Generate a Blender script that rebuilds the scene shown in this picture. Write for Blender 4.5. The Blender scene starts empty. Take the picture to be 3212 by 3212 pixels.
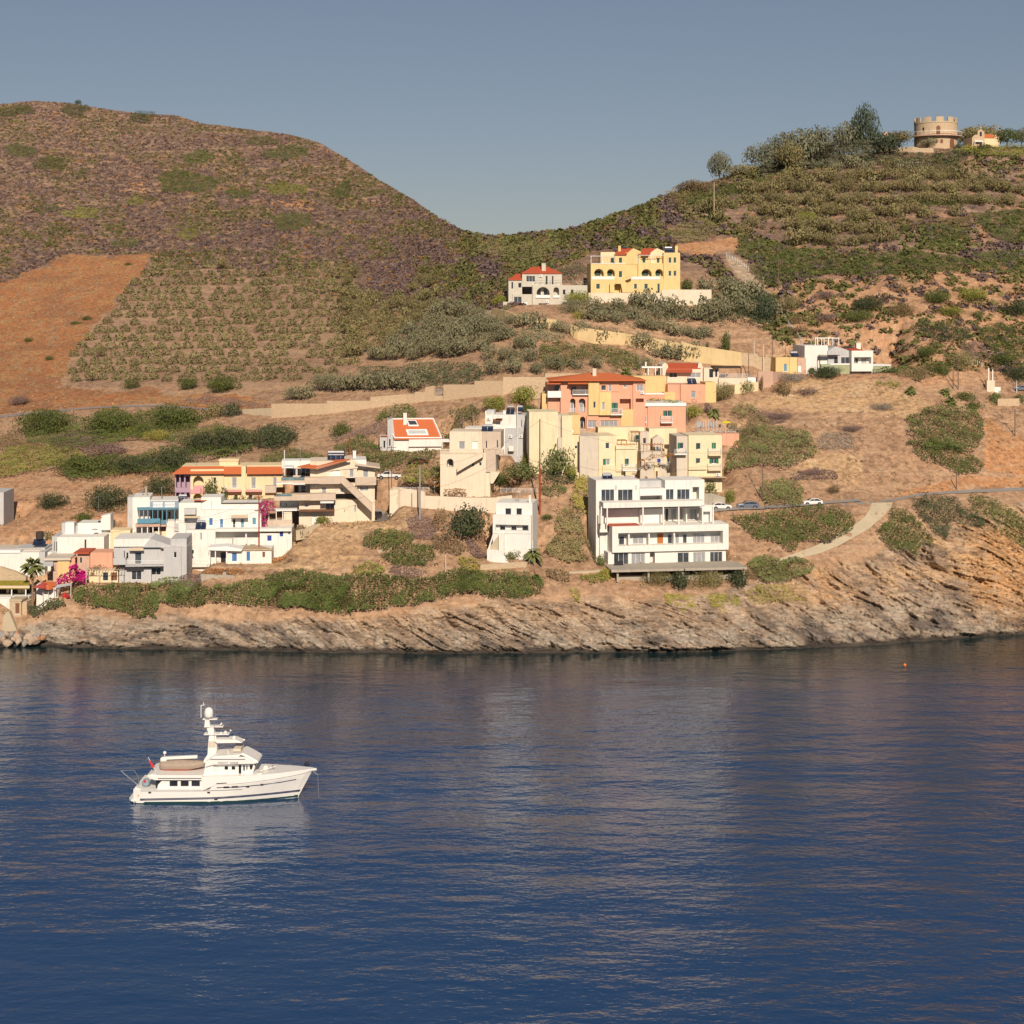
import bpy, math, random
import numpy as np
from math import radians, sin, cos, pi
from mathutils import Vector, Matrix
SC = bpy.context.scene
COL = SC.collection
RND = random.Random(7)
NR = np.random.default_rng(11)
F, HOR, H, CX = 5200.0, 950.0, 62.6, 1606.0      # picture geometry of the lens: focal length and horizon in photograph pixels, eye height

# ------------------------------------------------------------------ noise
def _hash(ix, iy, seed):
    h = (ix.astype(np.int64)*374761393 + iy.astype(np.int64)*668265263 + seed*1442695041) & 0xffffffff
    h = ((h ^ (h >> 13))*1274126177) & 0xffffffff
    return ((h ^ (h >> 16)) & 0xffffff)/float(0xffffff)
def vnoise(x, y, seed=0):
    x = np.asarray(x, float); y = np.asarray(y, float)
    ix = np.floor(x); iy = np.floor(y); fx = x-ix; fy = y-iy
    fx = fx*fx*(3-2*fx); fy = fy*fy*(3-2*fy)
    ix = ix.astype(np.int64); iy = iy.astype(np.int64)
    a = _hash(ix, iy, seed); b = _hash(ix+1, iy, seed); c = _hash(ix, iy+1, seed); d = _hash(ix+1, iy+1, seed)
    return (a*(1-fx)+b*fx)*(1-fy)+(c*(1-fx)+d*fx)*fy
def fbm(x, y, o=4, seed=0):
    s = 0; a = 1; t = 0
    for i in range(o):
        s = s+a*vnoise(x*2**i+17.3*i, y*2**i-9.1*i, seed+i); t += a; a *= .5
    return s/t
def sstep(a, b, x):
    t = np.clip((x-a)/(b-a), 0, 1); return t*t*(3-2*t)
def pip(px, py, poly):
    px = np.asarray(px, float); py = np.asarray(py, float)
    ins = np.zeros(np.broadcast(px, py).shape, bool); n = len(poly)
    for i in range(n):
        x0, y0 = poly[i]; x1, y1 = poly[(i+1) % n]
        if y0 == y1: continue
        c = ((y0 > py) != (y1 > py)) & (px < (x1-x0)*(py-y0)/(y1-y0)+x0)
        ins ^= c
    return ins
class View:
    def __init__(s, ox, oy, k): s.o = (ox, oy); s.k = k
    def __call__(s, x, y): return (s.o[0]+x*s.k, s.o[1]+y*s.k)
    def L(s, pts): return [s(*p) for p in pts]
VM = View(0,0,3212/1932); V1 = View(0,1400,.3365); V2 = View(500,1400,.3365); V3 = View(1000,1150,.3365)
V4 = View(1500,1100,.3106); V5 = View(1450,1450,.3106); V6 = View(2000,1100,.3623); V7 = View(1500,720,.3623)
R1 = View(2612,1500,.3106); R2 = View(2100,300,.5756); R3 = View(2700,320,.265); R4 = View(2200,900,.5238)
R5 = View(0,280,.5694); R6 = View(0,800,.5694); R7 = View(900,850,.4658); R8 = View(1900,1650,.4141)
W = View(1850,1480,.24327); HT = View(1700,1150,.2381); CT = View(1980,1290,.18634); BL = View(400,1530,.11387)
LC = View(0,1680,.19152); A1 = View(820,1400,.15528); A2 = View(540,1560,.19669); A3 = View(1360,1270,.17598)
A4 = View(2060,1120,.18634); A5 = View(2500,1040,.18634)

# ------------------------------------------------------------------ terrain depth: distance of the ground for each direction of view
SHORE = [(-1400,2020),(0,2030),(133,2026),(300,2034),(500,2038),(930,2046),(1300,2050),(1660,2050),(2160,2043),(2494,2035),(2750,2024),(2910,2012),(3020,2000),(3212,1990),(4600,1975)]
SKY = VM.L([(-700,260),(-200,205),(0,196),(60,190),(140,195),(200,206),(270,214),(330,217),(380,232),(440,240),(500,247),(545,253),(600,268),(660,302),(720,342),(780,377),(830,412),(880,438),(930,446),(1000,440),(1080,432),(1130,417),(1200,392),(1270,364),(1330,345),(1400,325),(1450,308),(1560,294),(1680,285),(1740,280),(1820,280),(1880,276),(1932,278),(2200,290),(2700,330)])
COLS = [
 (-1400,[(2030,302),(1900,310),(1800,320),(1700,333),(1600,352),(1500,376),(1400,402),(1300,436),(1200,480),(1100,530),(900,640),(700,760),(500,880),(300,1000)]),
 (0,   [(2030,301.4),(1900,309),(1800,318),(1700,331),(1600,349),(1500,372),(1400,398),(1300,430),(1200,470),(1100,520),(900,620),(700,740),(500,860),(320,980)]),
 (800, [(2044,297.5),(1900,304),(1800,311),(1700,322),(1600,338),(1500,358),(1400,382),(1300,412),(1200,450),(1100,495),(900,595),(700,720),(500,850),(400,930)]),
 (1200,[(2050,296),(1900,303),(1800,309),(1700,319),(1600,331),(1500,346),(1400,365),(1300,386),(1200,414),(1100,450),(1000,500),(900,560),(800,640),(650,750),(500,850)]),
 (1600,[(2050,296),(1900,302.5),(1780,311),(1700,319),(1600,330),(1500,341),(1400,353),(1300,366),(1200,382),(1100,400),(1000,420),(900,450),(800,505),(735,565),(500,700)]),
 (2000,[(2046,297),(1930,304),(1850,311),(1780,319),(1720,325),(1600,335),(1500,345),(1400,357),(1300,371),(1220,385),(1150,401),(1000,427),(900,447),(800,475),(650,530),(500,590)]),
 (2400,[(2037,299.5),(1950,306),(1850,314),(1780,321),(1720,326),(1600,337),(1500,350),(1400,363),(1300,378),(1220,392),(1150,408),(1000,436),(900,456),(800,482),(700,510),(600,540),(500,570)]),
 (2900,[(2012,306.5),(1900,315),(1800,323),(1700,331),(1600,341),(1540,350),(1400,364),(1300,378),(1200,392),(1000,425),(800,470),(600,515),(460,560)]),
 (3212,[(1990,313),(1900,322),(1800,330),(1700,338),(1600,348),(1530,357),(1400,372),(1300,386),(1200,402),(1000,436),(800,480),(600,525),(440,570)]),
 (4600,[(1975,330),(1800,350),(1600,375),(1400,400),(1200,430),(1000,465),(800,510),(600,560),(500,600)])]
_cx = np.array([c[0] for c in COLS], float)
_pyg = np.arange(250, 2301, 5.0)
def _prof(c):
    p = sorted(c[1]); ys = np.array([a for a, b in p], float); Y = np.array([b for a, b in p], float)
    v = np.interp(_pyg, ys, Y)
    top = _pyg < ys[0]; v[top] = Y[0]+(ys[0]-_pyg[top])*(Y[0]-Y[1])/(ys[1]-ys[0])
    bot = _pyg > ys[-1]; v[bot] = H*F/(np.maximum(_pyg[bot], 1000)-HOR)
    k = np.hanning(15); k /= k.sum()
    vp = np.pad(v, 7, mode='edge'); vs = np.convolve(vp, k, 'valid')
    return vs
_tab = np.array([_prof(c) for c in COLS])
# smooth tabulation across the picture
_px = np.arange(-1400, 4601, 50.0)
_T = np.empty((len(_px), len(_pyg)))
for j in range(len(_pyg)): _T[:, j] = np.interp(_px, _cx, _tab[:, j])
_k = np.hanning(7); _k /= _k.sum()
_Tp = np.pad(_T, ((3,3),(0,0)), mode='edge')
_T = sum(_k[i]*_Tp[i:i+len(_px)] for i in range(7))
def Yg(px, py):
    px = np.asarray(px, float); py = np.asarray(py, float)
    u = np.clip((px+1400)/50, 0, len(_px)-1.001); v = np.clip((py-250)/5, 0, len(_pyg)-1.001)
    i = u.astype(int); j = v.astype(int); fu = u-i; fv = v-j
    base = (_T[i,j]*(1-fu)+_T[i+1,j]*fu)*(1-fv)+(_T[i,j+1]*(1-fu)+_T[i+1,j+1]*fu)*fv
    ys = shore(px)
    ysh = H*F/(ys-HOR)
    # meet the waterline exactly
    w = sstep(0, 60, ys-py)
    return np.where(py >= ys, H*F/(np.maximum(py, 1000)-HOR), base*w+ysh*(1-w))
def shore(px):
    a = np.array(SHORE, float); s = np.interp(px, a[:,0], a[:,1])
    return s+3.5*(fbm(np.asarray(px)/55., np.zeros_like(np.asarray(px, float)), 3, 5)-.5)
def skyl(px):
    a = np.array(SKY, float); return np.interp(px, a[:,0], a[:,1])
CLIFF = VM.L([(-300,1150),(0,1180),(80,1152),(300,1150),(500,1158),(720,1150),(900,1122),(1050,1112),(1200,1120),(1330,1110),(1450,1070),(1550,1052),(1640,1035),(1700,1010),(1800,975),(1932,930),(2400,900)])
def cliff_top(px):
    a = np.array(CLIFF, float); return np.interp(px, a[:,0], a[:,1])
PADS = []      # level ground cut for each building: (ax, ay, c, s, s0, s1, t0, t1, z)
def gp(px, py, lift=0.0, pads=True):
    px = np.asarray(px, float); py = np.asarray(py, float)
    Y = Yg(px, py); x = (px-CX)*Y/F; z = H-(py-HOR)*Y/F
    if pads: z = pad(x, Y, z)
    return x, Y, z+lift
def pad(x, y, z):
    for (ax, ay, c, s, s0, s1, t0, t1, zb, fall) in PADS:
        dx = x-ax; dy = y-ay; u = dx*c+dy*s; v = -dx*s+dy*c
        d = np.maximum(np.maximum(s0-u, u-s1), np.maximum(t0-v, v-t1))
        w = 1-sstep(0, fall, d)
        z = np.where((w > 0) & (z > zb), z*(1-w)+zb*w, z)
    return z
def at(px, py, lift=0.0):
    x, y, z = gp(px, py, lift); return Vector((float(x), float(y), float(z)))
def ray(px, py, Y):
    return Vector(((px-CX)*Y/F, Y, H-(py-HOR)*Y/F))

# ------------------------------------------------------------------ materials
MATS = {}
def lin(c):
    if isinstance(c, str):
        c = c.lstrip('#'); c = [int(c[i:i+2], 16)/255 for i in (0,2,4)]
        return tuple(v/12.92 if v <= .04045 else ((v+.055)/1.055)**2.4 for v in c)
    return tuple(c)
def mat(name, col, rough=.8, metal=0., var=.12, scale=1.2, bump=0., bscale=6., spec=.3, objvar=0., stretch=None, attr=None, trans=0., coat=0.):
    if name in MATS: return MATS[name]
    m = bpy.data.materials.new(name); m.use_nodes = True; nt = m.node_tree; N = nt.nodes; Lk = nt.links
    b = N['Principled BSDF']; b.inputs['Roughness'].default_value = rough; b.inputs['Metallic'].default_value = metal
    b.inputs['Specular IOR Level'].default_value = spec
    if coat: b.inputs['Coat Weight'].default_value = coat
    tc = N.new('ShaderNodeTexCoord'); mp = N.new('ShaderNodeMapping'); Lk.new(tc.outputs['Object'], mp.inputs['Vector'])
    if stretch: mp.inputs['Scale'].default_value = stretch
    ns = N.new('ShaderNodeTexNoise'); ns.inputs['Scale'].default_value = scale; ns.inputs['Detail'].default_value = 5; ns.inputs['Roughness'].default_value = .65
    Lk.new(mp.outputs[0], ns.inputs['Vector'])
    mr = N.new('ShaderNodeMapRange'); mr.inputs[1].default_value = .25; mr.inputs[2].default_value = .75; mr.inputs[3].default_value = 1-var; mr.inputs[4].default_value = 1+var
    Lk.new(ns.outputs['Fac'], mr.inputs[0])
    src = N.new('ShaderNodeRGB'); src.outputs[0].default_value = (*lin(col), 1)
    out = src.outputs[0]
    if attr:
        at_ = N.new('ShaderNodeVertexColor'); at_.layer_name = attr; out = at_.outputs[0]
    val = mr.outputs[0]
    if objvar:
        oi = N.new('ShaderNodeObjectInfo'); m2 = N.new('ShaderNodeMapRange'); m2.inputs[3].default_value = 1-objvar; m2.inputs[4].default_value = 1+objvar
        Lk.new(oi.outputs['Random'], m2.inputs[0]); mu = N.new('ShaderNodeMath'); mu.operation = 'MULTIPLY'
        Lk.new(val, mu.inputs[0]); Lk.new(m2.outputs[0], mu.inputs[1]); val = mu.outputs[0]
    sc = N.new('ShaderNodeVectorMath'); sc.operation = 'SCALE'; Lk.new(out, sc.inputs[0]); Lk.new(val, sc.inputs['Scale'])
    Lk.new(sc.outputs[0], b.inputs['Base Color'])
    if bump:
        n2 = N.new('ShaderNodeTexNoise'); n2.inputs['Scale'].default_value = bscale; n2.inputs['Detail'].default_value = 6; Lk.new(mp.outputs[0], n2.inputs['Vector'])
        bp = N.new('ShaderNodeBump'); bp.inputs['Strength'].default_value = 1; bp.inputs['Distance'].default_value = bump
        Lk.new(n2.outputs['Fac'], bp.inputs['Height']); Lk.new(bp.outputs[0], b.inputs['Normal'])
    if trans:
        b.inputs['Subsurface Weight'].default_value = 0
        tr = N.new('ShaderNodeBsdfTranslucent'); Lk.new(sc.outputs[0], tr.inputs['Color']); mx = N.new('ShaderNodeMixShader'); mx.inputs[0].default_value = trans
        Lk.new(b.outputs[0], mx.inputs[1]); Lk.new(tr.outputs[0], mx.inputs[2]); Lk.new(mx.outputs[0], N['Material Output'].inputs['Surface'])
    MATS[name] = m; return m
def weather(m, amt=.16):
    nt = m.node_tree; N = nt.nodes; Lk = nt.links; b = N['Principled BSDF']; src = b.inputs['Base Color'].links[0].from_socket
    tc = N.new('ShaderNodeTexCoord'); mp = N.new('ShaderNodeMapping'); mp.inputs['Scale'].default_value = (1.6,1.6,.22); Lk.new(tc.outputs['Object'], mp.inputs['Vector'])
    ns = N.new('ShaderNodeTexNoise'); ns.inputs['Scale'].default_value = 1.3; ns.inputs['Detail'].default_value = 6; Lk.new(mp.outputs[0], ns.inputs['Vector'])
    mr = N.new('ShaderNodeMapRange'); mr.inputs[1].default_value = .52; mr.inputs[2].default_value = .75; mr.inputs[3].default_value = 1; mr.inputs[4].default_value = 1-amt; Lk.new(ns.outputs['Fac'], mr.inputs[0])
    sc = N.new('ShaderNodeVectorMath'); sc.operation = 'SCALE'; Lk.new(src, sc.inputs[0]); Lk.new(mr.outputs[0], sc.inputs['Scale']); Lk.new(sc.outputs[0], b.inputs['Base Color'])
def glassmat(name, col, rough=.08):
    m = mat(name, col, rough, 0, .6, .9, spec=.8); return m
white = mat('white_plaster', (.77,.73,.665), .9, var=.06, scale=.5, bump=.02)
cream = mat('cream_plaster', (.76,.64,.42), .9, var=.07, scale=.5, bump=.02)
greige = mat('greige_and_shade_plaster', (.60,.52,.42), .9, var=.07, scale=.5, bump=.02)  # cream with shade put into the colour for side walls; plain greige elsewhere
beige = mat('beige_plaster', (.74,.62,.47), .9, var=.07, scale=.5, bump=.02)
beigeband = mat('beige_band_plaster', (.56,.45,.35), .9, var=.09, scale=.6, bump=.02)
salmon = mat('salmon_plaster', (.70,.37,.245), .9, var=.07, scale=.5, bump=.02)
ochre = mat('ochre_plaster', (.70,.50,.235), .9, var=.07, scale=.5, bump=.02)
yellow = mat('yellow_plaster', (.74,.54,.25), .9, var=.08, scale=.5, bump=.02)
wallyellow = mat('yellow_garden_plaster', (.63,.47,.25), .95, var=.14, scale=.35, bump=.03)
vanilla = mat('vanilla_plaster', (.78,.62,.38), .9, var=.06, scale=.5)
pink = mat('pink_paint', (.70,.33,.34), .9, var=.06)
lilac = mat('lilac_paint', (.40,.28,.36), .9, var=.06)
greywhite = mat('grey_and_shade_plaster', (.50,.49,.48), .9, var=.07, scale=.5)  # the grey house's own colour; also shade painted on white walls
villa = mat('pale_villa_plaster', (.56,.51,.42), .9, var=.07, scale=.5)
sage = mat('sage_plaster', (.34,.36,.22), .9, var=.07, scale=.5)
pinkbeige = mat('faded_pink_plaster', (.58,.38,.28), .9, var=.1, scale=.5)
stone = mat('dressed_stone', (.54,.40,.26), .95, var=.3, scale=3.2, bump=.08, bscale=3, stretch=(.6,.6,2.2))
ruststone = mat('garden_stone', (.50,.38,.25), .95, var=.25, scale=2.6, bump=.08, bscale=3, stretch=(.6,.6,2.0))
tile = mat('orange_roof_tile', (.58,.155,.055), .85, var=.16, scale=2.5, bump=.05, bscale=5, stretch=(5,.7,.7))
tilered = mat('red_roof_tile', (.47,.09,.04), .85, var=.16, scale=2.5, bump=.05, bscale=5, stretch=(5,.7,.7))
glass = glassmat('window_glass', (.05,.058,.07))
darkglass = glassmat('dark_window_glass', (.025,.025,.03))
curtain = mat('curtained_glass', (.30,.30,.31), .3, var=.4, scale=2., spec=.6, stretch=(4,1,.4))
railglass = glassmat('balcony_glass', (.16,.22,.22), .15)
trimw = mat('white_trim', (.80,.78,.74), .7, var=.04)
metalw = mat('white_metal', (.72,.72,.72), .5, var=.05)
steel = mat('galvanised_steel', (.35,.36,.37), .4, .6, .1)
green_p = mat('green_shutter_paint', (.03,.16,.08), .6, var=.1)
dkgreen_p = mat('dark_green_paint', (.035,.07,.05), .6, var=.1)
blue_p = mat('blue_paint', (.06,.17,.38), .6, var=.1)
deepblue_p = mat('deep_blue_paint', (.03,.05,.26), .6, var=.1)
skyblue_p = mat('sky_blue_paint', (.11,.27,.36), .6, var=.1)
paleblue_p = mat('pale_blue_paint', (.26,.33,.38), .6, var=.1)
brown_p = mat('brown_wood', (.20,.09,.045), .7, var=.15)
orangewood = mat('orange_timber', (.42,.15,.04), .7, var=.15)
darkwood = mat('dark_timber', (.06,.04,.03), .8, var=.2)
awning = mat('cream_awning', (.66,.52,.36), .8, var=.06)
concrete = mat('concrete', (.40,.35,.28), .95, var=.15, scale=.8, bump=.03)
palepath = mat('pale_concrete', (.50,.41,.28), .95, var=.12, scale=.4, bump=.03)
asphalt = mat('asphalt', (.24,.215,.195), .95, var=.15, scale=.5)
solarm = glassmat('solar_glass', (.02,.03,.06))
tankm = mat('tank_metal', (.55,.55,.56), .3, .5, .1)
redfloor = mat('red_floor', (.45,.10,.06), .85)
rust = mat('rust_red_paint', (.32,.055,.03), .8, var=.25, scale=3)
redcl = mat('red_canvas', (.40,.07,.06), .8, var=.12)
greycl = mat('grey_canvas', (.42,.42,.42), .8, var=.1)
yelcl = mat('yellow_canvas', (.70,.55,.04), .8, var=.1)
teal = mat('teal_paint', (.16,.40,.40), .7)
for m_ in (white,cream,greige,beige,beigeband,salmon,ochre,yellow,wallyellow,vanilla,greywhite,villa,pinkbeige,concrete): weather(m_)
polem = mat('weathered_pole_wood', (.16,.11,.08), .9, var=.2)
polegrey = mat('grey_concrete_pole', (.32,.30,.28), .9, var=.12)
cable = mat('black_cable', (.03,.03,.03), .6)

# ------------------------------------------------------------------ mesh builder
class MB:
    def __init__(s): s.v = []; s.f = []; s.smooth = False
    def add(s, vs, fs):
        o = len(s.v); s.v += [tuple(v) for v in vs]; s.f += [tuple(i+o for i in f) for f in fs]; return s
    def box(s, x0, x1, y0, y1, z0, z1):
        if x0 > x1: x0, x1 = x1, x0
        if y0 > y1: y0, y1 = y1, y0
        if z0 > z1: z0, z1 = z1, z0
        return s.add([(x0,y0,z0),(x1,y0,z0),(x1,y1,z0),(x0,y1,z0),(x0,y0,z1),(x1,y0,z1),(x1,y1,z1),(x0,y1,z1)],
                     [(0,3,2,1),(4,5,6,7),(0,1,5,4),(1,2,6,5),(2,3,7,6),(3,0,4,7)])
    def prism(s, poly, y0, y1):      # polygon in x,z extruded along y
        a = sum(poly[i][0]*poly[(i+1)%len(poly)][1]-poly[(i+1)%len(poly)][0]*poly[i][1] for i in range(len(poly)))
        if a < 0: poly = poly[::-1]
        n = len(poly)
        vs = [(p[0],y0,p[1]) for p in poly]+[(p[0],y1,p[1]) for p in poly]
        fs = [tuple(range(n)), tuple(range(2*n-1, n-1, -1))]+[((i+1)%n, i, n+i, n+(i+1)%n) for i in range(n)]
        return s.add(vs, fs)
    def prismx(s, poly, x0, x1):     # polygon in y,z extruded along x
        n = len(poly)
        vs = [(x0,p[0],p[1]) for p in poly]+[(x1,p[0],p[1]) for p in poly]
        return s.add(vs, [tuple(range(n-1,-1,-1)), tuple(range(n, 2*n))]+[(i, (i+1)%n, n+(i+1)%n, n+i) for i in range(n)])
    def prismz(s, poly, z0, z1):
        n = len(poly)
        vs = [(p[0],p[1],z0) for p in poly]+[(p[0],p[1],z1) for p in poly]
        return s.add(vs, [tuple(range(n-1,-1,-1)), tuple(range(n, 2*n))]+[(i, (i+1)%n, n+(i+1)%n, n+i) for i in range(n)])
    def tube(s, p0, p1, r0, r1=None, n=6):
        p0 = Vector(p0); p1 = Vector(p1); r1 = r0 if r1 is None else r1
        d = (p1-p0); d.normalize(); a = d.orthogonal().normalized(); b = d.cross(a)
        vs = []
        for p, r in ((p0,r0),(p1,r1)):
            for i in range(n): t = 2*pi*i/n; vs.append(p+a*r*cos(t)+b*r*sin(t))
        return s.add(vs, [(i,(i+1)%n,n+(i+1)%n,n+i) for i in range(n)]+[tuple(range(n-1,-1,-1)),tuple(range(n,2*n))])
    def lathe(s, c, prof, n=12):     # prof: (r,z)
        vs = []; fs = []
        for r, z in prof:
            for i in range(n): t = 2*pi*i/n; vs.append((c[0]+r*cos(t), c[1]+r*sin(t), c[2]+z))
        m = len(prof)
        for k in range(m-1):
            for i in range(n): fs.append((k*n+i, k*n+(i+1)%n, (k+1)*n+(i+1)%n, (k+1)*n+i))
        fs.append(tuple(range(n-1,-1,-1))); fs.append(tuple(range((m-1)*n, m*n)))
        return s.add(vs, fs)
    def quad(s, a, b, c, d): return s.add([a,b,c,d], [(0,1,2,3)])
    def slab(s, a, b, c, d, th):     # quad with thickness downward
        vs = [Vector(p) for p in (a,b,c,d)]; vs += [p-Vector((0,0,th)) for p in vs]
        return s.add(vs, [(0,1,2,3),(7,6,5,4),(0,4,5,1),(1,5,6,2),(2,6,7,3),(3,7,4,0)])
    def build(s, name, m, parent=None, label=None, smooth=False):
        me = bpy.data.meshes.new(name); me.from_pydata(s.v, [], s.f); me.update()
        if m: me.materials.append(m)
        if smooth or s.smooth:
            for p in me.polygons: p.use_smooth = True
        o = bpy.data.objects.new(name, me); COL.objects.link(o)
        if parent is not None: o.parent = parent
        if label: o['label'] = label
        return o
def tag(o, label=None, cat=None, group=None, kind=None):
    if label: o['label'] = label
    if cat: o['category'] = cat
    if group: o['group'] = group
    if kind: o['kind'] = kind
    return o
def empty(name, loc, rz=0., label=None, cat=None, group=None):
    o = bpy.data.objects.new(name, None); COL.objects.link(o); o.location = loc; o.rotation_euler = (0,0,rz); o.empty_display_size = .3
    return tag(o, label, cat, group)
def copy_tree(o, parent=None):
    c = o.copy(); COL.objects.link(c)
    for k in ('label', 'group'):
        pass
    c.parent = parent
    for ch in list(o.children): copy_tree(ch, c)
    return c
def npmesh(name, V, Fq, m, col=None, parent=None, smooth=False):
    me = bpy.data.meshes.new(name); nv = len(V); nf = len(Fq); k = Fq.shape[1]
    me.vertices.add(nv); me.vertices.foreach_set('co', V.astype(np.float32).ravel())
    me.loops.add(nf*k); me.loops.foreach_set('vertex_index', Fq.astype(np.int32).ravel())
    me.polygons.add(nf); me.polygons.foreach_set('loop_start', np.arange(0, nf*k, k, dtype=np.int32))
    try: me.polygons.foreach_set('loop_total', np.full(nf, k, dtype=np.int32))
    except Exception: pass
    if smooth: me.polygons.foreach_set('use_smooth', np.ones(nf, bool))
    me.update(calc_edges=True)
    if col is not None:
        for nm, c in (col.items() if isinstance(col, dict) else [('Col', col)]):
            a = me.color_attributes.new(nm, 'FLOAT_COLOR', 'POINT')
            c4 = np.ones((nv, 4), np.float32); c4[:, :c.shape[1]] = c; a.data.foreach_set('color', c4.ravel())
    if m: me.materials.append(m)
    o = bpy.data.objects.new(name, me); COL.objects.link(o)
    if parent is not None: o.parent = parent
    return o
# ------------------------------------------------------------------ buildings read off their own facades
PANE = {'w': glass, 'd': darkglass, 'c': curtain, 'W': trimw, 'B': blue_p, 'D': deepblue_p, 'S': skyblue_p, 'N': brown_p, 'G': dkgreen_p, 'K': darkwood, 'O': orangewood}
class Bld:
    def __init__(s, name, label, cat, view, ax, ay, yaw=0., pad=True, dy=0., group=None, foot=2.5):
        s.v = view; px, py = view(ax, ay); Y = float(Yg(px, py))+dy
        s.A = ray(px, py, Y); s.th = radians(yaw); s.c = cos(s.th); s.s = sin(s.th); s.foot = foot
        s.root = empty(name, s.A, s.th, label, cat, group); s.ext = None; s.padded = pad
    def at(s, x, y, t=0.):
        px, py = s.v(x, y); k = (px-CX)/F
        u = (k*(s.A.y+t*s.c)-s.A.x+t*s.s)/(s.c-k*s.s); Y = s.A.y+u*s.s+t*s.c
        return u, H-(py-HOR)/F*Y-s.A.z
    def _ext(s, s0, s1, t0, t1):
        e = s.ext; s.ext = [s0,s1,t0,t1] if e is None else [min(e[0],s0),max(e[1],s1),min(e[2],t0),max(e[3],t1)]
    def fin(s, m=.6, drop=.05, fall=4.5):
        if s.padded and s.ext:
            e = s.ext; PADS.append((s.A.x, s.A.y, s.c, s.s, e[0]-m, e[1]+m, e[2]-m-.6, e[3]+m, s.A.z-drop, fall))
        return s
    def rect(s, x0, y0, x1, y1, t=0.):
        ym = (y0+y1)/2; xm = (x0+x1)/2
        u0 = s.at(x0, ym, t)[0]; u1 = s.at(x1, ym, t)[0]; z1 = s.at(xm, y0, t)[1]; z0 = s.at(xm, y1, t)[1]
        return u0, u1, z0, z1
    def block(s, x0, y0, x1, y1, t=0., d=8., m=None, holes=(), name='wall', foot=None, deep=2.0, rec=.22, label=None, cap=None, frame=trimw):
        u0, u1, z0, z1 = s.rect(x0, y0, x1, y1, t)
        if foot is None: foot = True
        zb = min(z0, 0)-s.foot if foot else z0
        if foot: s._ext(u0, u1, t, t+d)
        sh = []; dp = []
        H_ = []
        for h in holes:
            a0, a1, b0, b1 = s.rect(h[0], h[1], h[2], h[3], t); k = h[4]
            a0 = max(a0, u0+.12); a1 = min(a1, u1-.12); b1 = min(b1, z1-.1)
            if a1-a0 < .15 or b1-b0 < .15: continue
            H_.append((a0, a1, b0, b1, k, h[5] if len(h) > 5 else None))
        mb = MB()
        def layer(ta, tb, hs):
            if not hs: mb.box(u0, u1, ta, tb, zb, z1); return
            ss = sorted({u0, u1, *[x for h in hs for x in h[:2]]}); zz = sorted({zb, z1, *[x for h in hs for x in h[2:4]]})
            for j in range(len(zz)-1):
                if zz[j+1]-zz[j] < 1e-4: continue
                zc = (zz[j]+zz[j+1])/2; run = None
                for i in range(len(ss)-1):
                    sc = (ss[i]+ss[i+1])/2
                    solid = not any(h[0] < sc < h[1] and h[2] < zc < h[3] for h in hs)
                    if solid:
                        if run is None: run = ss[i]
                    elif run is not None: mb.box(run, ss[i], ta, tb, zz[j], zz[j+1]); run = None
                if run is not None: mb.box(run, u1, ta, tb, zz[j], zz[j+1])
            for h in hs:
                if h[4][0] in 'Aa':
                    r = (h[1]-h[0])/2; sp = max(h[3]-r, h[2]+.1); c = (h[0]+h[1])/2; rz = h[3]-sp
                    for sg in (-1, 1):
                        pts = [(c+sg*r, h[3])]+[(c+sg*r*cos(q), sp+rz*sin(q)) for q in [pi/2*i/6 for i in range(7)]]
                        mb.prism(pts, ta, tb)
        dps = [h for h in H_ if h[4][0] in 'LA']
        layer(t, t+rec, H_)
        if dps:
            layer(t+rec, t+deep, dps); layer(t+deep, t+d, [])
        else: layer(t+rec, t+d, [])
        w = mb.build(name, m, s.root, label)
        for h in H_:
            a0, a1, b0, b1, k, sc = h
            base = t+(deep if k[0] in 'LA' else rec)
            if k[0] in 'LA':
                if len(k) > 1 and k[1] in PANE:      # a glazed door at the back of the recess
                    n = max(1, int(round((a1-a0)/2.2)))
                    for i in range(n):
                        q0 = a0+(a1-a0)*(i+.12)/n; q1 = a0+(a1-a0)*(i+.78)/n
                        s._win(q0, q1, b0+.05, b0+(b1-b0)*.82, base, k[1], sc, frame)
                continue
            kk = k[1:] if k[0] == 'a' else k
            s._win(a0, a1, b0, b1, base, kk or 'w', sc, frame, arch=(k[0] == 'a'))
        if cap: s.box(name='cornice', m=cap, b=(u0-.08, u1+.08, t-.08, t+d+.08, z1, z1+.22))
        return w
    def _win(s, a0, a1, b0, b1, base, k, sc=None, fm=trimw, arch=False):
        if k == 'w' and RND.random() < .28: k = 'c'
        w = a1-a0; f = MB(); e = .07 if w > .6 else .05
        door = k in ('W','B','D','S','N','G','K','O')
        T0, T1 = base-.10, base-.004
        f.box(a0, a0+e, T0, T1, b0, b1); f.box(a1-e, a1, T0, T1, b0, b1); f.box(a0+e, a1-e, T0, T1, b1-e, b1); f.box(a0+e, a1-e, T0, T1, b0, b0+e)
        n = max(1, int(round(w/.95)))
        if not door:
            for i in range(1, n): x = a0+w*i/n; f.box(x-e*.4, x+e*.4, T0+.01, T1, b0+e, b1-e)
        fo = f.build('window' if not door else 'door', fm, s.root)
        p = MB().box(a0+e*.5, a1-e*.5, base-.05, base-.006, b0+e*.5, b1-e*.5)
        if door:
            for i in range(int((b1-b0)/.35)): p.box(a0+e, a1-e, base-.062, base-.05, b0+.1+i*.35, b0+.22+i*.35)
        p.build('pane' if not door else 'leaf', PANE[k], fo)
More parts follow.
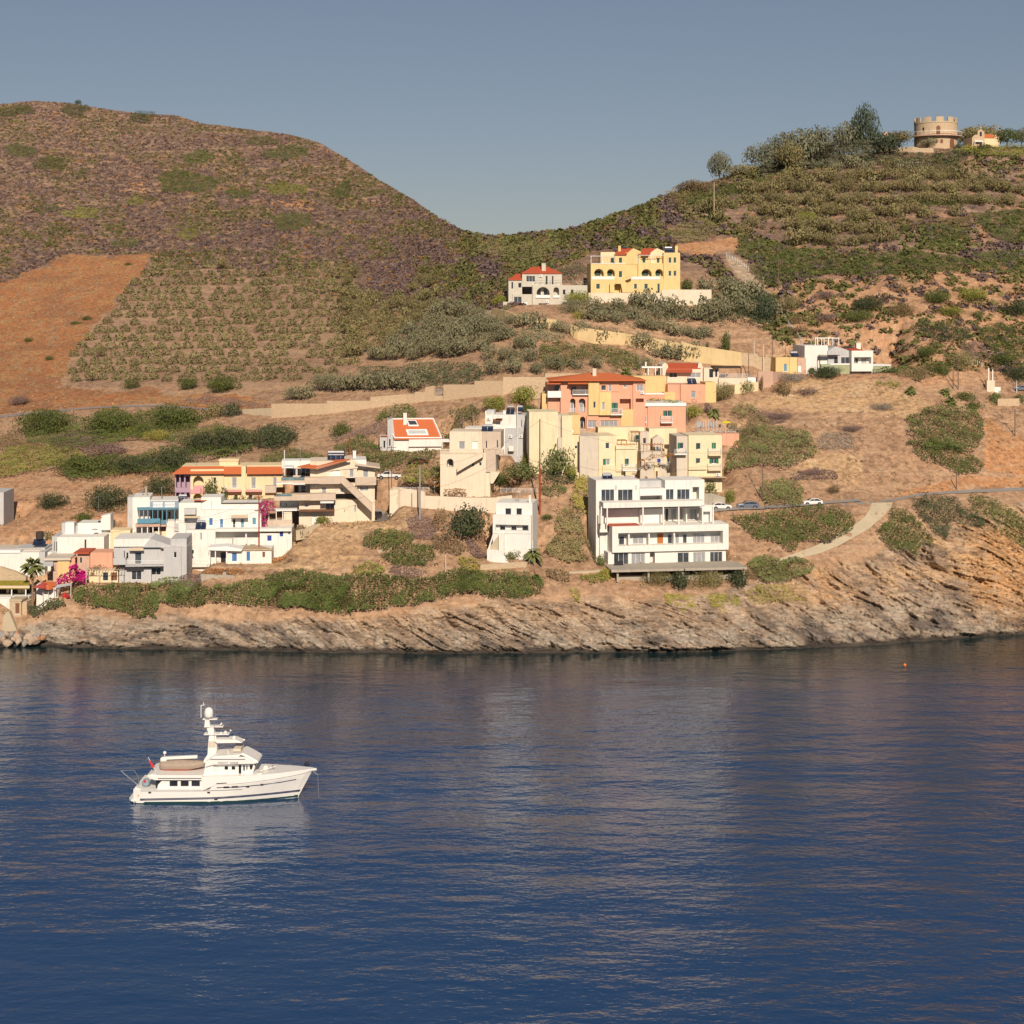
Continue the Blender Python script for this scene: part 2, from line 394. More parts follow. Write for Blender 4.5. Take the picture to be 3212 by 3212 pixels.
        if sc:
            q = MB(); ww = min(.55, w*.42)
            sides = {'l': [a0], 'r': [a1-ww], 'b': [a0, a1-ww], 'o': [a0-ww-.02, a1+.02]}[sc[0]]
            for x in sides:
                q.box(x, x+ww, base-.16, base-.11, b0+.02, b1-.02)
                for i in range(5): q.box(x+.05, x+ww-.05, base-.18, base-.16, b0+.15+i*(b1-b0)*.18, b0+.15+(i+.5)*(b1-b0)*.18)
            q.build('shutter', {'g': green_p, 'B': blue_p, 'D': dkgreen_p, 'n': brown_p}[sc[1]], s.root)
    def box(s, x0=0, y0=0, x1=0, y1=0, t=0., d=.2, m=None, name='trim', b=None, parent=None, label=None):
        if b is None:
            u0, u1, z0, z1 = s.rect(x0, y0, x1, y1, t); b = (u0, u1, t, t+d, z0, z1)
        return MB().box(*b).build(name, m, parent or s.root, label)
    def poly(s, pts, t=0., d=8., m=None, name='wall', label=None, foot=0):
        P = [s.at(x, y, t) for x, y in pts]
        if foot:
            zs = sorted(p[1] for p in P); P = [(a, z-foot if z <= zs[0]+.35 else z) for a, z in P]
        s._ext(min(p[0] for p in P), max(p[0] for p in P), t, t+d)
        return MB().prism(P, t, t+d).build(name, m, s.root, label)
    def balcony(s, x0, y0, x1, y1, out=1.3, t=0., kind='rail', m=None, slab=.2, ms=None, name='balcony'):
        u0, u1, z0, z1 = s.rect(x0, y0, x1, y1, t-out)
        m = m or trimw; ta = t-out
        if kind == 'solid':
            mb = MB().box(u0, u1, ta, t, z0, z0+slab).box(u0, u1, ta, ta+.14, z0+slab, z1).box(u0, u0+.14, ta+.14, t, z0+slab, z1).box(u1-.14, u1, ta+.14, t, z0+slab, z1)
            return mb.build(name, m, s.root)
        o = MB().box(u0, u1, ta, t, z0, z0+slab).build(name, ms or m, s.root)
        zt = max(z1, z0+slab+.7); r = MB()
        r.box(u0, u1, ta+.02, ta+.07, zt-.05, zt); r.box(u0, u0+.05, ta+.07, t, zt-.05, zt); r.box(u1-.05, u1, ta+.07, t, zt-.05, zt)
        if kind == 'glass':
            r.box(u0, u0+.05, ta+.02, ta+.07, z0+slab, zt-.05); r.box(u1-.05, u1, ta+.02, ta+.07, z0+slab, zt-.05)
            ro = r.build('railing', metalw, o); MB().box(u0+.06, u1-.06, ta+.035, ta+.05, z0+slab+.03, zt-.06).build('glass_panel', railglass, o)
            return o
        if kind == 'bars':
            k = 0
            for zz in (.3, .55, .8):
                if z0+slab+zz < zt-.1: r.box(u0+.05, u1-.05, ta+.03, ta+.06, z0+slab+zz, z0+slab+zz+.035)
            st = 1.4
        else: st = .16
        n = max(1, int((u1-u0)/st))
        for i in range(n+1):
            x = u0+(u1-u0-.035)*i/n; r.box(x, x+.035, ta+.03, ta+.06, z0+slab, zt-.05)
        for i in range(1, int(out/.3)):
            y = ta+out*i/int(out/.3)
            for x in (u0, u1-.035): r.box(x, x+.035, y, y+.03, z0+slab, zt-.05)
        r.build('railing', metalw, o); return o
    def rail(s, x0, y0, x1, y1, t=0., m=None, step=1.2, bars=2, name='railing'):
        u0, u1, z0, z1 = s.rect(x0, y0, x1, y1, t); r = MB().box(u0, u1, t, t+.05, z1-.05, z1)
        for i in range(bars): z = z0+(z1-z0)*(i+.5)/(bars+.5); r.box(u0, u1, t+.01, t+.04, z, z+.035)
        n = max(1, int((u1-u0)/step))
        for i in range(n+1): x = u0+(u1-u0-.05)*i/n; r.box(x, x+.05, t, t+.05, z0, z1-.05)
        return r.build(name, m or metalw, s.root)
    def hip(s, x0, x1, ye, yr, rx0, rx1, t=0., d=8., m=None, ov=.5, th=.16, name='roof', single=False):
        u0, _ = s.at(x0, ye, t-ov); u1, ze = s.at(x1, ye, t-ov); tm = t+d/2
        ze = (s.at(x0, ye, t-ov)[1]+ze)/2
        r0, zr = s.at(rx0, yr, tm); r1, zr2 = s.at(rx1, yr, tm); zr = (zr+zr2)/2
        a, b = t-ov, t+d+ov
        vs = [(u0,a,ze),(u1,a,ze),(u1,b,ze),(u0,b,ze),(r0,tm,zr),(r1,tm,zr)]
        vs2 = [(x,y,z-th) for x,y,z in vs[:4]]
        mb = MB().add(vs+vs2, [(0,1,5,4),(1,2,5),(2,3,4,5),(3,0,4),(6,7,1,0),(7,8,2,1),(8,9,3,2),(9,6,0,3),(9,8,7,6)])
        o = mb.build(name, m or tile, s.root); s.roof = o; return o
    def shed(s, x0, x1, ye, yr, t=0., d=4., m=None, th=.18, name='roof', x0r=None, x1r=None, parent=None):
        """plane rising away from the viewer: lower edge at depth t, upper edge at depth t+d"""
        u0, za = s.at(x0, ye, t); u1, zb = s.at(x1, ye, t); z = (za+zb)/2
        v0, zc = s.at(x0r if x0r is not None else x0, yr, t+d); v1, zd = s.at(x1r if x1r is not None else x1, yr, t+d); zz = (zc+zd)/2
        o = MB().slab((u0,t,z),(u1,t,z),(v1,t+d,zz),(v0,t+d,zz),th).build(name, m or tile, parent or s.root); s.roof = o; return o
    def tilt(s, pts, m, name='roof', th=.18):
        q = []
        for x, y, t in pts: u, z = s.at(x, y, t); q.append((u, t, z))
        o = MB().slab(*q, th).build(name, m, s.root); s.roof = o; return o
    def chimney(s, x0, y0, x1, y1, t=3., m=None, d=None, parent=None):
        u0, u1, z0, z1 = s.rect(x0, y0, x1, y1, t); d = d or (u1-u0)
        mb = MB().box(u0, u1, t, t+d, z0-.6, z1-.12).box(u0-.06, u1+.06, t-.06, t+d+.06, z1-.12, z1)
        return mb.build('chimney', m or white, parent or getattr(s, 'roof', None) or s.root)
    def solar(s, x0, y0, x1, y1, t=3., n=2, lean=.6):
        u0, u1, z0, z1 = s.rect(x0, y0, x1, y1, t); w = (u1-u0); h = z1-z0
        ro = MB(); dt = 1.3
        ro.tube((u0+w*.15,t+dt,z0),(u0+w*.15,t+dt,z1-.25),.04); ro.tube((u1-w*.15,t+dt,z0),(u1-w*.15,t+dt,z1-.25),.04)
        fr = ro.build('heater_stand', steel, s.root)
        p = MB()
        for i in range(n):
            a = u0+w*i/n+.04; b = u0+w*(i+1)/n-.04
            p.slab((a,t,z0+.25),(b,t,z0+.25),(b,t+dt,z0+.25+h*.55),(a,t+dt,z0+.25+h*.55),.08)
        p.build('solar_panel', solarm, fr)
        MB().tube((u0+w*.1,t+dt,z1-.3),(u1-w*.1,t+dt,z1-.3),.27,n=10).build('water_tank', tankm, fr)
        return fr
    def ac(s, x, y, t=0.):
        u, z = s.at(x, y, t); o = MB().box(u-.4, u+.4, t-.32, t-.02, z-.3, z+.28).build('air_conditioner', trimw, s.root)
        MB().lathe((0,0,0), [(.2,0),(.2,.02)], 10).build('fan_grille', steel, o); g = o.children[0]; g.location = (u-.08, t-.33, z); g.rotation_euler = (radians(90),0,0)
    def pole(s, x, y0, y1, t=0., r=.04, name='antenna', m=None, arms=0):
        u, z0 = s.at(x, y1, t); _, z1 = s.at(x, y0, t); mb = MB().tube((u,t,z0-.3),(u,t,z1),r)
        for i in range(arms): mb.tube((u-.6,t,z1-.1-.25*i),(u+.6,t,z1-.1-.25*i),.02)
        return mb.build(name, m or steel, s.root)
    def pergola(s, x0, y0, x1, y1, t=-2.5, d=2.5, m=None, posts=3, name='pergola', slats=7, top=.12):
        u0, u1, z0, z1 = s.rect(x0, y0, x1, y1, t); m = m or orangewood; mb = MB()
        for i in range(posts): x = u0+(u1-u0-.12)*i/max(1, posts-1); mb.box(x, x+.12, t, t+.12, z0, z1-top)
        mb.box(u0-.1, u1+.1, t, t+.1, z1-top, z1)
        for i in range(slats): x = u0+(u1-u0-.1)*i/(slats-1); mb.box(x, x+.08, t-.2, t+d, z1+.003, z1+.08)
        return mb.build(name, m, s.root)
    def steps(s, x0, y0, x1, y1, t=0., d=1.2, m=None, n=10, name='stairs', under=True, rail_h=0, mr=None):
        """flight seen from its side: from (x0,y0) to (x1,y1)"""
        a, za = s.at(x0, y0, t); b, zb = s.at(x1, y1, t); pts = []
        for i in range(n): 
            q = a+(b-a)*i/n; z = za+(zb-za)*(i+1 if zb > za else i)/n
            pts += [(q, z), (a+(b-a)*(i+1)/n, z)]
        if under: lo = [(b, zb-.6), (a, za-.6)]
        else: lo = [(b, min(za, zb)-1), (a, min(za, zb)-1)]
        o = MB().prism(pts+lo, t, t+d).build(name, m, s.root)
        if rail_h:
            MB().prism([(a, za-.55), (b, zb-.55), (b, zb+rail_h), (a, za+rail_h)], t-.12, t).build('parapet', mr or m, o)
        return o
def gwall(name, label, cat, view, pts, m, th=.45, down=1.5, capm=None, group=None, lift=0., pad_=False):
    """freestanding or retaining wall: pts = (x, y_foot, y_top) along its foot"""
    P = []
    for x, yb, yt in pts:
        px, py = view(x, yb); Y = float(Yg(px, py)); a = ray(px, py, Y); zt = ray(px, view(x, yt)[1], Y).z; P.append((a, zt))
    o = P[0][0].copy(); root = None
    vs = []; fs = []; n = len(P)
    for i, (a, zt) in enumerate(P):
        d = ((P[min(i+1,n-1)][0]-P[max(i-1,0)][0])); d.z = 0
        d = d.normalized() if d.length > 0 else Vector((1,0,0)); nn = Vector((-d.y, d.x, 0))*th
        q = a-o
        vs += [(q.x,q.y,q.z-down),(q.x,q.y,zt-o.z),(q.x+nn.x,q.y+nn.y,zt-o.z),(q.x+nn.x,q.y+nn.y,q.z-down)]
    for i in range(n-1):
        b = 4*i
        fs += [(b,b+4,b+5,b+1),(b+1,b+5,b+6,b+2),(b+2,b+6,b+7,b+3),(b+3,b+7,b+4,b)]
    fs += [(0,1,2,3),(4*n-1,4*n-2,4*n-3,4*n-4)]
    ob = MB().add(vs, fs).build(name, m); ob.location = o; tag(ob, label, cat, group)
    return ob
def ribbon(name, view, upper, lower, m, lift=.12, n=8, sub=6, kind='structure', label=None, cat=None):
    def res(p):
        out = []
        for i in range(len(p)-1):
            for k in range(sub): out.append((p[i][0]+(p[i+1][0]-p[i][0])*k/sub, p[i][1]+(p[i+1][1]-p[i][1])*k/sub))
        return out+[p[-1]]
    U = res(upper); Lw = res(lower); k = min(len(U), len(Lw)); V = []
    for i in range(k):
        for j in range(n+1):
            w = j/n; x, y = view(U[i][0]*(1-w)+Lw[i][0]*w, U[i][1]*(1-w)+Lw[i][1]*w)
            V.append(gp(x, y, lift))
    V = np.array(V, float).reshape(-1, 3); idx = np.arange(k*(n+1)).reshape(k, n+1)
    Q = np.stack([idx[:-1,:-1], idx[:-1,1:], idx[1:,1:], idx[1:,:-1]], -1).reshape(-1, 4)
    o = npmesh(name, V, Q, m); tag(o, label, cat, kind=kind); return o
# ================================================================== THE BUILDINGS
def B_white_apartments():
    b = Bld('apartment_building', 'large white four storey apartment building with glazed loggias on the concrete deck', 'building', W, 235, 1205, 10)
    b.block(235,1022,1755,1205, t=.6, d=5, m=white, deep=1.6, holes=[(310,1040,500,1195,'w'),(535,1045,715,1195,'w'),(775,1035,840,1200,'L'),(1132,1042,1280,1190,'w'),(1332,1038,1492,1190,'w'),(1550,1032,1712,1190,'w')])
    b.block(290,690,1790,1022, t=0, d=5.5, m=white, foot=False, deep=2.2, rec=.5, holes=[(365,775,1715,940,'L')])
    for x0,y0,x1,y1,k in ((370,830,445,940,'w'),(550,825,692,925,'w'),(862,785,948,930,'O'),(1000,808,1078,935,'w'),(1100,808,1150,930,'w'),(1195,806,1250,930,'w'),(1325,812,1480,925,'w'),(1552,812,1705,925,'w')):
        a0,a1,z0,z1 = b.rect(x0,y0,x1,y1,2.2); b._win(a0,a1,z0,z1,2.15,k)
    for x in (505,765,1090): b.box(x-9,775,x+9,940, t=.5, d=1.6, m=white, name='partition')
    b.block(130,470,1600,690, t=4.2, d=6, m=white, deep=2.2, rec=.3, holes=[(195,475,640,650,'L'),(962,470,1240,650,'L'),(1255,470,1440,640,'L')])
    for x0,y0,x1,y1,k in ((285,470,335,615,'K'),(412,470,570,608,'w'),(970,470,1015,640,'w'),(1045,468,1120,610,'w'),(1160,470,1195,620,'w'),(1290,480,1380,620,'c')):
        a0,a1,z0,z1 = b.rect(x0,y0,x1,y1,6.35); b._win(a0,a1,z0,z1,6.38,k)
    b.box(175,385,1478,455, t=1.2, d=3.4, m=white, name='canopy')
    for x in (150,225,687,950,1148,1455,1590): b.box(x-8,452,x+8,688, t=1.25, d=.35, m=white, name='column')
    b.box(1440,430,1605,452, t=1.2, d=.4, m=white, name='beam')
    u0,u1,z0,z1 = b.rect(240,665,640,690,1.5)
    MB().box(u0,u1,.7,4.2,z0,z0+.05).build('terrace_floor', redfloor, b.root)
    b.block(80,105,640,452, t=4.9, d=7, m=white, deep=1.5, holes=[(148,228,318,378,'w'),(362,228,556,378,'w')])
    b.block(640,215,970,452, t=4.4, d=7, m=white, foot=False, deep=2.5, holes=[(648,305,935,375,'L')])
    b.block(640,112,1030,215, t=7.5, d=4, m=greywhite, foot=False)  # white wall in grazing light, its dimness put into the colour
    b.block(970,105,1478,452, t=4.6, d=7, m=white, foot=False, deep=2, holes=[(980,225,1085,372,'w'),(1125,225,1290,372,'w'),(1325,195,1410,372,'L')])
    for x in (340,600): b.box(x-8,175,x+8,225, t=4.7, d=.2, m=greywhite, name='vent')
    b.balcony(130,672,232,780, out=1.2, t=4, kind='solid', m=white)
    b.solar(170,30,300,105, t=7, n=2)
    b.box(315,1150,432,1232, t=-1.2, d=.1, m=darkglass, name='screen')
    b.fin(m=.3, fall=1.4)
    d = Bld('concrete_deck', 'wide concrete deck on a tall retaining wall below the white apartments', 'terrace', W, 330, 1420, 8, pad=False)
    d.block(360,1325,1900,1420, t=.8, d=.6, m=concrete); d.block(380,1262,2000,1340, t=3.2, d=.4, m=darkwood, foot=False, name='void_shade_panel')  # dark panel stands in for the shade under the slab
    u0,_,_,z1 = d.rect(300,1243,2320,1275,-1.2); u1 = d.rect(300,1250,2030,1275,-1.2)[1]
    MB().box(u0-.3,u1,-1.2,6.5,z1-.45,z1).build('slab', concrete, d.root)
    for x in (360,760,1200,1560,1990): d.box(x-12,1275,x+12,1420, t=-.6, d=.4, m=concrete, name='pillar')
B_white_apartments()
def B_small_white():
    b = Bld('white_house', 'small white three storey cube house with an outside staircase and square windows', 'house', V5, 250, 990, -9)
    b.block(340,410,708,640, t=3.4, d=7, m=white, holes=[(432,465,495,537,'d'),(543,465,603,537,'d')])
    b.block(308,535,695,720, t=2.2, d=8, m=white, deep=1.1, rec=.3, foot=False, holes=[(335,632,668,690,'L')])
    for x in (378,492,604):
        a0,a1,z0,z1 = b.rect(x,642,x+60,712,3.1); b._win(a0,a1,z0,z1,3.2,'d')
    b.block(308,690,695,1010, t=2.3, d=8, m=white)
    b.block(365,715,420,1000, t=1.6, d=.8, m=white)
    b.poly([(250,880),(345,885),(395,910),(520,1000),(250,1000)], t=0, d=.5, m=white, name='garden_wall', foot=1.5)
    b.steps(262,880,362,755, t=.6, d=1.5, m=palepath, n=12, under=False)
    b.poly([(255,885),(312,715),(322,715),(272,885)], t=.45, d=.2, m=white, name='parapet')
    b.chimney(672,335,695,405, t=4)
    b.pole(570,300,400, t=5, r=.05, arms=1)
    u,z = b.at(570,300,5); MB().lathe((u,5,z), [(.5,0),(.45,.06),(.2,.02)], 12).build('satellite_dish', trimw, b.root)
    b.fin()
B_small_white()
def B_cream():
    b = Bld('cream_apartments', 'cream block with green shutters and a shade-toned side wall, left of the stepped pergolas', 'building', V4, 1025, 1300, 8)
    b.block(1215,860,1400,1290, t=0, d=9, m=cream, holes=[(1285,930,1325,990,'w'),(1260,1092,1330,1155,'w','lg')])
    b.block(1390,1000,1605,1220, t=-.8, d=9, m=cream, foot=False, holes=[(1480,1090,1525,1165,'w','lg')])
    b.block(1255,1160,1470,1300, t=-.5, d=3, m=cream)
    b.block(1025,862,1214,1300, t=.4, d=9, m=greige)  # left face of the cream block, shade painted into its plaster
    b.balcony(1460,1145,1605,1215, out=1.3, t=-.8)
    b.balcony(1390,955,1600,995, out=.6, t=-.4, kind='solid', m=cream)
    b.pergola(1400,905,1500,985, t=.5, d=2, posts=3)
    b.ac(1555,1272, t=-.5); b.solar(1265,1235,1365,1305, t=-2, n=1)
    b.fin()
    b = Bld('cream_apartments', 'tall narrow cream block with an almost blank wall beside the dark pole', 'building', V4, 515, 1250, 3)
    b.block(515,618,805,1230, t=1.2, d=9, m=cream)
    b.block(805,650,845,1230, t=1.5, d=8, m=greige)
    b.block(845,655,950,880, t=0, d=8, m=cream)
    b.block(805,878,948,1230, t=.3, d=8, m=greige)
    b.block(950,660,1025,1230, t=.6, d=8, m=cream, holes=[(975,960,1000,990,'d')])
    b.block(938,650,1028,845, t=.4, d=8, m=ochre, foot=False, holes=[(940,790,965,830,'W')])
    b.box(1003,920,1018,1225, t=.4, d=.15, m=darkwood, name='downpipe')
    b.pole(612,490,615, t=3, r=.05)
    b.fin()
    b = Bld('cream_apartments', 'cream stepped block of terraces under orange timber pergolas, between its two taller neighbours', 'building', CT, 150, 1140, 5, dy=3)
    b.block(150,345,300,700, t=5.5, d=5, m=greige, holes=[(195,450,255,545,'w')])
    b.block(300,290,770,700, t=7, d=4, m=cream)
    b.block(-560,270,220,420, t=7.5, d=4, m=cream)
    b.poly([(360,470),(455,405),(552,470),(552,600),(360,600)], t=4.6, d=4, m=greige)
    b.block(-420,500,-20,700, t=5, d=5, m=cream, foot=False)
    b.block(165,680,560,900, t=3, d=6, m=greige)
    b.block(560,640,770,900, t=3.4, d=6, m=cream)
    b.poly([(150,1070),(150,1000),(285,870),(390,870),(390,1140),(150,1140)], t=.4, d=4, m=greige, foot=2)
    b.block(390,870,470,1140, t=0, d=3, m=cream, holes=[(408,1005,452,1130,'aN')])
    b.block(470,900,660,1140, t=.5, d=4, m=greige)
    b.block(660,905,965,1140, t=.3, d=4, m=cream)
    b.pergola(0,350,150,490, t=4, d=3, posts=2); b.pergola(-270,-0+560,60,690, t=2.5, d=2.5, posts=2)
    b.pergola(205,560,530,680, t=2.2, d=3, posts=3); b.pergola(130,825,230,960, t=0, d=2, posts=2)
    b.pergola(650,470,755,640, t=2.5, d=1.5, posts=2, m=darkwood)
    b.rail(590,850,950,905, t=.3)
    for x0,y0,x1,y1,t,k in ((60,395,145,485,6.9,'G'),(400,590,440,675,4.4,'w'),(460,600,515,675,4.4,'c'),(430,790,500,870,2.9,'D'),(600,800,690,890,3.2,'w'),(840,790,920,890,3.2,'G')):
        a0,a1,z0,z1 = b.rect(x0,y0,x1,y1,t); b._win(a0,a1,z0,z1,t,k)
    b.box(720,630,840,705, t=2.2, d=.05, m=paleblue_p, name='awning')
    b.fin()
    b = Bld('cream_apartments', 'cream three storey block with green shutters and two stacked balconies on its right side', 'building', CT, 765, 1330, 6)
    b.block(965,405,1528,1105, t=0, d=9, m=cream, holes=[(1090,535,1168,640,'w','lD'),(1090,790,1165,875,'w','lD'),(1355,530,1425,640,'w','bg'),(1315,790,1470,880,'w','bg')])
    b.block(765,420,968,1105, t=.8, d=8, m=greige, holes=[(780,530,882,630,'w','lg')])  # left face, shade painted as a darker cream
    b.block(1200,1105,1528,1330, t=.8, d=8, m=cream, holes=[(1395,1150,1450,1215,'G')])
    b.balcony(1305,625,1528,750, out=1.1, m=cream); b.balcony(1298,885,1528,1000, out=1.1, m=cream)
    b.balcony(730,640,940,735, out=1.2, t=.8)
    b.box(965,985,1262,998, t=-.06, d=.05, m=darkwood, name='drip_band')
    u0,z = b.at(690,1118,-1.5); u1,_ = b.at(1600,1118,-1.5)
    MB().box(u0,u1,-1.8,2,z-.12,z).build('awning', ruststone, b.root)
    b.ac(1455,1062)
    b.fin()
B_cream()
def B_hotel():
    b = Bld('hotel', 'salmon and ochre hotel with a broad orange hip roof, chimney and white balconies', 'hotel', HT, 210, 810, 2, dy=1)
    b.block(245,205,360,810, t=.6, d=12, m=salmon)
    b.block(75,225,245,600, t=1.6, d=10, m=salmon, foot=False, holes=[(160,235,235,320,'w')])
    b.block(150,400,250,810, t=1.8, d=9, m=ochre)
    b.block(360,205,612,400, t=1.0, d=11, m=salmon, foot=False, deep=2, holes=[(380,238,610,370,'Lw')])
    b.block(350,385,612,900, t=.7, d=12, m=salmon, deep=1.6, holes=[(372,420,440,610,'Aw'),(485,420,572,600,'Aw'),(500,660,572,860,'Aw')])
    b.block(612,200,755,640, t=-.2, d=12, m=ochre, foot=False, holes=[(675,460,708,545,'aw')])  # left-turned facet: shade put into a darker plaster colour
    b.block(755,335,910,640, t=-.6, d=12, m=yellow, foot=False, holes=[(790,465,828,570,'ac')])  # right-turned facet: sunlight put into a brighter plaster colour
    b.block(725,200,1018,330, t=.4, d=12, m=salmon, foot=False, holes=[(778,245,845,312,'w'),(875,240,920,325,'c')])
    b.block(910,335,1018,645, t=.2, d=12, m=salmon, foot=False, holes=[(915,475,1000,600,'w','bg')])
    b.block(1018,200,1200,640, t=.6, d=12, m=salmon, foot=False, deep=1.8, holes=[(1018,425,1172,560,'L'),(1075,235,1118,280,'c')])
    b.block(1200,195,1362,820, t=.1, d=12, m=salmon, deep=1.5, holes=[(1245,235,1335,320,'c'),(1235,420,1340,470,'L')])
    b.block(1040,565,1200,810, t=0, d=8, m=ochre)
    b.block(590,645,1040,830, t=.2, d=11, m=salmon, holes=[(600,708,722,805,'c'),(768,708,1000,805,'c')])
    b.hip(100,1380,182,80,640,900, t=-.2, d=12, m=tile, ov=.7)
    b.chimney(668,25,715,170, t=3, m=beige)
    b.shed(70,245,225,192, t=-1.2, d=2.6, m=tile, th=.12, name='canopy_roof'); b.shed(345,610,222,192, t=-1.2, d=2, m=tile, th=.12, name='canopy_roof')
    b.balcony(75,322,252,408, out=1.6, t=1.6, kind='solid', m=trimw)
    b.balcony(405,305,612,375, out=1.0, t=1.0); b.balcony(905,548,1062,640, out=1.2, t=.2)
    b.rail(365,545,440,612, t=.65, step=.2); b.rail(490,540,570,602, t=.65, step=.2)
    b.poly([(0,360),(75,330),(75,400),(100,400),(100,600),(0,600)], t=2.4, d=6, m=ochre)
    b.balcony(440,830,575,895, out=1.2, t=.7)
    b.ac(1322,343, t=.1)
    b.fin()
    b = Bld('hotel_annex', 'salmon two storey annex with a white cornice and planted roof, right of the hotel', 'building', HT, 1250, 800, 4)
    b.block(1252,520,1395,790, t=.4, d=9, m=salmon, holes=[(1275,575,1358,650,'c','lg')])
    b.block(1395,520,1895,880, t=0, d=9, m=salmon, holes=[(1597,578,1712,655,'w','bg')])
    b.box(1245,478,1900,522, t=-.2, d=9.4, m=trimw, name='cornice')
    b.balcony(1228,645,1382,742, out=1.2, t=.4); b.balcony(1570,650,1725,745, out=1.2)
    b.fin()
    b = Bld('salmon_house', 'salmon house with ochre panels and a walled roof terrace behind the planted annex', 'house', A4, 0, 770, 6, dy=2)
    b.block(-390,610,130,770, t=.6, d=6, m=salmon)
    b.block(-390,605,140,632, t=.5, d=.4, m=trimw, foot=False, name='coping')
    b.block(130,592,312,770, t=.4, d=6, m=ochre)
    b.block(185,462,402,720, t=1, d=8, m=salmon); b.block(402,462,820,715, t=.4, d=8, m=salmon, holes=[(575,570,660,690,'c')])
    b.block(820,425,1000,690, t=.6, d=6, m=yellow)
    b.block(-390,200+120,160,610, t=3.5, d=5, m=ochre, holes=[(-320,520,-230,610,'d')])
    b.solar(520,330,680,465, t=1.5, n=2)
    b.fin()
B_hotel()
def B_redroof():
    b = Bld('stone_cottage', 'beige cottage with a red tiled roof, curved gables and a red awning over the window', 'house', A4, 185, 460, 4)
    b.block(95,186,775,460, t=0, d=7, m=beige, holes=[(210,262,345,345,'d'),(575,262,740,345,'c')])
    b.poly([(85,190),(95,130),(140,90),(185,130),(195,190)], t=0, d=7, m=beige, name='gable')
    b.poly([(690,186),(700,110),(735,92),(765,130),(775,186)], t=0, d=7, m=beige, name='gable')
    b.shed(180,740,186,100, t=-.1, d=3.4, m=tilered)
    b.shed(165,600,250,205, t=-1.6, d=1.6, m=tilered, th=.12, name='awning')
    b.pole(68,110,170, t=1, r=.12, name='flue')
    b.box(-250,160,90,185, t=0, d=3, m=trimw, name='pergola_roof')
    for x in (-140,-20,70): b.box(x-7,185,x+7,400, t=.1, d=.15, m=trimw, name='post')
    b.rail(-240,355,160,400, t=-.3)
    b.chimney(-195,20+60,-170,300, t=2, m=beige, parent=b.root)
    b.fin()
    b = Bld('terrace_house', 'low house with a dark timber carport and white slatted railing beside the red roofed cottage', 'house', A4, 780, 425, 3)
    b.block(790,185,1045,425, t=.5, d=6, m=beige, holes=[(880,200,955,350,'d'),(980,205,1025,340,'d')])
    b.block(1045,355,1705,430, t=-.5, d=4, m=beige)
    b.rail(1060,280,1540,350, t=-.4, bars=4)
    b.box(960,155,1420,190, t=-.8, d=4, m=darkwood, name='carport_roof')
    b.box(1412,185,1428,280, t=-.7, d=.15, m=darkwood, name='post')
    b.block(1530,345,1705,415, t=-1, d=3, m=trimw)
    b.fin()
    b = Bld('ochre_house', 'small ochre flat roofed house with a blue door left of the white modern villa', 'house', V6, 1195, 195, 6)
    b.block(1195,58,1315,190, t=.6, d=6, m=ochre, holes=[(1265,115,1295,180,'S')])
    b.block(1315,58,1385,190, t=.3, d=6, m=yellow); b.block(1385,62,1458,200, t=0, d=5, m=pinkbeige, holes=[(1385,125,1418,185,'W')])
    b.solar(1330,5,1400,58, t=2); b.fin()
    gwall('garden_wall','faded pink and ochre garden wall with a cypress in front, left of the small ochre house','wall', V6, [(1045,330,178),(1170,300,178),(1172,300,182),(1260,225,182)], pinkbeige)
    gwall('garden_wall','low cream wall behind the round olive bush below the carport','wall', V6, [(840,372,290),(900,370,290),(905,368,272),(1045,345,272)], vanilla)
    b = Bld('white_villa', 'white modern villa with a glazed roof frame, red roof panel and sage green lower walls', 'house', A5, 130, 720, 9)
    b.block(130,235,520,720, t=2.5, d=9, m=white)
    b.poly([(520,325),(650,250),(925,335),(925,600),(520,600)], t=2, d=8, m=greywhite)
    for q in ((615,420,690,540),(735,425,880,540)):
        a0,a1,z0,z1 = b.rect(*q,2); b._win(a0,a1,z0,z1,1.98,'w')
    b.block(405,548,925,690, t=1.4, d=3, m=sage); b.box(560,540,900,560, t=1.3, d=.4, m=trimw, name='coping')
    b.block(920,322,1280,670, t=0, d=8, m=white, foot=False, deep=1.8, holes=[(962,430,1250,540,'Lw')])
    b.block(1280,560,1585,690, t=1, d=6, m=sage, foot=False); b.box(1275,556,1588,575, t=.9, d=6.2, m=trimw, name='coping')
    b.block(930,690,1270,840, t=1.2, d=6, m=white, holes=[(1060,700,1112,770,'w')])
    b.block(1280,700,1660,840, t=3.2, d=4, m=greywhite, holes=[(1385,720,1490,830,'d'),(1510,705,1580,830,'d')])
    b.box(1645,700,1680,850, t=1, d=.5, m=white, name='column'); b.box(1255,670,1270,850, t=0, d=.4, m=white, name='column')
    b.box(1270,690,1640,702, t=1, d=3, m=darkwood, name='pergola_roof')
    b.shed(920,1140,318,268, t=.3, d=5, m=tilered, x0r=780, x1r=960, name='roof')
    b.shed(760,960,268,240, t=4, d=3, m=solarm, name='solar_roof', x0r=740)
    b.chimney(1000,190,1072,270, t=4)
    fr = MB()
    u0,u1,z0,z1 = b.rect(305,105,708,235,3)
    for x in (u0,u0+(u1-u0)*.26,u0+(u1-u0)*.54,u0+(u1-u0)*.73,u1-.15): fr.box(x,x+.15,3,3.15,z0,z1-.15); fr.box(x,x+.15,6,6.15,z0,z1-.15)
    fr.box(u0,u1,3,3.15,z1-.15,z1); fr.box(u0,u1,6,6.15,z1-.15,z1); fr.box(u0,u0+.15,3.15,6,z1-.15,z1); fr.box(u1-.15,u1,3.15,6,z1-.15,z1)
    fr.build('roof_frame', trimw, b.root)
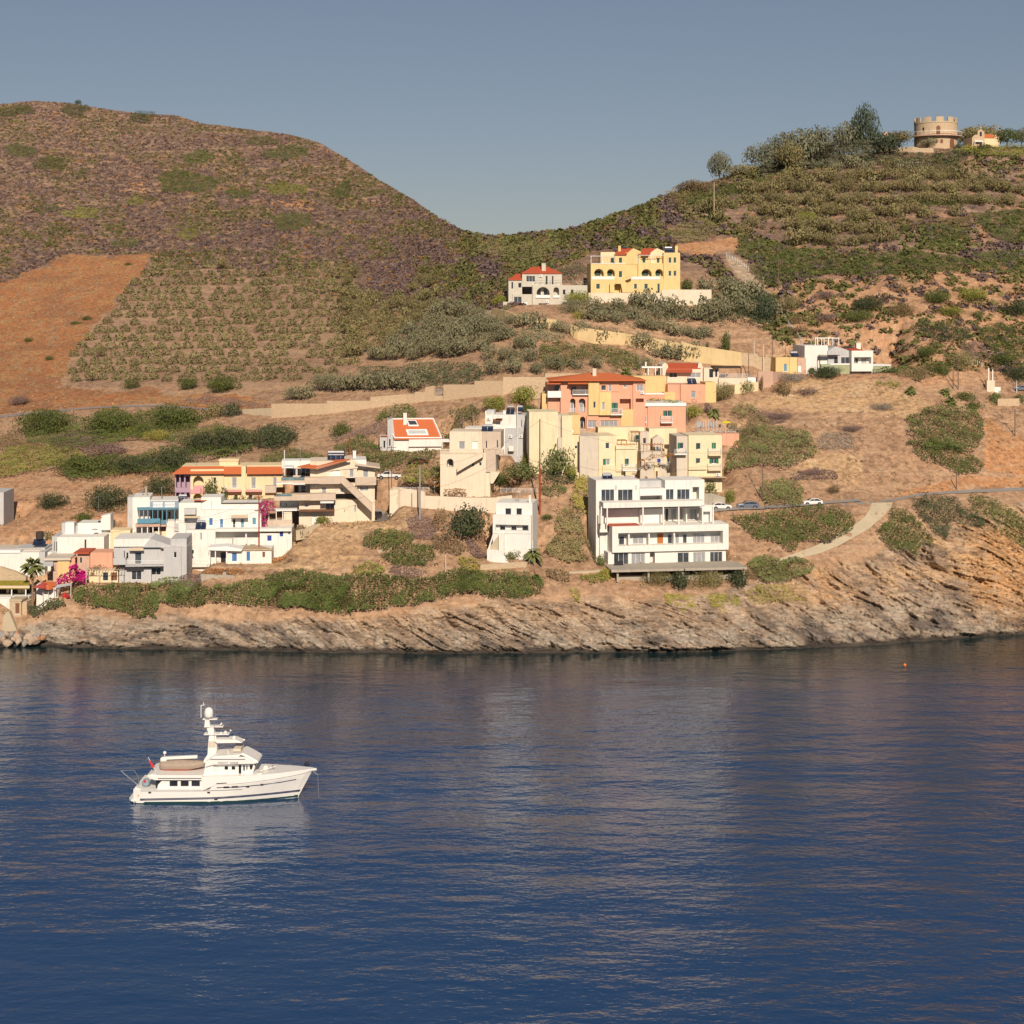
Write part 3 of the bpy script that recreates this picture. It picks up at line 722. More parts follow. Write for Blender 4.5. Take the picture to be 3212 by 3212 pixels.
    b.box(385,395,720,405, t=.5, d=1.5, m=darkwood, name='pergola')
    b.box(378,400,390,560, t=.6, d=.12, m=darkwood, name='post')
    b.fin(fall=9.)
B_redroof()
def B_mid():
    b = Bld('white_house', 'tall white cubic house with rooftop solar tanks behind the beige house', 'house', A3, 920, 900, -6, dy=2)
    b.block(920,175,1475,560, t=1.2, d=8, m=white, holes=[(1110,300,1195,385,'W')])
    b.block(560,410,920,560, t=2, d=6, m=white)
    b.block(1200,410,1480,880, t=1.0, d=7, m=white, foot=False)
    b.block(1285,415,1610,900, t=.6, d=7, m=greywhite, holes=[(1555,280,1575,410,'d')])
    b.block(1475,180,1705,415, t=1.5, d=8, m=greywhite, foot=False, holes=[(1555,275,1577,405,'d'),(1615,200,1698,270,'c')])
    b.balcony(1335,730,1430,825, out=1.2, t=.6, kind='solid', m=white)
    b.shed(1060,1200,285,250, t=.2, d=1, m=brown_p, th=.1, name='awning')
    b.block(950,90,1085,175, t=2.2, d=3, m=greywhite, foot=False); b.box(920,105,945,175, t=2, d=.5, m=white, name='parapet')
    b.solar(1290,10,1440,175, t=2, n=2); b.solar(1480,10,1590,130, t=4, n=1)
    b.ac(985,250, t=1.2); b.ac(1370,560, t=.6); b.ac(1560,560,t=.6)
    b.box(1108,245,1225,250, t=.3, d=1, m=brown_p, name='ledge')
    b.chimney(1240,100,1290,175, t=3, parent=b.root)
    b.pole(1495,20,900, t=.4, r=.09, m=metalw, name='service_mast')
    b.fin()
    b = Bld('beige_house', 'beige two storey house with an outside staircase, balustrade and arched opening', 'house', A3, 130, 1630, -4)
    b.block(285,475,870,800, t=2.2, d=8, m=beige, holes=[(450,650,560,790,'c'),(690,650,790,795,'W')])
    b.block(865,480,1200,790, t=1.9, d=8, m=beigeband, foot=False, holes=[(925,640,955,775,'d'),(1120,630,1150,770,'d')])
    b.block(118,860,930,1130, t=0, d=9, m=beige, holes=[(235,960,355,1110,'Ad'),(680,1015,722,1100,'d'),(812,1020,855,1085,'d')], deep=2)
    b.block(175,1130,1010,1640, t=.5, d=9, m=beige, deep=2, foot=True, holes=[(180,1225,310,1320,'L'),(808,1280,855,1360,'w')])
    b.block(895,795,1110,1200, t=.2, d=9, m=beigeband, foot=False)
    b.balcony(1030,795,1250,885, out=1.2, t=2, kind='solid', m=beigeband)
    mb = MB(); u0,u1,z0,z1 = b.rect(118,790,880,865,-.1)
    mb.box(u0,u1,-.1,.12,z1-.16,z1); mb.box(u0,u1,-.1,.12,z0-.05,z0+.12)
    n = 34
    for i in range(n): x = u0+(u1-u0-.12)*i/(n-1); mb.box(x,x+.13,-.05,.07,z0+.12,z1-.16)
    mb.build('balustrade', beige, b.root)
    b.steps(420,1150,880,880, t=-1.3, d=1.2, m=beigeband, n=14, rail_h=.75, mr=beige)
    b.solar(850,350,1060,480, t=3, n=2)
    b.shed(140,290,655,605, t=2.2, d=1.5, m=trimw, th=.08, name='canopy')
    b.box(150,655,160,780, t=2.3, d=.1, m=metalw, name='post')
    b.poly([(1010,1200),(1180,1200),(1060,1400),(1010,1400)], t=0, d=3, m=beige)
    b.fin()
    gwall('terrace_wall','long pale beige terrace wall under the beige house with the outside staircase','wall', V3, [(690,1270,1120),(760,1295,1130),(985,1320,1165),(990,1322,1205),(1250,1345,1215),(1400,1350,1222),(1650,1370,1222),(1660,1372,1215),(1800,1380,1200)], beige, th=.5)
    r = Bld('terrace_railing','white horizontal bar railing on the beige wall beside the large dark green tree','railing', V4, 215, 1440, 0, pad=False, dy=-.2)
    r.rail(225,1388,597,1435, t=0, bars=3)
    b = Bld('red_roof_house', 'white house with one big orange roof plane, a skylight and a roof terrace cut out', 'house', V3, 650, 790, 6)
    b.block(700,655,840,790, t=0, d=7, m=white); b.block(840,675,1145,745, t=-.6, d=6, m=white, foot=False); b.block(830,745,1140,800, t=0, d=6, m=white)
    b.poly([(640,500),(690,485),(708,655),(708,790),(640,790)], t=.6, d=5, m=greywhite)  # left face of the white house, shade painted as grey plaster
    b.shed(705,1140,668,488, t=-.6, d=6, m=tile, x0r=655, x1r=1062, th=.25); rf = b.roof
    b.chimney(788,432,820,545, t=3.6)
    def onroof(x,y,dz=.12):
        # the point of the roof plane seen at (x, y)
        lo, hi = -.6, 5.4
        best = None
        for i in range(200):
            t = lo+(hi-lo)*i/199; u,z = b.at(x,y,t)
            zr = (b.at(900,668,-.6)[1])+(b.at(860,488,5.4)[1]-b.at(900,668,-.6)[1])*(t+.6)/6
            if best is None or abs(z-zr) < best[0]: best = (abs(z-zr), u, t, zr)
        return (best[1], best[2], best[3]+dz)
    def rq(pts, m, name, dz, th=.1):
        q = [onroof(x,y,dz) for x,y in pts]; return MB().slab(*q, th).build(name, m, rf)
    rq([(835,558),(932,558),(905,505),(818,505)], trimw, 'skylight_frame', .16); rq([(845,548),(920,548),(898,512),(830,512)], glass, 'skylight', .19)
    rq([(828,642),(1025,640),(1005,588),(810,590)], trimw, 'terrace_parapet', .14); rq([(842,632),(1005,630),(990,600),(830,600)], greywhite, 'terrace_floor', .17)
    q = [onroof(x,y,.05) for x,y in ((705,665),(1143,675),(1065,485),(640,485))]
    mb = MB()
    for i in range(4): mb.tube(q[i], q[(i+1)%4], .17, n=5)
    mb.build('verge', trimw, rf)
    b.block(568,640,640,785, t=2, d=4, m=greywhite, holes=[(600,690,622,760,'d')]); b.shed(575,640,645,632, t=1.6, d=2, m=tile, th=.1, name='porch_roof')
    a0,a1,z0,z1 = b.rect(652,670,672,740,.55); b._win(a0,a1,z0,z1,.58,'w')
    b.pole(683,350,490, t=4, r=.05, arms=0); b.fin()
B_mid()
def B_beige3():
    b = Bld('beige_guesthouse', 'beige three storey guesthouse with banded balconies, a straight outside stair and an orange roof', 'building', A1, 690, 1560, 6)
    b.block(985,300,1930,640, t=1.2, d=9, m=beige, foot=False, holes=[(1390,480,1480,630,'W'),(1495,480,1590,630,'W'),(1775,465,1865,625,'c')])
    b.poly([(1110,435),(1800,255),(1900,300),(1950,330),(1950,440),(1110,520)], t=1.0, d=9, m=beige, name='gable')
    b.block(500,440,1180,620, t=4, d=5, m=beigeband, foot=False, holes=[(560,450,700,600,'d'),(720,450,1060,600,'d')])
    b.block(410,290,1180,440, t=5, d=5, m=white, foot=False)
    b.block(650,770,985,960, t=3.2, d=6, m=greywhite, foot=False, holes=[(660,790,760,940,'K'),(800,790,900,940,'w')])
    b.block(985,750,1930,960, t=1.4, d=8, m=beige, foot=False, holes=[(1220,820,1310,955,'c'),(1590,830,1650,935,'c'),(1900,800,1925,900,'c')])
    b.block(370,1100,760,1300, t=2.6, d=7, m=greywhite, foot=False, holes=[(350,1140,405,1230,'w'),(480,1145,520,1220,'w'),(625,1150,670,1230,'w')])
    b.block(760,1090,1930,1600, t=1.2, d=8, m=beige, foot=True, holes=[(870,1150,950,1235,'c'),(1300,1150,1480,1280,'d'),(1030,1400,1120,1580,'W'),(1870,1190,1925,1330,'c')])
    b.box(400,625,870,750, t=-.6, d=.2, m=railglass, name='balcony_glazing')
    b.box(400,690,1180,760, t=-.8, d=3.2, m=beigeband, name='balcony_band'); b.box(870,625,1640,762, t=-.5, d=2, m=beigeband, name='balcony_band')
    b.box(255,1010,980,1095, t=-1, d=3.4, m=beigeband, name='balcony_band'); b.box(620,960,1500,1095, t=-.7, d=2, m=beigeband, name='balcony_band')
    b.box(300,955,620,1012, t=-.95, d=.1, m=railglass, name='balcony_glazing')
    b.box(70,800,290,940, t=-.6, d=1.5, m=beigeband, name='balcony_band')
    u0,z0 = b.at(1600,700,-1.2); u1,z1 = b.at(2243,1220,-1.2)
    MB().prism([(u0,z0+.75),(u0+.6,z0+.75),(u1,z1+.6),(u1,z1-1.2),(u0,z0-.3)], -1.2, .2).build('staircase', beigeband, b.root)
    b.tilt([(720,405,-.8),(1110,440,-.8),(1800,250,-.8),(1250,285,5)], tile, 'roof', .18)
    b.poly([(1110,430),(1800,250),(1800,275),(1110,470)], t=-.7, d=.4, m=beigeband, name='fascia')
    for i,x in enumerate((1330,1430,1530)): b.solar(x,95,x+150,285, t=3.5, n=2)
    b.box(300,740,640,765, t=-1.2, d=2, m=trimw, name='pergola_roof'); b.box(640,755,880,775, t=-1.2, d=2, m=trimw, name='pergola_roof')
    b.box(460,415,640,440, t=.5, d=4, m=trimw, name='pergola_roof'); b.box(800,425,1090,450, t=.2, d=3, m=trimw, name='pergola_roof')
    b.box(500,440,580,590, t=3.4, d=.4, m=brown_p, name='screen'); b.box(300,830,470,935, t=2, d=.4, m=brown_p, name='screen')
    b.box(140,1280,720,1305, t=-1, d=3, m=trimw, name='pergola_roof')
    b.block(110,1490,620,1640, t=-1, d=5, m=beigeband); b.block(450,1310,615,1490, t=-.6, d=4, m=beige, foot=False)
    b.box(140,1370,430,1490, t=1.5, d=.3, m=brown_p, name='screen')
    for x in (150,300,430): b.box(x-7,1305,x+7,1490, t=-.9, d=.12, m=trimw, name='post')
    b.shed(1190,1460,1140,1050, t=-1, d=2, m=trimw, th=.08, name='awning')
    b.box(760,1295,1480,1315, t=-.8, d=2, m=brown_p, name='pergola_roof')
    b.ac(1235,470, t=1.2); b.ac(1065,800, t=1.4)
    b.chimney(1850,90,1910,230, t=6, parent=b.root)
    b.block(1795,275,2120,440, t=1.5, d=8, m=white, foot=False)
    b.block(1930,410,2290,1260, t=2.2, d=8, m=beige, holes=[(2050,470,2160,625,'c'),(1985,805,2165,905,'c')])
    b.poly([(1890,345),(2400,420),(2400,450),(1890,385)], t=.6, d=8, m=beigeband, name='roof')
    b.balcony(1895,622,2320,785, out=1.4, t=2.2, kind='solid', m=beigeband)
    b.pole(465,80,560, t=-.4, r=.1, name='mast', m=metalw); b.pole(785,-40,285, t=5, r=.05)
    b.fin()
    gwall('garden_steps','pale curved garden steps at the foot of the beige guesthouse','steps', A1, [(700,1750,1700),(900,1710,1660),(1050,1650,1600),(1180,1600,1560)], palepath)
B_beige3()
def B_pink():
    b = Bld('yellow_guesthouse', 'long cream yellow guesthouse with pink balconies, arched loggias and orange tiled eaves', 'building', V2, 145, 500, 4)
    b.block(290,215,600,520, t=0, d=9, m=vanilla, deep=1.8, holes=[(315,278,412,400,'A'),(500,290,530,350,'w'),(315,440,400,520,'A')])
    b.block(600,255,765,520, t=.8, d=8, m=vanilla, holes=[(675,290,722,390,'c'),(700,450,730,510,'w')])
    b.block(765,185,805,520, t=.2, d=9, m=vanilla); b.block(805,255,1150,520, t=.8, d=8, m=vanilla, holes=[(855,290,900,395,'c'),(1058,290,1095,385,'w'),(830,450,870,515,'w')])
    b.block(145,240,290,490, t=.5, d=9, m=lilac, deep=1.8, holes=[(155,265,185,390,'A'),(198,265,230,390,'A'),(243,275,285,400,'A'),(155,425,190,480,'A'),(200,428,235,480,'A'),(245,432,285,490,'A')])
    b.box(145,385,290,430, t=.3, d=.3, m=lilac, name='parapet'); b.box(290,400,420,440, t=-.15, d=.3, m=pink, name='parapet')
    b.box(318,365,412,400, t=.2, d=.1, m=pink, name='railing')
    for x0,x1 in ((605,765),(800,955),(985,1090)): b.balcony(x0,368,x1,425, out=1.4, t=.8, kind='bars', m=pink)
    b.shed(120,600,250,185, t=-.9, d=3, m=tile, x0r=215, x1r=600); b.shed(585,765,252,188, t=-.2, d=2.6, m=tile); b.shed(815,1150,250,190, t=-.2, d=2.6, m=tile)
    b.box(210,180,1140,190, t=2.4, d=7, m=vanilla, name='roof_deck'); b.block(560,125,735,190, t=3, d=3, m=vanilla, foot=False); b.box(552,122,740,136, t=2.8, d=3.4, m=vanilla, name='cornice')
    b.pole(343,90,180, t=4, r=.04); b.pole(718,30,120, t=4, r=.04)
    b.fin()
    b = Bld('white_house', 'white two storey house with blue shutters, blue doors and a striped awning over the balcony', 'house', A2, 230, 760, 3)
    b.block(105,88,460,520, t=3.2, d=7, m=white, foot=True); b.block(460,0,780,330, t=4, d=6, m=white, foot=False); b.block(780,95,1400,205, t=3.4, d=6, m=white, foot=False)
    b.shed(350,460,48,35, t=3, d=3, m=tile, x1r=740, th=.12, name='tiled_edge')
    b.block(450,200,1420,545, t=2.2, d=7, m=white, holes=[(585,330,650,450,'B'),(758,345,815,500,'B'),(965,345,1010,490,'d'),(1090,340,1150,480,'S'),(1275,325,1340,440,'S')])
    b.block(215,300,450,520, t=2.8, d=6, m=greywhite, deep=1.5, holes=[(225,330,410,430,'L')]); b.box(275,320,405,425, t=3.6, d=.1, m=deepblue_p, name='awning')
    b.box(190,178,375,275, t=1.8, d=1.2, m=greywhite, name='balcony_wall'); b.shed(190,400,325,285, t=1.2, d=1.6, m=awning, th=.06, name='awning')
    b.shed(940,1210,322,275, t=.6, d=1.6, m=awning, th=.08, name='awning')
    b.box(690,500,1900,545, t=-.2, d=3, m=white, name='balcony_slab'); b.rail(700,432,1380,500, t=-.15)
    b.block(690,545,1400,760, t=2.3, d=6, m=greywhite, foot=True, holes=[(685,595,755,655,'S'),(940,600,985,730,'D'),(1200,600,1235,740,'N')])
    b.box(1168,585,1190,745, t=-.1, d=.3, m=white, name='column'); b.box(1235,675,1325,745, t=0, d=.2, m=white, name='parapet')
    b.block(1400,575,1700,755, t=.3, d=6, m=white, holes=[(1510,605,1590,700,'D')]); b.block(1700,485,1910,700, t=.6, d=6, m=white, foot=True, holes=[(1705,520,1775,632,'D'),(1845,545,1885,600,'c')])
    b.block(230,520,690,1080, t=0, d=8, m=white, deep=1.4, foot=True, holes=[(445,565,478,680,'c'),(255,840,345,980,'L'),(690,595,755,655,'S')])
    b.block(690,660,960,800, t=.4, d=4, m=white)
    b.solar(365,370,535,525, t=.8, n=2); b.solar(930,120,1120,205, t=3.6, n=3); b.pole(630,60,200, t=3.6)
    b.box(780,88,1400,100, t=3.2, d=.3, m=darkwood, name='parapet_coping')
    b.rail(245,985,560,1075, t=-.8); b.box(230,1075,1080,1110, t=-1, d=2.5, m=white, name='terrace_slab'); b.rail(560,1030,1150,1080, t=-.9)
    b.fin()
    b = Bld('bungalow', 'low white bungalow with three sky blue shutters and a porch pediment above the dry slope', 'house', A2, 600, 1065, 4, dy=1.0)
    b.block(870,835,1585,1030, t=.4, d=6, m=white, holes=[(948,885,1035,1025,'B'),(1180,865,1247,1020,'B'),(1435,870,1485,960,'N')])
    b.shed(870,1600,830,765, t=.1, d=6, m=ruststone, name='roof', x1r=1400, th=.2)
    b.block(580,850,870,1060, t=2.2, d=4, m=white, holes=[(770,870,865,1060,'d')])
    b.poly([(570,800),(870,780),(1120,830),(1100,860),(590,845)], t=-.6, d=4, m=trimw, name='porch_roof')
    for x in (600,690,870): b.box(x-8,850,x+8,1060, t=-.3, d=.18, m=trimw, name='post')
    b.fin()
B_pink()
def B_bluehotel():
    b = Bld('blue_guesthouse', 'white guesthouse with blue wooden verandas and a blue sign board along its roof', 'building', BL, 135, 1380, 8)
    b.block(140,262,620,1380, t=.8, d=8, m=white); b.block(620,215+130,1400,560, t=1.4, d=7, m=white, foot=False)
    b.block(0,262,140,700, t=3, d=5, m=greywhite)
    b.block(620,545,1400,900, t=2.4, d=6, m=greywhite, holes=[(640,620,720,880,'d'),(740,620,830,890,'w'),(870,640,930,890,'N'),(980,650,1060,890,'w'),(1120,650,1190,880,'d'),(1290,660,1350,860,'d')])
    sb = b.box(622,370,1405,570, t=-.2, d=.3, m=paleblue_p, name='sign')
    for x0,x1 in ((700,975),(1025,1305)):
        u0,u1,z0,z1 = b.rect(x0,395,x1,540,-.2); MB().box(u0,u1,-.26,-.21,z0,z1).build('sign_panel', metalw, sb)
        q = MB(); n = 7 if x0 == 700 else 8
        for i in range(n):      # raised strokes, worn and too far off to read
            a = u0+(u1-u0)*(i+.25)/n; w_ = (u1-u0)/n*.5; hh = (z1-z0)
            q.box(a,a+.06,-.29,-.265,z0+hh*.28,z0+hh*.72)
            if i%2: q.box(a+.06,a+w_,-.29,-.265,z0+hh*.62,z0+hh*.70)
            else: q.box(a+w_-.06,a+w_,-.29,-.265,z0+hh*.28,z0+hh*.72)
            if i%3 == 0: q.box(a+.06,a+w_-.06,-.29,-.265,z0+hh*.46,z0+hh*.52)
        q.build('lettering', greycl, sb)
    b.shed(265,1400,590,515, t=-1.8, d=3, m=skyblue_p, th=.1, name='veranda_roof')
    for x in (320,440,560,690,835,960,1080,1300): b.box(x-11,600,x+11,900, t=-1.6, d=.14, m=skyblue_p if x > 600 else paleblue_p, name='veranda_post')
    b.box(270,850,900,985, t=-1.8, d=.15, m=blue_p if False else skyblue_p, name='veranda_parapet'); b.box(900,900,1065,1000, t=-1.8, d=.15, m=skyblue_p, name='veranda_parapet')
    b.box(215,1000,1060,1075, t=-1.6, d=3, m=pinkbeige, name='floor_band')
    b.block(180,1075,1060,1380, t=1.2, d=6, m=lilac, deep=1.2, foot=True, holes=[(205,1100,375,1280,'Lw'),(425,1110,540,1290,'Lw'),(580,1120,690,1300,'Lw'),(730,1130,840,1310,'L'),(930,1140,1000,1200,'w')])
    for x in (175,395,550,700,860): b.box(x-14,1085,x+14,1290, t=-1.4, d=.16, m=trimw, name='veranda_post')
    b.box(130,1285,800,1385, t=-1.5, d=.15, m=skyblue_p, name='veranda_parapet')
    b.block(1060,900,1600,1220, t=-.6, d=6, m=white); b.block(1290,980,1510,1200, t=-.9, d=1, m=greywhite, foot=False)
    b.block(740,1205,1350,1390, t=-.5, d=3, m=vanilla)
    b.chimney(480,-30,540,245, t=3, parent=b.root, m=concrete); b.pole(420,20,230, t=4, r=.08); b.pole(940,-20,250, t=4, r=.08, arms=1)
    b.solar(1380,190,1650,410, t=3, n=3)
    b.fin()
    b = Bld('grey_house', 'pale grey house with a sloping roof and two balconies above the cliff bushes', 'house', V1, 1060, 1285, 4)
    b.block(1060,862,1400,935, t=1, d=8, m=white, foot=False); b.block(1590,862,1740,945, t=1.2, d=8, m=greywhite, foot=False)
    b.poly([(1330,942),(1395,865),(1420,865),(1640,942)], t=.6, d=7, m=greywhite, name='gable'); b.shed(1500,1640,942,866, t=.3, d=7, m=ruststone, x0r=1410, x1r=1545, th=.15)
    b.block(1060,935,1525,1100, t=1.4, d=7, m=greywhite, foot=False, deep=1.6, holes=[(1150,975,1165,1045,'d'),(1175,990,1198,1050,'d'),(1255,985,1320,1100,'w')])
    b.block(1525,942,1690,1290, t=0, d=8, m=greywhite, holes=[(1618,985,1648,1040,'d')]); b.block(1690,942,1740,1260, t=.4, d=8, m=greywhite)
    b.balcony(1055,1040,1170,1105, out=1.2, t=.8, kind='solid', m=greywhite)
    b.balcony(1170,1062,1525,1120, out=1.5, t=1.2, kind='bars', m=greywhite)
    b.block(1110,1120,1525,1290, t=1.8, d=6, m=greywhite, holes=[(1225,1160,1320,1245,'w'),(1410,1130,1500,1200,'d')]); b.block(1340,1135,1410,1290, t=1.0, d=1, m=greywhite)
    b.solar(1300,855,1395,940, t=2, n=3); b.shed(1205,1340,970,945, t=.2, d=1.4, m=awning, th=.06, name='awning')
    b.fin()
    b = Bld('white_house', 'white flat roofed block with a tall rear parapet and satellite dish behind the pink bougainvillea', 'house', V1, 485, 1060, 3)
    b.block(535,845,970,1050, t=0, d=8, m=white); b.block(485,840,540,1000, t=.6, d=7, m=greywhite, holes=[(500,890,512,980,'d'),(520,890,534,985,'d')])
    b.block(725,715,1030,850, t=5, d=5, m=white); b.block(610,710,690,850, t=4.4, d=2, m=white); b.block(575,715,610,850, t=5, d=3, m=greywhite)
    b.block(670,740,780,850, t=6, d=3, m=greywhite)
    b.poly([(940,650),(1030,632),(1030,780),(940,780)], t=4, d=3, m=white); b.shed(905,945,658,648, t=3.6, d=3, m=tile, th=.1, name='tiled_edge', x1r=975)
    b.block(415,985,720,1090, t=1, d=7, m=white); b.pole(920,465,640, t=4.5, arms=1)
    u,z = b.at(885,775,3); MB().lathe((u,3,z), [(.6,0),(.5,.08),(.2,.02)], 12).build('satellite_dish', steel, b.root)
    b.box(788,870,803,985, t=-.2, d=.2, m=darkwood, name='flue')
    b.block(1030,780,1215,850, t=4, d=4, m=vanilla)
    b.fin()
    b = Bld('ochre_cottage', 'small ochre cottage with an orange door frame and a grey awning behind the palm tree', 'house', V1, 495, 1215, 5)
    b.block(535,1062,650,1230, t=0, d=5, m=ochre); b.block(495,1062,537,1215, t=.4, d=5, m=pinkbeige, holes=[(505,1105,520,1180,'O')])
    b.box(415,1042,660,1064, t=-.4, d=6, m=greige, name='roof'); b.shed(405,495,1115,1062, t=-1.6, d=2, m=greycl, th=.06, name='awning'); b.block(650,1045,700,1120, t=.5, d=3, m=salmon)
    b.fin()
    b = Bld('salmon_cottage', 'salmon cottage with a thin flat roof behind the magenta bougainvillea', 'house', V1, 720, 1200, 2)
    b.block(720,1002,835,1150, t=0, d=5, m=pinkbeige, holes=[(742,1035,765,1090,'d')]); b.block(835,990,1050,1200, t=.6, d=5, m=salmon); b.box(685,990,830,1004, t=-.8, d=6, m=tilered, name='roof')
    b.fin()
    b = Bld('garden_room', 'low cream garden room under a bare cane pergola left of the grey house', 'house', V1, 830, 1275, 2)
    b.block(830,1160,1100,1275, t=1, d=4, m=vanilla, holes=[(955,1175,1010,1255,'w'),(1030,1175,1095,1255,'N')]); b.pergola(800,1150,1150,1275, t=-1.5, d=3, posts=4, m=greige, slats=14, top=.06)
    b.fin()
    b = Bld('white_house', 'long low white building with a grey sheet roof at the left edge behind the palm', 'house', V1, 0, 1180, 2, dy=2)
    b.block(-400,990,365,1180, t=0, d=8, m=white); b.block(365,985,420,1180, t=.2, d=8, m=greywhite, holes=[(370,1110,380,1160,'w'),(392,1110,402,1160,'w')]); b.block(150,950,420,1000, t=3, d=6, m=greywhite)
    b.shed(-400,380,965,918, t=2, d=6, m=greige, th=.2); b.box(-100,970,190,995, t=-.2, d=2, m=trimw, name='gutter'); b.solar(300,850,420,930, t=4, n=1)
    u,z = b.at(370,850,5); MB().lathe((u,5,z-.2), [(.75,0),(.75,1.2),(.6,1.4)], 12).build('black_tank', darkwood, b.root)
    b.fin()
    b = Bld('white_building', 'sliver of a tall plain white building cut by the left edge of the picture', 'building', V1, -200, 735, 2)
    b.block(-330,430,34,735, t=0, d=8, m=greywhite); b.fin()
    gwall('shore_wall','sandy stone retaining slope at the left edge under the low white building','wall', V1, [(-250,1245,1135),(0,1245,1125),(130,1240,1165),(240,1240,1215)], ruststone, th=1.0)
    b = Bld('tavern', 'seaside tavern terrace under a yellow green striped canopy at the left edge', 'building', V1, -60, 1425, 0)
    b.block(-300,1310,270,1405, t=3.5, d=3, m=darkwood, foot=False); b.block(-300,1400,270,1425, t=0, d=6, m=white)
    b.shed(-300,275,1325,1250, t=-.2, d=4.5, m=mat('olive_canopy_cloth',(.30,.24,.03),.85,var=.35,scale=1.5), th=.1, name='canopy'); b.box(-300,1300,275,1322, t=-.25, d=.1, m=awning, name='valance')
    for x in (108,240,-60): b.box(x-5,1310,x+5,1420, t=0, d=.12, m=trimw, name='post')
    b.rail(-200,1392,270,1420, t=-.1); 
    for x0,x1 in ((60,85),(165,200),(205,240)): b.box(x0,1320,x1,1385, t=2.9, d=.1, m=awning, name='blind')
    b.fin()
    b = Bld('tavern_kiosk', 'tiny white kiosk with an orange tiled hood and blue counter beside the palm', 'kiosk', V1, 400, 1405, 0)
    b.block(400,1300,520,1405, t=0, d=3, m=white, holes=[(418,1325,468,1350,'D')]); b.shed(395,525,1300,1262, t=-.4, d=2, m=tile, th=.1); b.block(340,1285,400,1345, t=1, d=2, m=white); b.fin()
    b = Bld('stone_hut', 'small whitewashed stone hut with a rust red door at the top of the shore steps', 'hut', LC, 155, 1300, -4)
    b.block(155,1068,345,1300, t=0, d=3, m=stone, holes=[(238,1108,322,1288,'N')]); b.block(345,1080,440,1280, t=.6, d=3, m=stone); b.box(150,1045,360,1072, t=-.1, d=3.2, m=palepath, name='roof'); b.fin(m=.2)
    b = Bld('boat_ramp', 'pale concrete ramp and steps falling to the boulders below the red doored hut', 'ramp', LC, 150, 1560, 0, pad=False)
    b.poly([(100,1250),(150,1245),(330,1560),(200,1560),(0,1560),(60,1330)], t=0, d=1.2, m=palepath, foot=1.5)
B_bluehotel()
def B_villas():
    b = Bld('stone_villa', 'pale stone villa with a red hip roof, large arches and a glass railed terrace', 'house', V7, 262, 655, 3)
    b.block(262,432,380,655, t=1.4, d=8, m=villa, holes=[(285,455,305,515,'d'),(345,462,377,505,'d')]); b.block(300,560,470,655, t=.8, d=6, m=villa, holes=[(308,582,378,630,'w')])
    b.block(380,375,725,495, t=1.2, d=9, m=villa, foot=False, holes=[(415,402,493,453,'w'),(583,402,602,478,'d'),(637,402,653,478,'d')])
    b.block(470,482,945,705, t=0, d=9, m=villa, deep=2, holes=[(505,497,618,570,'Ad'),(652,500,700,570,'A'),(730,520,758,565,'d'),(800,520,828,570,'d'),(520,638,596,700,'w'),(728,632,770,690,'d')])
    b.hip(378,728,376,322,470,600, t=1.2, d=9, m=tilered, ov=.3); b.chimney(550,290,585,372, t=2.5, m=villa)
    b.shed(260,380,432,382, t=1.1, d=5, m=tilered, x0r=330)
    b.balcony(498,568,622,592, out=.3, m=trimw, kind='solid'); b.balcony(650,568,702,590, out=.3, m=trimw, kind='solid')
    b.rail(490,440,720,480, t=.2, m=railglass, bars=1); b.rail(740,442,935,480, t=.3, m=railglass, bars=1)
    b.balcony(305,628,425,658, out=.8, t=.8, kind='solid', m=trimw)
    b.poly([(215,625),(300,625),(440,665),(470,700),(470,745),(215,745)], t=-1, d=2, m=villa)
    b.ac(540,400, t=1.2); b.ac(600,625); b.fin()
    b = Bld('yellow_villa', 'yellow twin villa with arcades, white pergolas and two small red roofs on the upper slope', 'house', V7, 975, 545, 4)
    b.block(975,430,1275,545, t=0, d=9, m=yellow, foot=True, deep=1.6, holes=[(1020,470,1055,515,'G'),(1180,455,1230,545,'A')])
    b.block(1275,430,1605,548, t=.4, d=9, m=yellow, holes=[(1348,470,1376,515,'G'),(1437,470,1470,515,'G'),(1550,468,1574,550,'G')])
    b.block(975,292,1275,432, t=.4, d=9, m=yellow, foot=False, deep=1.8, holes=[(1003,340,1087,405,'AG'),(1115,342,1182,405,'AG'),(1216,360,1248,415,'G')])
    b.block(1275,200,1385,432, t=1.6, d=8, m=yellow, foot=False); b.block(1385,292,1610,432, t=.8, d=8, m=yellow, foot=False, deep=1.8, holes=[(1412,342,1502,405,'AG'),(1533,342,1600,405,'AG')])
    b.block(1605,200,1748,550, t=.3, d=9, m=yellow, holes=[(1647,242,1673,290,'G'),(1690,242,1716,290,'G'),(1647,358,1673,403,'G'),(1690,358,1716,403,'G')])
    b.block(1060,195,1185,292, t=3.4, d=5, m=vanilla, foot=False, holes=[(1145,245,1175,290,'G')]); b.block(1185,212,1275,295, t=1, d=7, m=yellow, foot=False, holes=[(1216,243,1248,290,'G')])
    b.poly([(1275,215),(1345,162),(1408,190),(1408,300),(1275,300)], t=1.5, d=7, m=yellow, name='gable'); b.poly([(1475,212),(1550,162),(1612,188),(1612,295),(1475,295)], t=2.2, d=6, m=vanilla, name='gable')
    b.block(1385,215,1480,295, t=2.4, d=6, m=yellow, foot=False, holes=[(1420,243,1450,290,'G')]); b.block(1540,230,1600,292, t=2, d=5, m=yellow, foot=False, holes=[(1545,245,1572,290,'G')])
    b.shed(1183,1278,214,162, t=.6, d=5, m=tilered, x0r=1235, x1r=1345); b.chimney(1213,140,1235,190, t=3, m=yellow); b.shed(1382,1475,214,162, t=1, d=5, m=tilered, x0r=1430, x1r=1545); b.chimney(1705,140,1728,205, t=4, m=yellow)
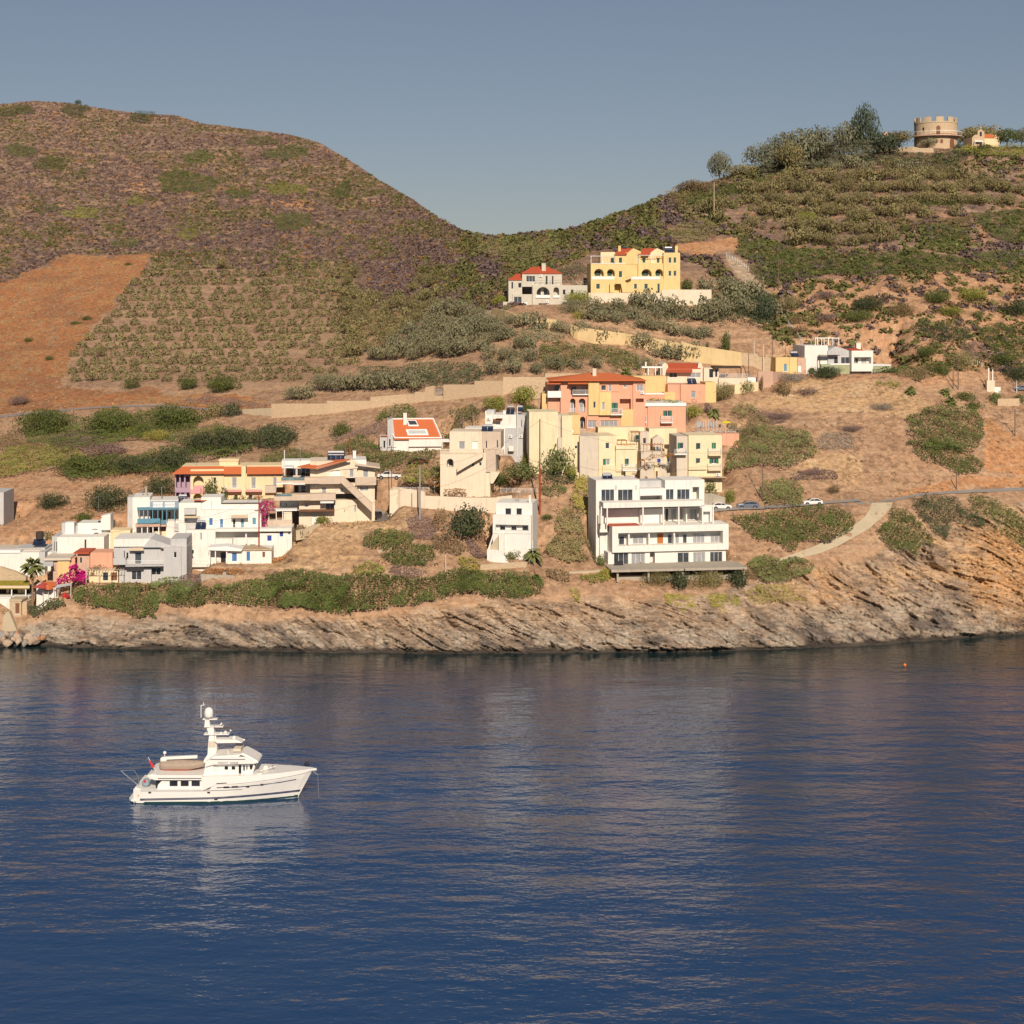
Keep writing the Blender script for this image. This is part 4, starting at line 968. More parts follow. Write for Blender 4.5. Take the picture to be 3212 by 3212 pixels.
    b.box(980,292,1275,297, t=.3, d=.2, m=trimw, name='sill')
    b.pergola(975,228,1180,292, t=.2, d=3.5, posts=3, m=trimw, slats=16); b.pergola(1390,222,1610,292, t=.6, d=3, posts=3, m=trimw, slats=16)
    b.box(985,408,1180,430, t=.1, d=.3, m=trimw, name='balustrade'); b.box(1280,408,1575,432, t=.3, d=.3, m=trimw, name='balustrade')
    b.steps(1150,470,1330,400, t=-1, d=1.2, m=yellow, n=8)
    b.poly([(1140,460),(1190,420),(1240,420),(1330,500),(1330,545),(1250,545),(1235,470),(1180,470),(1170,545),(1140,545)], t=-1.2, d=.3, m=yellow, name='arch_wall')
    b.solar(1240,145,1290,165, t=5, n=2); b.solar(1615,145,1690,200, t=3, n=2); b.fin()
    gwall('retaining_wall','long beige terrace wall with small arched openings under the yellow villa','wall', V7, [(955,625,548),(1310,640,548),(1585,650,548),(1588,650,520),(1932,655,520),(2020,650,520)], beige)
    gwall('retaining_wall','stepped yellow retaining wall below the pale stone villa','wall', V7, [(118,735,680),(230,770,700),(310,790,730),(480,840,745),(485,850,765),(680,880,780),(700,850,770)], wallyellow)
    gwall('garden_wall','long yellow garden wall with creepers descending from the villas to the right','wall', V7, [(800,925,820),(860,950,845),(1000,985,862),(1280,995,900),(1520,1050,940),(1700,1090,975),(1932,1130,1015)], wallyellow, th=.5)
    gwall('garden_wall','yellow wall continuing right toward the rubble stone wall, behind the cypresses','wall', R4, [(-120,440,325),(-40,455,350),(110,470,372),(240,470,392)], wallyellow, th=.5)
    gwall('garden_wall','rubble stone garden wall with utility poles left of the white modern villa','wall', R4, [(240,470,395),(330,470,400),(345,470,418),(450,475,425)], ruststone, th=.5)
    S = R7
    gwall('stone_wall','long pale stone wall climbing along the upper road under the olive grove','wall', S, [(-105,990,895),(0,985,893),(269,962,893),(270,962,875),(561,925,875),(562,925,848),(800,893,830),(862,888,830)], stone, th=.6)
    gwall('stone_wall','low stone wall section with a gate pier in a red cap beside the road gate','wall', S, [(862,888,815),(928,880,815),(930,880,785),(990,875,772),(992,875,840),(1050,868,840)], stone, th=.6)
    gwall('stone_wall','stepped pale stone wall right of the gate, running behind the hotel','wall', S, [(1053,868,765),(1262,850,765),(1264,850,740),(1454,835,740),(1456,835,714),(1738,812,714),(1740,812,690),(1980,800,690)], stone, th=.6)
    gwall('concrete_wall','short pale concrete wall at the left end of the long stone wall','wall', R6, [(1320,872,850),(1490,888,842)], palepath, th=.4)
    g = Bld('gate','grey metal gate between the two stone wall sections','gate', S, 993, 868, 0, pad=False); g.rail(993,795,1053,868, t=.2, step=.15, m=steel, name='gate_leaf')
B_villas()
def B_castle():
    b = Bld('round_tower', 'round crenellated stone tower with a curved balcony on top of the right hill', 'tower', R3, 955, 545, 0, pad=True)
    r = (b.at(1205,545,0)[0]-b.at(700,545,0)[0])/2; c, _ = b.at(952,545,0)
    Z = lambda y: b.at(952,y,0)[1]
    tc = r
    def ring(r0, r1, z0, z1, a0, a1, n=48):
        vs = []; fs = []
        for i in range(n+1):
            a = a0+(a1-a0)*i/n
            for rr in (r0, r1):
                for z in (z0, z1): vs.append((c+rr*cos(a), tc+rr*sin(a), z))
        for i in range(n):
            k = 4*i; fs += [(k+2,k+6,k+7,k+3),(k,k+1,k+5,k+4),(k+1,k+3,k+7,k+5),(k,k+4,k+6,k+2)]
        fs += [(0,2,3,1),(4*n,4*n+1,4*n+3,4*n+2)]
        return vs, fs
    mb = MB().lathe((c,tc,0), [(r,-3),(r,Z(240)),(r-.35,Z(240)+.02)], 64); mb.build('wall', stone, b.root)
    mb = MB(); mb.add(*ring(r-.45, r+.12, Z(240), Z(225), 0, 2*pi)); mb.build('string_course', palepath, b.root)
    n = 11
    for i in range(n):
        a = 2*pi*(i+.15)/n; cr = MB(); cr.add(*ring(r-.4, r+.05, Z(225), Z(170), a-.17, a+.17, 4)); cr.build('merlon', stone, b.root)
    mb = MB(); mb.add(*ring(r, r+1.5, Z(396), Z(386), pi+.15, 2*pi+.35)); bal = mb.build('balcony', pinkbeige, b.root)
    mb = MB(); mb.add(*ring(r+1.4, r+1.45, Z(342), Z(337), pi+.15, 2*pi+.35))
    for i in range(18):
        a = pi+.2+(pi)*i/17; mb.tube((c+(r+1.42)*cos(a), tc+(r+1.42)*sin(a), Z(385)), (c+(r+1.42)*cos(a), tc+(r+1.42)*sin(a), Z(340)), .03)
    mb.build('railing', trimw, bal)
    def op(x, y0, y1, w, m, nm):
        u, _ = b.at(x,y1,r*.3); dx = (u-c)/r; a = math.asin(max(-.97,min(.97,dx))); 
        q = MB(); pts = [(-w/2,Z(y1)),(w/2,Z(y1)),(w/2,Z(y0)-w*.3),(0,Z(y0)),(-w/2,Z(y0)-w*.3)]
        q.prism(pts, -.12, .1); o = q.build(nm, m, b.root); o.location = (c+r*sin(a), tc-r*cos(a), 0); o.rotation_euler = (0,0,a)
    op(900,275,378,1.3,brown_p,'door'); op(1070,425,535,1.9,brown_p,'door'); op(938,435,485,.9,brown_p,'window'); op(878,438,485,.8,brown_p,'window'); op(745,290,335,.5,darkglass,'window'); op(805,325,335,.9,darkglass,'window')
    mb = MB()
    for i in range(14):
        a = 2*pi*i/14; a2 = 2*pi*(i+1)/14
        for z in (Z(215),Z(200),Z(185)): mb.tube((c+(r-.2)*cos(a),tc+(r-.2)*sin(a),z),(c+(r-.2)*cos(a2),tc+(r-.2)*sin(a2),z),.03,n=4)
    mb.build('roof_railing', steel, b.root)
    mb = MB(); mb.tube((c,tc,Z(230)),(c,tc,Z(125)),.09); mb.tube((c+1.4,tc,Z(230)),(c+1.1,tc,Z(128)),.09); mb.tube((c-.3,tc,Z(128)),(c+.4,tc,Z(125)),.06); mb.build('mast', steel, b.root)
    b._ext(c-r, c+r, 0, 2*r); b.fin(m=1.5)
    b = Bld('chapel', 'tiny stone chapel with a bell gable and cross on the right hill top', 'chapel', R3, 1318, 500, 14)
    b.block(1318,420,1465,500, t=0, d=6, m=stone); b.poly([(1318,422),(1350,390),(1385,385),(1385,345),(1422,318),(1462,355),(1465,422)], t=0, d=.6, m=stone, name='bell_gable')
    u0,u1,z0,z1 = b.rect(1408,352,1432,405,-.02); MB().box(u0,u1,-.05,.0,z0,z1).build('bell_opening', darkglass, b.root)
    b.shed(1348,1448,468,455, t=-1.2, d=1.3, m=trimw, th=.08, name='porch_roof')
    for x in (1352,1444): b.box(x-3,465,x+3,500, t=-1.1, d=.1, m=trimw, name='post')
    u,z = b.at(1421,285,.3); _,zb = b.at(1421,318,.3); MB().box(u-.1,u+.1,.2,.4,zb-.2,z).box(u-.4,u+.4,.2,.4,z-.55,z-.35).build('cross', palepath, b.root)
    b.block(1465,430,1640,500, t=1, d=4, m=vanilla); b.shed(1462,1600,420,382, t=.8, d=3, m=tile, x0r=1462, x1r=1580, th=.15); b.poly([(1580,420),(1600,385),(1640,415),(1640,500),(1580,500)], t=.9, d=3, m=vanilla, name='gable')
    b.fin()
    b = Bld('pavilion', 'low open pavilion with a white flat roof left of the round tower', 'pavilion', R3, 240, 540, 4)
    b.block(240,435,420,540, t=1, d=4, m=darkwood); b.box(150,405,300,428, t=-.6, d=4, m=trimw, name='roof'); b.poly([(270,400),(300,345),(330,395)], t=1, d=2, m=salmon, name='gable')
    for x in (236,300): b.box(x-4,425,x+4,540, t=0, d=.2, m=trimw, name='post')
    b.fin()
    gwall('retaining_wall','low rubble stone wall along the hill top left of the round tower','wall', R3, [(235,585,530),(470,590,540),(610,600,525),(700,600,545),(860,600,545)], ruststone, th=.5)
    b = Bld('gatehouse', 'small square stone gate pier with white posts beside the road at the far right', 'pier', R4, 1710, 625, 0, pad=False)
    b.block(1710,560,1757,625, t=0, d=1.5, m=beige); b.block(1755,600,1792,630, t=.2, d=1, m=trimw); b.box(1718,485,1724,560, t=.5, d=.1, m=trimw, name='post'); b.box(1742,495,1748,560, t=.5, d=.1, m=trimw, name='post')
    gwall('stone_wall','short stone wall below the white flowered bush at the far right','wall', R4, [(1775,712,670),(1900,712,668),(1932,690,665)], stone)
B_castle()
def B_terrace():
    b = Bld('sun_terrace', 'salmon walled sun terrace beside the annex, full of folded parasols and loungers', 'terrace', CT, 920, 520, 2)
    b.block(1530,375,1815,620, t=0, d=7, m=salmon); b.block(680,372,1530,420, t=.4, d=7, m=salmon, foot=True)
    b.rail(1020,270,1810,372, t=.1, m=steel, bars=2); b.fin()
    zt = b.rect(680,372,1815,420,.4)[3]
    def para(x, yt, yb, m, open_=False, lab='', nm='parasol', grp=None, t=3.):
        u, z1 = b.at(x, yt, t); z0 = zt; hh = max(1.6, z1-z0)
        p = b.root.matrix_basis.to_3x3() if False else None
        X = b.A.x+u*b.c-t*b.s; Y = b.A.y+u*b.s+t*b.c
        r = empty(nm, (X, Y, b.A.z+z0), 0, lab, 'parasol', grp)
        MB().tube((0,0,0),(0,0,hh),.03).build('pole', trimw, r)
        if open_: MB().lathe((0,0,hh-.5), [(1.4,0),(.7,.3),(.03,.5)], 8).build('canopy', m, r)
        else: MB().lathe((0,0,hh*.35), [(.14,0),(.26,.15),(.2,hh*.35),(.04,hh*.64)], 8).build('canopy', m, r)
    for i,x in enumerate((1110,1140,1165,1210,1300,1340,1380,1430,1490)):
        para(x, 150, 260, greycl, lab='grey parasol folded shut among the others on the salmon walled terrace', grp='folded parasols on the sun terrace', t=2.5+(i%3)*1.2)
    para(1245,150,260, pinkbeige, lab='faded pink folded parasol between the grey ones on the sun terrace', t=2.5)
    para(1590,155,260, yelcl, True, 'open yellow and turquoise parasol at the right end of the sun terrace', t=3)
    for i,x in enumerate((1115,1250,1300,1430,1520,1600,1690)):
        u,_ = b.at(x,340,1.2); X = b.A.x+u*b.c-1.2*b.s; Y = b.A.y+u*b.s+1.2*b.c
        r = empty('sun_lounger', (X,Y,b.A.z+zt), radians(90+(i%3)*8), 'white sun lounger lined up behind the terrace railing under the parasols', 'sun lounger', 'sun loungers on the terrace')
        MB().box(-.3,.3,-.9,.4,.28,.36).box(-.28,-.22,-.85,-.8,0,.28).box(.22,.28,-.85,-.8,0,.28).box(-.28,-.22,.3,.35,0,.28).box(.22,.28,.3,.35,0,.28).build('seat', trimw, r)
        MB().slab((-.3,.4,.36),(.3,.4,.36),(.3,.95,.8),(-.3,.95,.8),.06).build('backrest', trimw, r)
B_terrace()
# ================================================================== VEGETATION
leafcol = {
 'olive': (.205,.178,.076), 'silver': (.195,.188,.105), 'dark': (.062,.076,.034), 'green': (.080,.102,.024), 'fig': (.135,.155,.050), 'bright': (.20,.21,.040),
 'yellow': (.30,.27,.06), 'mauve': (.20,.135,.115), 'brown': (.19,.135,.065), 'grey': (.24,.21,.165), 'pine': (.055,.072,.038), 'euc': (.140,.140,.085), 'rusty': (.33,.15,.05), 'magenta': (.50,.010,.17), 'drygold': (.34,.21,.09)}
def leafmat(k):
    if 'leaves_'+k in MATS: return MATS['leaves_'+k]
    m = leafmat0(k); nt = m.node_tree; N = nt.nodes; Lk = nt.links; b = N['Principled BSDF']; src = b.inputs['Base Color'].links[0].from_socket
    geo = N.new('ShaderNodeNewGeometry'); ns = N.new('ShaderNodeTexNoise'); ns.inputs['Scale'].default_value = .33; ns.inputs['Detail'].default_value = 4; ns.inputs['Roughness'].default_value = .7; Lk.new(geo.outputs['Position'], ns.inputs['Vector'])
    mr = N.new('ShaderNodeMapRange'); mr.inputs[1].default_value = .5; mr.inputs[2].default_value = .68; mr.inputs[4].default_value = .24; Lk.new(ns.outputs['Fac'], mr.inputs[0])
    c = leafcol[k]; mx = N.new('ShaderNodeMix'); mx.data_type = 'RGBA'; Lk.new(mr.outputs[0], mx.inputs[0]); Lk.new(src, mx.inputs[6]); mx.inputs[7].default_value = (c[0]*1.9+.02, c[1]*1.25+.01, c[2]*1.2+.01, 1) if k != 'magenta' else (.16,.10,.04,1); Lk.new(mx.outputs[2], b.inputs['Base Color']); return m
def leafmat0(k): return mat('leaves_'+k, leafcol[k], .75, var=.38, scale=.55, spec=.25, objvar=.16)
barkm = mat('bark', (.12,.085,.06), .95, var=.25, scale=3)
palmm = mat('palm_leaf', (.15,.165,.05), .6, var=.3, scale=2); palmdry = mat('dry_palm_leaf', (.26,.18,.09), .8, var=.2); palmtrunk = mat('palm_trunk', (.24,.16,.10), .95, var=.2, scale=4)
leafmat_attr = mat('scrub_leaves', (1,1,1), .85, var=.28, scale=.5, spec=.2, attr='Col')
def quads(P, Nn, size, rg, asp=.6):
    n = len(P); Nn = Nn+rg.normal(0, .55, (n,3)); Nn /= np.linalg.norm(Nn, axis=1)[:, None]+1e-9
    r = rg.normal(0, 1, (n,3)); A = np.cross(Nn, r); A /= np.linalg.norm(A, axis=1)[:, None]+1e-9; B = np.cross(Nn, A)
    s = (np.asarray(size)*(.6+.8*rg.random(n)))[:, None]; A = A*s; B = B*s*asp
    V = np.stack([P-A*.5, P-B*.5+A*.05, P+A*.5, P+B*.5-A*.05], 1).reshape(-1, 3)
    return V, np.arange(4*n).reshape(-1, 4)
def lobes(n, rg, flat=1., asym=.35):
    c = []
    for i in range(n):
        a = rg.random()*2*pi; r = (.15+.6*rg.random()); z = .25+.55*rg.random()*(1.1-r*.6)
        c.append((r*cos(a), r*sin(a), z*flat, .28+.22*rg.random()))
    c.append((0, 0, .45*flat, .55)); return c
def crown_unit(n, leaf, seed, nl=9, lo=0.0, flat=1.):
    rg = np.random.default_rng(seed); L_ = lobes(nl, rg, flat); w = np.array([l[3]**2 for l in L_]); w /= w.sum()
    k = rg.choice(len(L_), n, p=w); d = rg.normal(0,1,(n,3)); d /= np.linalg.norm(d, axis=1)[:, None]
    rad = np.array([l[3] for l in L_])[k]*(1-.35*rg.random(n)**2); C_ = np.array([l[:3] for l in L_])[k]
    P = C_+d*rad[:, None]*np.array([1,1,.85]); m = P[:, 2] > lo; P = P[m]; d = d[m]
    P[:, 2] = np.clip(P[:, 2], lo, None); mx = P[:, 2].max(); P[:, 2] /= mx; rr = np.percentile(np.hypot(P[:,0],P[:,1]), 86); P[:, :2] /= rr
    return quads(P, d, leaf, rg)
_crowns = {}
CL = {'S': (360, .20, 7), 'M': (1000, .125, 11), 'L': (3600, .068, 18), 'T': (1900, .10, 16)}
def crown_mesh(cls, k, kind):
    key = (cls, k, kind)
    if key not in _crowns:
        n, leaf, nl = CL[cls]; V, Q = crown_unit(n, leaf, 100*k+ord(cls), nl, lo=.0 if cls != 'T' else .05)
        o = npmesh('crown', V, Q, leafmat(kind)); _crowns[key] = o.data; bpy.data.objects.remove(o)
    return _crowns[key]
_trunks = {}
def trunk_mesh(k=0):
    if k not in _trunks:
        rg = random.Random(k); mb = MB(); mb.tube((0,0,-.25),(.03,0,.35),.075,.05,7)
        for i in range(5):
            a = 2*pi*i/5+rg.random(); r = .3+.25*rg.random(); mb.tube((.03,0,.3),(r*cos(a),r*sin(a),.6+.25*rg.random()),.035,.012,5)
        o = mb.build('trunk', barkm); _trunks[k] = o.data; bpy.data.objects.remove(o)
    return _trunks[k]
BUSH = []
def bush(view, x, yb, w, h, kind, label, group=None, name='shrub', cat='shrub', trunk=0., dy=0.):
    px, py = view(x, yb); p = at(px, py); sc = p.y/F; wm = w*view.k*sc/2; hm = h*view.k*sc
    cls = 'S' if wm < 1.0 else ('M' if wm < 2.6 else 'L')
    if trunk: cls = 'M' if wm < 1.6 else 'T'
    o = empty(name, (p.x, p.y+wm*.45+dy, p.z-.1), RND.random()*6.28, label, cat, group)
    me = crown_mesh(cls, RND.randrange(4), kind)
    c = bpy.data.objects.new('crown' if trunk else 'foliage', me); COL.objects.link(c); c.parent = o
    dep = min(wm, hm*1.1) if not trunk else wm*.9
    rz = -o.rotation_euler.z
    c.rotation_euler = (0,0,rz); 
    if trunk:
        c.location = (0,0,hm*trunk); c.scale = (wm, dep, hm*(1-trunk)+.1)
        t = bpy.data.objects.new('trunk', trunk_mesh(RND.randrange(3))); COL.objects.link(t); t.parent = o; t.scale = (wm*1.1, dep*1.1, hm*.9)
    else: c.scale = (wm, dep, hm+.1)
    return o
def thicket(view, poly, hmax, kind, label, lump=2.6, leaf=.32, dens=1., name='thicket', cat='shrubs', fix=None, group=None, stuff=False):
    P = view.L(poly); P = np.array(P); x0, y0 = P.min(0); x1, y1 = P.max(0)
    area = .5*abs(sum(P[i][0]*P[(i+1)%len(P)][1]-P[(i+1)%len(P)][0]*P[i][1] for i in range(len(P))))
    cy = float(Yg(P[:,0].mean(), P[:,1].mean())); lp = leaf*F/cy
    n = int(area/(lp*lp)*5.5*dens); rg = np.random.default_rng(int(abs(x0*7+y0*3))+5)
    X = rg.uniform(x0-6, x1+6, n*2); Y_ = rg.uniform(y0-6, y1+6, n*2)
    j = 9*(fbm(X/22., Y_/14., 3, 77)-.5)*2.4
    k = pip(X+j, Y_+j*.7, [tuple(p) for p in P]); X = X[k]; Y_ = Y_[k]; X = X[:n]; Y_ = Y_[:n]
    # rounded clump tops; a leaf seen at (X, Y_) grows from the ground a little below it
    z = np.full(len(X), .5*hmax)
    for it in range(2):
        yb = Y_+z*F/cy; gx, gy, gz = gp(X, yb)
        cell = vnoise(gx/lump, gy/lump, 19)*.65+vnoise(gx/(lump*.45), gy/(lump*.45), 23)*.35
        z = hmax*(.25+.85*cell)
    low = rg.random(len(X)) < .3; z = np.where(low, z*rg.random(len(X)), z-.25*rg.random(len(X))); z = np.maximum(z, .1)
    yb = Y_+z*F/cy; gx, gy, gz = gp(X, yb)
    pts = np.stack([gx, gy, gz+z], 1)
    if fix:
        fx, fy = view(*fix); Y0 = float(Yg(fx, fy))-.6+1.3*(vnoise(X/9., Y_/9., 3)-.5)-.5*rg.random(len(X)); pts = np.stack([(X-CX)*Y0/F, Y0, H-(Y_-HOR)*Y0/F], 1); gx, gy = pts[:,0], pts[:,2]*1.7
    Nn = np.tile(np.array([0,-.45,.8]), (len(X),1))
    e = .4
    c1 = vnoise((gx+e)/lump, gy/lump, 19)-vnoise((gx-e)/lump, gy/lump, 19); Nn[:,0] -= c1*hmax*1.6
    c2 = vnoise(gx/lump, (gy+e)/lump, 19)-vnoise(gx/lump, (gy-e)/lump, 19); Nn[:,1] -= c2*hmax*1.6
    V, Q = quads(pts, Nn*1.5, leaf, rg); o3 = pts.mean(0); V = V-o3
    ob = npmesh(name, V, Q, leafmat(kind)); ob.location = o3; tag(ob, label, cat, group, 'stuff' if stuff else None); return ob
# ---------- big thickets, each its own outline
T = thicket
T(V6, [(820,1440),(1000,1400),(1180,1375),(1400,1345),(1700,1335),(1840,1390),(1885,1440),(1870,1530),(1700,1640),(1580,1640),(1440,1620),(1370,1715),(1290,1715),(1200,1650),(1010,1620),(900,1510)], 2.2, 'green', 'broad dark green thicket below the lower road, in front of the parked white hatchback')
T(R1, [(600,280),(740,300),(830,380),(930,500),(1030,620),(1020,680),(900,640),(840,785),(760,720),(600,720),(500,600),(440,520),(570,430)], 1.8, 'green', 'green mat of bushes just right of the pale concrete ramp')
T(R1, [(820,190),(1050,165),(1240,185),(1300,250),(1380,330),(1550,420),(1550,490),(1350,470),(1200,440),(1160,610),(1040,540),(900,400),(830,300)], 1.8, 'dark', 'dark green thicket hanging under the road bend above the orange cliff')
T(R1, [(1360,160),(1420,148),(1560,180),(1740,250),(1932,400),(2100,560),(2100,800),(1932,710),(1780,600),(1640,540),(1640,420),(1540,410),(1400,320)], 1.8, 'green', 'green thicket sloping down the right edge above the orange cliff')
T(R8, [(1070,265),(1230,212),(1330,250),(1460,225),(1580,280),(1560,345),(1450,370),(1350,415),(1230,418),(1150,370),(1100,330)], 1.8, 'fig', 'leafy mid green bush mass right of the concrete deck, above the rock')
T(R4, [(1230,780),(1330,720),(1500,700),(1640,730),(1700,800),(1690,900),(1640,960),(1500,980),(1350,960),(1260,870)], 3.2, 'green', 'huge dome shaped green thicket on the right slope above the road')
T(R4, [(1230,930),(1350,905),(1480,930),(1620,1000),(1700,1060),(1680,1110),(1560,1120),(1440,1060),(1330,1030)], 2.2, 'green', 'low elongated green thicket under the dome shaped one on the right slope')
T(V6, [(770,985),(760,860),(880,760),(900,690),(1000,650),(1150,640),(1300,660),(1480,690),(1560,830),(1540,900),(1400,930),(1300,1010),(1200,985),(1000,985),(880,1000)], 3.0, 'fig', 'large leafy fig thicket right of the cream block and the sun terrace')
T(V6, [(780,620),(800,520),(900,440),(1000,470),(1090,560),(1180,640),(1050,680),(880,680)], 2.8, 'olive', 'grey green thicket right behind the sun terrace')
T(V6, [(1050,1210),(1120,1130),(1230,1090),(1350,1110),(1430,1180),(1440,1290),(1380,1340),(1200,1335),(1120,1330)], 2.8, 'fig', 'grey green fig bush between the dark car and the white hatchback')
T(V6, [(1540,760),(1650,700),(1800,690),(1900,760),(1860,840),(1700,850),(1580,850)], 1.0, 'grey', 'pale grey leafless scrub on the slope right of the fig thicket', dens=.6, stuff=True)
T(V5, [(820,760),(900,650),(1000,480),(1100,400),(1190,420),(1240,520),(1330,700),(1350,770),(1250,800),(1200,870),(1250,1000),(1100,1010),(900,940),(850,860)], 1.8, 'olive', 'olive brown thicket filling the gully between the two white buildings')
T(V5, [(-20,1100),(80,1075),(250,1100),(440,1080),(640,1110),(800,1170),(835,1240),(790,1320),(650,1375),(450,1370),(300,1370),(120,1300),(-20,1290)], 2.4, 'green', 'dark green thicket on the cliff edge below the small white cube house')
T(V2, [(560,1290),(800,1240),(1000,1250),(1300,1280),(1600,1290),(1800,1290),(1800,1560),(1650,1560),(1480,1530),(1270,1470),(1100,1500),(900,1480),(700,1460),(560,1440)], 2.6, 'green', 'long green thicket on the cliff edge in the left middle, under the dry slope')
T(V2, [(150,1250),(330,1260),(450,1300),(570,1290),(570,1440),(450,1460),(300,1480),(150,1480),(60,1460),(60,1330)], 2.6, 'green', 'green cliff top bushes below the low white bungalow')
T(V1, [(1390,1270),(1500,1210),(1600,1190),(1783,1240),(1783,1440),(1600,1440),(1500,1450),(1400,1400)], 2.4, 'fig', 'light green bushes under the right corner of the pale grey house')
T(V1, [(660,1320),(760,1290),(900,1290),(1050,1275),(1250,1270),(1400,1290),(1480,1380),(1490,1500),(1420,1580),(1280,1590),(1200,1560),(1020,1500),(900,1480),(760,1470),(690,1430)], 2.8, 'green', 'thick green hedge over the cliff below the grey house and cane pergola')
T(V1, [(255,1450),(330,1425),(470,1415),(600,1430),(620,1480),(540,1500),(420,1540),(330,1600),(280,1560),(250,1510)], 2.2, 'dark', 'dark overhanging bush above the boulders, right of the whitewashed hut')
T(V2, [(190,1180),(280,1130),(380,1160),(400,1260),(330,1310),(220,1310),(160,1250)], 2.6, 'mauve', 'reddish brown bare bush beside the right corner of the grey house')
T(V2, [(340,1120),(480,1130),(760,1140),(790,1170),(700,1190),(520,1200),(370,1190)], .9, 'rusty', 'rusty orange hedge under the bungalow terrace', leaf=.3)
T(V3, [(430,1560),(560,1510),(680,1500),(820,1540),(900,1560),(880,1640),(760,1670),(600,1700),(470,1690),(400,1650)], 1.6, 'green', 'upper olive green patch of bushes on the dry slope below the street')
T(V3, [(570,1760),(700,1690),(860,1650),(1050,1660),(1100,1760),(1000,1840),(840,1860),(700,1840)], 1.4, 'green', 'lower green patch of bushes on the dry slope beside the short path')
T(V3, [(330,1860),(450,1810),(600,1860),(620,1910),(450,1940),(340,1930)], 1.2, 'bright', 'small yellow green patch at the foot of the dry slope')
T(V3, [(1050,1590),(1150,1560),(1300,1620),(1390,1680),(1300,1760),(1150,1720),(1060,1680)], 1.2, 'brown', 'brown green brush below the big round tree')
T(V3, [(400,860),(430,790),(600,775),(720,780),(850,790),(980,755),(1110,780),(1120,850),(1040,900),(900,900),(760,905),(700,940),(620,980),(540,1000),(440,900)], 2.4, 'green', 'green hedge in front of the orange roofed white house')
T(V3, [(510,470),(580,400),(700,345),(820,340),(890,380),(915,460),(880,490),(760,480),(620,485),(560,510)], 2.0, 'green', 'rounded olive green bush right behind the orange roofed white house')
T(V3, [(1140,480),(1200,420),(1300,390),(1430,350),(1490,400),(1500,500),(1450,560),(1300,590),(1200,560)], 2.2, 'green', 'olive green bush on the slope left of the tall white cubic house')
T(V3, [(140,740),(250,680),(380,640),(500,640),(600,700),(570,760),(400,790),(200,800),(130,780)], 1.4, 'green', 'green brush behind the solar heaters of the beige guesthouse')
T(V3, [(120,640),(250,600),(400,560),(560,510),(640,520),(640,620),(480,640),(300,660),(150,690)], 1.1, 'mauve', 'purple brown dry heath left of the orange roofed white house')
T(V2, [(900,170),(930,100),(1050,40),(1200,0),(1300,20),(1450,60),(1550,90),(1500,120),(1300,130),(1140,150)], 1.8, 'green', 'green brush behind the roofs of the long yellow guesthouse')
T(R6, [(-20,1090),(60,1050),(250,1045),(420,1060),(470,1110),(380,1160),(250,1170),(120,1200),(0,1215),(-20,1215)], 2.2, 'bright', 'yellow green bushes at the left edge below the upper road')
T(R6, [(0,1000),(60,960),(130,1000),(220,1060),(100,1060),(-20,1060)], 1.6, 'brown', 'brown heath at the left edge above the yellow green bushes')
T(R6, [(260,1000),(400,960),(560,960),(580,1040),(480,1070),(300,1060)], 1.6, 'mauve', 'mauve brown brush between the two round dark bushes on the left')
T(R7, [(480,640),(720,640),(1000,600),(1270,620),(1340,700),(1270,745),(1000,780),(800,740),(600,730),(500,710)], 3.0, 'dark', 'dark green belt of trees directly above the gate in the stone wall')
T(V7, [(530,1010),(700,960),(860,1000),(1030,990),(1250,1030),(1380,1080),(1390,1190),(1200,1200),(1100,1130),(900,1100),(720,1180),(600,1190),(520,1100)], 2.2, 'green', 'green thicket under the yellow garden wall and its creepers')
T(V7, [(780,440),(640,340),(760,290),(900,290),(970,350),(975,440),(860,450)], 3.0, 'dark', 'dark green trees between the stone villa and the yellow villa')
T(R2, [(1090,330),(1250,300),(1400,310),(1540,290),(1640,300),(1620,350),(1500,370),(1560,400),(1400,405),(1250,370),(1100,370),(900,380),(750,385),(860,340)], 2.6, 'dark', 'dark shrub belt right below the round tower')
T(R2, [(1540,300),(1700,270),(1932,265),(2100,270),(2100,340),(1932,330),(1700,320)], 1.8, 'bright', 'yellow green shrubs in front of the chapel')
T(R2, [(60,560),(200,490),(480,450),(700,440),(760,470),(600,500),(400,530),(240,580),(120,600)], 2.2, 'green', 'green scrub along the left rim of the right hill')
T(R2, [(-20,520),(60,480),(220,460),(350,450),(230,530),(60,580),(-20,600)], 2.0, 'brown', 'brown green scrub on the ridge near the saddle')
T(R2, [(430,930),(560,880),(760,870),(900,860),(1200,840),(1480,860),(1700,900),(1640,960),(1300,960),(1100,985),(900,970),(700,990),(560,1040),(480,990)], 2.2, 'green', 'long band of green bushes crossing the right hill above the bare ground')
T(R2, [(1640,640),(1750,625),(1932,620),(2050,640),(2050,800),(1850,800),(1740,740)], 2.2, 'green', 'green scrub patch at the right edge of the hill below the olive rows')
T(R2, [(1350,700),(1550,690),(1640,760),(1560,850),(1400,820)], 1.8, 'green', 'green scrub patch at mid height of the right hill')
T(R2, [(1300,560),(1500,550),(1720,540),(1700,580),(1500,600),(1330,590)], 1.8, 'green', 'narrow green scrub strip between two olive rows')
T(R2, [(0,760),(60,680),(200,660),(300,740),(200,780),(60,800)], 2.0, 'olive', 'olive green brush left of the red earth bank')
T(R4, [(1240,230),(1330,205),(1500,215),(1600,240),(1640,290),(1500,330),(1400,320),(1300,270)], 1.9, 'dark', 'flat dark green bush spread in the middle of the right slope')
T(R4, [(1640,240),(1800,210),(1960,260),(2020,330),(1932,420),(1780,420),(1700,330)], 1.9, 'green', 'olive green bush spread near the right edge of the slope')
